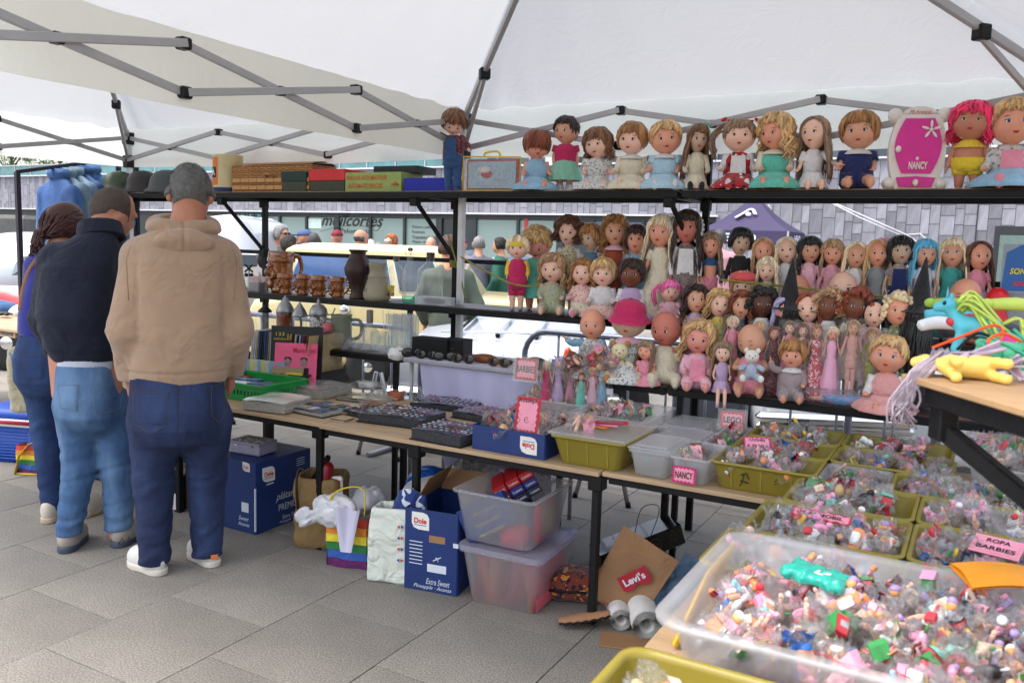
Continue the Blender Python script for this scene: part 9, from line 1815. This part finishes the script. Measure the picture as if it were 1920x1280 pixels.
# plastic bags behind
GRF=film('grey_bag_film',(.80,.80,.82),.30,.25,1.,18,.3)
for lab,px,y_,zz,s_,m_,sd in (('bright blue plastic bag crumpled behind the white carrier','805',905,.25,(.16,.10,.07),mat('blue_film',rgb(20,95,190),.3,var=.1,coat=.4,wr=.9,wrs=30),1),('pale grey plastic tray wrapped in film behind the carrier bag','790',940,.20,(.14,.10,.09),mat('milky_film',rgb(205,205,210),.3),2),('large grey translucent bag billowing beside the clear tubs','868',935,.22,(.12,.12,.14),mat('grey_film',rgb(140,138,138),.3,var=.1,wr=.9,wrs=12,coat=.3),3),('clear plastic roll of sheets above the rainbow bag','672',940,.20,(.09,.08,.06),mat('milky_film',rgb(205,205,210),.3),4),('grey bag lying on the ground between the table leg and rainbow bag','612',1010,.02,(.09,.08,.05),mat('pale_grey_film',rgb(150,150,158),.4,wr=.8,wrs=20),5)):
 P_=pz(float(px),y_,zz+.04); t=thing('plastic_bag',lab,'bag',(P_[0],P_[1]+.08,max(0,zz-.04)),.3*sd); s_=NA(s_); part('film',nmb(lambda P:el_(P,(0,0,s_[2]),s_)+.018*wob(P,26,sd)+.005*wob(P,80,sd+5),-s_*1.4+[0,0,s_[2]*.6],s_*1.45+[0,0,s_[2]],.010),m_,t)
# patterned pouch
A=gp(1066,1132); T=thing('patterned_pouch','rust and navy wax print zipped pouch beside the lower clear tub','pouch',(A[0]-.0,A[1]+.07,0),.45); part('fabric',nmb(lambda P:bx_(P,(0,0,.065),(.12,.075,.065),.05)+.006*wob(P,22,4),(-.15,-.11,-.01),(.15,.11,.15),.008),pattern('wax_print','patch',rgb(120,52,36),rgb(24,28,50),24,c3=rgb(205,130,50)),T)
b=MB(); b.tube(spl([(-.13,-.03,.05),(-.10,-.075,.06),(0,-.082,.062),(.12,-.078,.055)],4),.005,6); part('zip',b,BPLAST,T); b=MB(); b.ell((-.12,-.02,.075),(.02,.045,.03),10,7); part('red_lining',b,CL['red'],T)
# Levi's paper bag, tipped
KR=mat('kraft_paper',rgb(150,112,80),.75,var=.06,wr=.35,wrs=10); A=gp(1150,1165); T=thing('paper_bag',"crumpled brown paper bag with a red Levi's batwing",'bag',(A[0]-.02,A[1]+.05,0),YAW-.25,scale=1.22)
q=MB(); R=rot(0,.42,0); V=lambda x,y,z:R@NA([x,y,z])+NA([.0,0,.03])
fr=[V(-.10,-.03,.0),V(.09,-.03,.02),V(.11,-.02,.26),V(-.10,-.02,.28)]; bk=[V(-.10,.06,.02),V(.09,.06,.02),V(.10,.05,.24),V(-.09,.05,.25)]
def sheet(a,b_,c,d,k=.006,sd=0): q.grid(lambda u,v:tuple((a*(1-u)+b_*u)*(1-v)+(d*(1-u)+c*u)*v+NA([0,1,0])*(k*sin(6*u+sd)*sin(5*v+u*3))),10,12)
sheet(fr[0],fr[1],fr[2],fr[3],.007,1); sheet(bk[1],bk[0],bk[3],bk[2],.006,2); sheet(bk[0],fr[0],fr[3],bk[3],.004,3); sheet(fr[1],bk[1],bk[2],fr[2],.004,4); sheet(bk[0],bk[1],fr[1],fr[0],.002); part('paper',q,KR,T)
LR=mat('batwing_red',rgb(168,24,48),.6,var=0); Z_=R@NA([0,0,1.]); X_=R@NA([1.,0,0]); cen=(fr[0]+fr[1]+fr[2]+fr[3])/4+NA([0,-.014,0])+X_*.012-Z_*0
Xb=nrm(X_*.55+Z_*.83); Zb=nrm(-X_*.83+Z_*.55); Pw=[(-.055,.028),(.055,.028),(.055,-.022),(.045,-.030),(.03,-.032),(.012,-.026),(0,-.016),(-.012,-.026),(-.03,-.032),(-.045,-.030),(-.055,-.022)]
b=MB(); b.prism([(x*.95,z*.95) for x,z in Pw],.0012,c=cen,R=np.stack([Xb,Zb,np.cross(Xb,Zb)],1)); part('batwing',b,LR,T); text("Levi's",T,cen+NA([0,-.0025,0])+Zb*.003,Xb,Zb,.026,SCW,width=.078,bold=.03,w=False); text('LEVI STRAUSS',T,V(-.0,-.036,.012),X_,Z_,.010,LR,width=.10,w=False)
b=MB(); b.tube(spl([V(-.05,.05,.24),V(-.07,.07,.33),V(-.02,.07,.36),V(.0,.05,.25)],5),.0015,4); part('string_handle',b,flatm('dark_string',rgb(60,48,42)),T)
# black gift case tilted
A=gp(1160,1085); T=thing('gift_case','long black glossy gift case with gold seal, tilted behind the paper bag','case',(A[0]+.0,A[1]+.22,0),.75); R=rot(0,-.32,0); q=MB(); q.box((0,0,.10),(.42,.16,.10),R=R,bev=.004); part('case',q,mat('gloss_black_card',(.012,.012,.012),.18,var=0,coat=.4),T); GD=mat('gold_print',rgb(120,95,40),.4,metal=.6,var=.3,vs=60); q=MB()
cc=R@NA([.06,-.0815,0])+[0,0,.10]; q.tube([cc+R@NA([.030*cos(a),0,.030*sin(a)]) for a in LS(0,6.3,25)],.0015,4); q.tube([cc+R@NA([-.015,0,-.008]),cc+R@NA([0,0,.01]),cc+R@NA([.018,0,-.004])],.002,4); part('gold_seal',q,GD,T)
r=random.Random(6); q=MB()
for k in range(60): a=r.gauss(0,.02); c_q=R@NA([.155+r.gauss(0,.022),-.0812,r.gauss(0,.018)])+[0,0,.10]; q.box(c_q,(.003,.001,.003))
part('gold_flecks',q,GD,T,kind='stuff')
# jeans and rolled cloth on the ground
A=gp(1235,1160); T=thing('folded_jeans','crumpled light blue jeans on the ground beside the paper bag','jeans',(A[0]+.0,A[1]+.13,0),.5); part('denim',nmb(lambda P:sm_(chain(P,[(-.12,-.10,.04),(.0,.0,.08),(.12,.14,.10)],[.05,.07,.07]),el_(P,(.08,-.04,.05),(.10,.07,.06)),.03)+.014*wob(P,30,3)+.005*np.sin(P[...,0]*90+4*wob(P,14,4)),(-.2,-.2,-.01),(.25,.26,.2),.008),denim('ground_denim',rgb(96,130,165),rgb(140,168,195)),T)
for px,y_,lab in ((1152,1182,'rolled white cloth, smaller one beneath the paper bag'),(1200,1200,'rolled white cloth, larger one next to the jeans')):
 A=gp(px,y_); s_=.045 if px<1170 else .06; T=thing('rolled_cloth',lab,'cloth',(A[0],A[1]+.05,s_),YAW,'rolled white cloths'); b=MB();
 P=[(s_*(1-.09*k/6.28*1.0)*cos(k),s_*(1-.09*k/6.28)*sin(k)) for k in LS(0,6.28*6,110)]; q=MB(); q.loft([[(x,y,z) for x,z in P]for y in(-.045,.06,.16)],0,True,False,closed=False); part('rolled_fabric',q,WP,T)
t=thing('cardboard_piece','torn brown cardboard lying under the rolled cloths','cardboard',gp(1170,1215)+[0,.05,0],.3); boxm(t,'sheet',(0,0,.004),(.22,.12,.006),CARD); t=thing('cardboard_piece','brown cardboard corner behind the jeans','cardboard',gp(1215,1110)+[0,.12,0],.8); boxm(t,'sheet',(0,0,.05),(.2,.006,.10),CARD)
A=gp(1090,1178); t=thing('leather_insole','tan leather piece with a black zip edge beside the table leg','leather',(A[0],A[1]+.02,0),.55); q=MB(); q.grid(lambda u,v:((u-.5)*.20,(v-.5)*.09*(.4+.6*sin(pi*(.15+.7*u))),.02+.035*u+.01*sin(v*3)),14,6); part('leather',q,flatm('tan_hide',rgb(170,125,90)),t); q=MB(); q.tube([((u-.5)*.20,-.045*(.4+.6*sin(pi*(.15+.7*u)))+.006*sin(u*40),.024+.035*u) for u in LS(0,1,20)],.005,5); part('zip_edge',q,BPLAST,t)
# boxes glimpsed between the legs
for lab,px,y_,w_,d_,h_,m_,k in (('black shoe box with a white label between the hoodie man\'s legs',330,958,.13,.22,.19,BPLAST,0),('brown open carton between the hoodie man\'s legs',357,955,.09,.24,.22,CARD,1),('dark speaker box behind the navy jacket man\'s legs',205,905,.16,.25,.36,BPLAST,2),('grey white storage box behind the navy jacket man\'s legs',178,890,.10,.25,.34,flatm('greyish_box',rgb(150,150,148)),3)):
 A=gp(px,y_); t=thing('storage_box',lab,'box',(A[0]-w_/2,A[1]+d_/2,0),.1); boxm(t,'carton',(0,0,h_/2),(w_,d_,h_),m_,bev=.003)
 if k==0: boxm(t,'white_label',(w_*.2,-d_/2-.001,.05),(.05,.001,.09),WP);
A=gp(290,935); t=thing('paint_bucket','white plastic bucket with black script between the hoodie man\'s legs','bucket',(A[0],A[1]+.14,0),0); b=MB(); b.lathe([(.001,0),(.13,0),(.15,.22),(.155,.23),(.14,.23),(.125,.01)],28,cap=False); part('bucket',b,WHITEP,t); text('romparas',t,(.10,-.112,.15),(.8,.6,0),up,.03,INK,width=.12,shear=.3,w=False)
t=thing('refuse_sack','black plastic sack stuffed in the white bucket','bag',(A[0]+.03,A[1]+.16,.15),0); part('film',nmb(lambda P:el_(P,(0,0,.12),(.15,.12,.15))+.014*wob(P,28,8),(-.2,-.17,-.05),(.2,.17,.32),.012),mat('black_film',(.012,.012,.014),.3,wr=.8,wrs=20),t)
# left neighbour's table
ZL_=.78; T=thing('market_table','plywood table of small goods at the far left behind the woman','table',(-4.1,-.2,0)); board(T,-5.2,-3.25,-.75,.35,ZL_,.02,WOOD,'table_top');
for x,y in((-3.3,-.7),(-3.3,.3),(-5.1,-.7)): post(T,x,y,0,ZL_-.02,.03,'leg')
r=random.Random(9)
for k in range(14):
 P_=(-4.9+1.6*r.random(),-.7+1.0*r.random()); q=MB(); L_=r.uniform(.10,.22); q.tube(spl([(-L_/2,0,.015),(0,.02,.03),(L_/2,-.01,.02)],3),[.014,.02,.024,.026,.024,.02,.012],7,flat=.6); t=thing('penknife','dark handled knife or tool lying on the left table','tool',(P_[0],P_[1],ZL_+.01*r.random()),r.uniform(0,3),'dark handled tools strewn on the left table'); part('handle',q,r.choice([BPLAST,SLV[6],DWOOD,SLV[5],BPLAST]),t)
t=thing('cap_pile','blue cap lying on the left table','cap',py(8,630,-.1),0); t.location[2]=ZL_; part('fabric',nmb(lambda P:el_(P,(0,0,.04),(.14,.11,.07))+.006*wob(P,25,2),(-.2,-.15,-.02),(.2,.15,.13),.012),CL['denim'],t)
t=thing('cap_pile','white cloth cap lying on the left table beside the blue one','cap',py(45,630,-.1),0); t.location[2]=ZL_; part('fabric',nmb(lambda P:el_(P,(0,0,.03),(.13,.09,.06))+.006*wob(P,25,3),(-.2,-.15,-.02),(.2,.15,.13),.012),WP,t)
T=thing('wooden_tray','wooden tray of coins at the edge of the left table','tray',(-3.5,-.66,ZL_-.0),0); boxm(T,'tray',(0,0,-.035),(.40,.16,.05),WOOD); boxm(T,'coins',(0,-.081,-.03),(.36,.003,.035),pattern('mixed_coins','dots',rgb(70,62,50),rgb(140,120,80),60))
# beige and blue tote hanging at the woman's side
A=pd(45,735,4.55); t=thing('tote_bag','cream and pale blue cloth tote hanging at the woman\'s left side','bag',(A[0],A[1],.52),YAW+.3); part('fabric',nmb(lambda P:bx_(P,(0,0,.17),(.075,.03,.18),.03)+.006*wob(P,15,3),(-.12,-.07,-.03),(.12,.07,.38),.010),pattern('tote_blocks','patch',rgb(185,175,145),rgb(105,140,165),6),t)
# bag hanging on the far left rail and leftmost bits
# raised stand with toy ponies, near right
S3=thing('raised_stand','raised plywood stand on a black frame with toy ponies, near the right edge','stand',(3.0,-2.6,0)); zp=1.29
c1,c2_=pz(1690,700,zp),pz(1925,768,zp); x0,y0=c1[0]+.005,c1[1]-.0
PLY=mat('raw_plywood',rgb(170,136,98),.7,var=.1,vs=4,stretch=(1,6,6)); dv=nrm(c2_-c1); nv=NA([-dv[1],dv[0],0]); Rb=np.stack([dv,nv,NA([0,0,1.])],1)
q=MB(); q.box(c1+dv*.35+nv*.21+[0,0,-.006],(.70,.42,.012),R=Rb,bev=.002); part('board',q,PLY,S3,w=True)
q=MB(); q.box(c1+dv*.38+nv*.03+[0,0,-.030],(.66,.03,.032),R=Rb,bev=.003); part('front_bar',q,BLACK,S3,w=True)
k0=c1+dv*.075+nv*.04; q=MB(); q.box(k0+[0,0,-.065],(.035,.035,.075),R=Rb,bev=.003); part('corner_block',q,BLACK,S3,w=True)
kk=k0+NA([0,0,-.085]); e=pd(1960,962,1.32); q=MB(); q.bar(kk,kk+(e-kk)*1.6,.026,.03); part('diagonal_brace',q,BLACK,S3,w=True); q=MB(); q.box(kk+(e-kk)*1.6+[0,0,-.4],(.035,.035,1.6)); part('post',q,BLACK,S3,w=True)
PY=flatm('pale_yellow_vinyl',rgb(240,205,105),rough=.45,sss=.1); PM=flatm('mint_vinyl',rgb(95,200,150),rough=.45,sss=.1); PT=flatm('turquoise_vinyl',rgb(85,185,200),rough=.45,sss=.1); PK=flatm('pink_vinyl',rgb(225,70,150),rough=.45)
def pony(lab,c,ydir,m,mane,s=1.,lying=True,standr=None,spot=None):
 T=thing('toy_pony',lab,'toy pony',c,ydir)
 def f(P):
  Q=P/s; F=cap_(Q,(-.035,0,0),(.035,0,.004),.030,.026)
  F=sm_(F,cap_(Q,(.05,0,.015),(.078,0,.055),.019,.015),.015); F=sm_(F,cap_(Q,(.078,0,.062),(.105,0,.052),.021,.014),.01)
  for y in(-1,1): F=sm_(F,el_(Q,(.072,y*.012,.085),(.006,.005,.013)),.005)
  for x,dx in((-.048,-.02),(.038,.012)):
   for y in(-1,1): F=sm_(F,chain(Q,[(x,y*.014,-.005),(x+dx*.4,y*.018,-.035),(x+dx,y*.019,-.066)],[.015,.0115,.0135],.008),.012)
  return F*s
 b=nmb(f,NA([-.10,-.045,-.09])*s,NA([.13,.045,.11])*s,.004*s)
 R=rot(pi/2,0,0) if lying else I3; off=NA([0,0,.03*s if lying else .078*s]); q=MB(); q.merge(b,off,R); part('body',q,m,T)
 r=random.Random(int(c[0]*1000)); q=MB()
 for k in range(14):
  a=NA([.07-.03*r.random(),r.uniform(-.008,.008),.085-.05*r.random()])*s; e_=a+NA([-.05-.06*r.random(),r.uniform(-.05,.05),-.03-.04*r.random()])*s*1.3; P_=spl([a,a+NA([-.03,r.uniform(-.02,.02),.02])*s,e_],4); q2=MB(); q2.tube(P_,[.0045*s]*len(P_),4); q.merge(q2,off,R)
 for k in range(14):
  a=NA([-.062,r.uniform(-.006,.006),.012])*s; e_=a+NA([-.05-.03*r.random(),r.uniform(-.04,.04),r.uniform(-.06,.02)])*s; P_=spl([a,a+NA([-.04,0,.02])*s,e_],4); q2=MB(); q2.tube(P_,[.0045*s]*len(P_),4); q.merge(q2,off,R)
 part('mane_and_tail',q,mane,T,kind='stuff'); q=MB()
 for y in(-1,1): q2=MB(); q2.ell(NA([.088,y*.0175,.066])*s,(.006*s,.003*s,.007*s),8,6); q.merge(q2,off,R)
 part('eyes',q,PUP,T)
 if spot: q=MB(); q2=MB(); q2.ell(NA([-.058,-.0,-.0])*s*0+NA([-.045,-.0265,.004])*s,(.012*s,.006*s,.012*s),12,8); q.merge(q2,off,R); part('round_spot',q,spot,T)
 return T
GH=mat('hair_pastel',rgb(190,170,190),.5,island=.3); LH=mat('hair_lime',rgb(195,215,95),.5,island=.25)
u0=c1
pony('pale yellow toy pony lying on its side with a pink spot, at the board edge',pz(1812,690,zp+.02)+[0,0,-.018],pi+YAW-.1,PY,GH,.68,True,spot=mat('pink_spot',rgb(240,110,180),.5,var=0))
pony('mint green toy pony lying behind the yellow one',pz(1880,668,zp+.03)+[.03,.06,-.02],YAW+.1,PM,mat('hair_green',rgb(80,190,150),.5,island=.3),.72,True)
P_=pz(1840,585,zp+.05); P_=pd(1832,612,1.75); pony('turquoise toy unicorn standing up with a lime mane',(P_[0],P_[1],zp+.01),pi+YAW-.5,PT,LH,.72,False); T=bpy.data.objects['toy_pony.002'] if 'toy_pony.002' in bpy.data.objects else None
if T: q=MB(); q.lathe([(.004,.110),(.002,.125),(.0005,.138)],10,c=(.060,0,-.0)); part('horn',q,PT,T)
MXH=mat('hair_grey_mint',rgb(165,150,160),.55,island=.45)
A=pz(1735,705,zp); T=thing('doll_hair_hank','grey pink and mint toy mane hanging over the board corner','toy hair',(A[0],A[1],zp),YAW); r=random.Random(3); q=MB()
for k in range(42):
 a=NA([.02+.03*r.random(),.02*r.random(),.03+.02*r.random()]); e_=NA([-.045+r.gauss(0,.014),-.02+r.gauss(0,.008),-.055-.035*r.random()]); P_=spl([a,NA([-.02+r.gauss(0,.01),-.02,.01]),NA([-.045+r.gauss(0,.012),-.025,-.04]),e_],4); q.tube(P_,[.0022]*len(P_),4)
part('strands',q,MXH,T,kind='stuff')
ORG=flatm('orange_cord',rgb(235,85,20),rough=.4); b=MB(); b.tube(spl([pd(1748,652,1.55),pd(1800,632,1.55),pd(1860,610,1.55),pd(1880,622,1.55),pd(1868,650,1.5),pd(1852,640,1.5),pd(1880,625,1.5),pd(1915,640,1.5)],6),.0028,7); solo('looped_cord',b,ORG,'orange looped cord lying over the toy ponies','cord')
b=MB(); b.tube(spl([pd(1795,655,1.62),pd(1830,625,1.62),pd(1860,632,1.6)],5),.003,6); solo('black_cord',b,BPLAST,'thin black cord under the orange one','cord')
t=thing('toy_pony','black toy animal with a glossy mane lying behind the ponies','toy pony',pz(1850,640,zp+.02)+[0,.05,0],YAW); q=MB(); q.merge(nmb(lambda P:sm_(el_(P,(0,0,.02),(.10,.03,.022)),el_(P,(-.10,0,.03),(.02,.02,.025)),.02)+.003*wob(P,70,2),(-.14,-.05,-.01),(.12,.05,.07),.004)); part('body',q,mat('dark_grey_vinyl',rgb(45,48,55),.4),t)
for k,(px,y_,dd,c_q,lab) in enumerate(((1780,590,1.95,PT,'white and green plastic toy part heaped on the stand'),(1765,606,1.9,TM[9],'white plastic toy part at the left of the heap on the stand'),(1850,610,1.8,TM[9],'white frilly toy part beneath the unicorn'),(1900,640,1.7,PK,'magenta plastic piece at the right of the stand'),(1790,570,2.0,flatm('lime_vinyl',rgb(150,185,70)),'lime green toy arm at the back of the heap on the stand'),(1900,570,1.9,LH,'lime mane tuft behind the unicorn'),(1815,600,1.8,TM[0],'red and yellow toy figure beside the unicorn'))):
 A=pd(px,y_,dd); t=thing('toy_part',lab,'toy part',(A[0],A[1],max(zp,A[2]-.015)),k*.7); q=MB(); limb(q,[(-.05,0,.01),(0,.01,.016),(.05,-.005,.012)],[.013,.015,.012],8); q.ell((.055,0,.014),(.016,.014,.012),9,6); part('plastic',q,c_q,t)
# things on the right of the lower shelf
A=py(1822,775,-.38); t=thing('doll_torso','pale peach empty doll torso lying on the lowest shelf at the right','doll part',(A[0],-.30,z0),.1); part('vinyl',nmb(lambda P:np.maximum(bx_(P,(0,0,.04),(.095,.05,.045),.03),-(el_(P,(0,-.0,-.01),(.02,.09,.03)))),(-.13,-.08,-.01),(.13,.08,.11),.005),skin('peach'),t)
A=py(1888,775,-.42); t=thing('toy_boot','bright pink toy boot lying at the right end of the lowest shelf','toy boot',(A[0],-.42,z0),.3); part('vinyl',nmb(lambda P:sm_(cap_(P,(.05,0,.04),(-.02,0,.03),.03,.03),el_(P,(-.05,0,.022),(.045,.03,.025)),.02),(-.11,-.04,-.01),(.1,.04,.09),.005),flatm('pink_boot',rgb(240,90,170),rough=.35),t)
b=MB(); A=py(1590,745,-.42); T=thing('doll','slim doll lying on its side in a clear bag on the shelf edge','doll',(A[0],-.415,z0),.05); q=MB(); limb(q,[(-.16,0,.02),(-.08,0,.022)],[.008,.012],8); q.ell((.13,0,.024),(.018,.016,.018),10,7); part('body',q,skin('peach'),T); q=MB(); limb(q,[(-.10,0,.02),(-.02,0,.024),(.06,0,.024),(.10,0,.022)],[.018,.024,.02,.014],12); part('dress',q,pattern('blue_pink_print','patch',rgb(90,150,200),rgb(200,120,150),40),T); q=MB(); q.ell((.145,.0,.024),(.024,.022,.022),10,7); part('hair',q,hairm('plat'),T); q=bagmesh(4,.40,.07,.06); part('clear_bag',q,BF,T)
# packaged toys at the right end of the middle shelf
A,B=py(1872,560,-.12),py(1960,560,-.12); w_=B[0]-A[0]; H=py(1900,458,-.12)[2]-z1; t=thing('blister_pack','blue carded toy pack lettered SONIC at the right end of the middle shelf','toy pack',((A[0]+B[0])/2,-.10,z1),.2); boxm(t,'backing_card',(0,0,H/2),(w_,.003,H),flatm('pack_grey',rgb(130,140,150),rough=.4)); q=MB(); q.prism([(-w_*.48,H*.55),(w_*.48,H*.55),(w_*.48,H*.95),(0,H*1.02),(-w_*.42,H*.92)],.002,c=(0,-.002,0),R=RX); part('blue_panel',q,flatm('pack_blue',rgb(25,85,150),rough=.35),t); text('SONIC',t,(-.01,-.006,H*.74),rt,up,.026,YL,width=.09,bold=.03,shear=.2,w=False); text('ADVENTURE',t,(.01,-.006,H*.62),rt,up,.02,DOL,width=.10,bold=.03,shear=.2,w=False); boxm(t,'blister',(0,-.02,H*.28),(w_*.8,.035,H*.5),BF,bev=.01); boxm(t,'red_bow',(-.03,-.022,H*.46),(.05,.01,.02),REDC,bev=.004)
A=py(1862,545,-.2); t=thing('red_hooded_toy','round red hooded soft toy before the dark haired doll','soft toy',(A[0],-.17,A[2]-.12),.2); part('fabric',nmb(lambda P:sm_(el_(P,(0,0,.10),(.07,.05,.075)),el_(P,(.02,0,.20),(.045,.04,.05)),.03),(-.1,-.08,.0),(.12,.08,.28),.006),flatm('glossy_red',rgb(200,15,25),rough=.3),t); boxm(t,'gold_badge',(-.02,-.052,.18),(.025,.012,.025),COIN[2])
t.location[2]=z1+.0
A=py(1900,590,-.19); t=thing('picture_book','blue picture book with a child\'s face at the right end of the shelf','book',(A[0],-.19,z1),-.2); boxm(t,'cover',(0,0,.03),(.16,.01,.10),flatm('pack_blue',rgb(25,85,150),rough=.35)); q=MB(); q.ell((.04,-.008,.035),(.025,.003,.022),12,7); part('printed_face',q,skin('peach'),t)
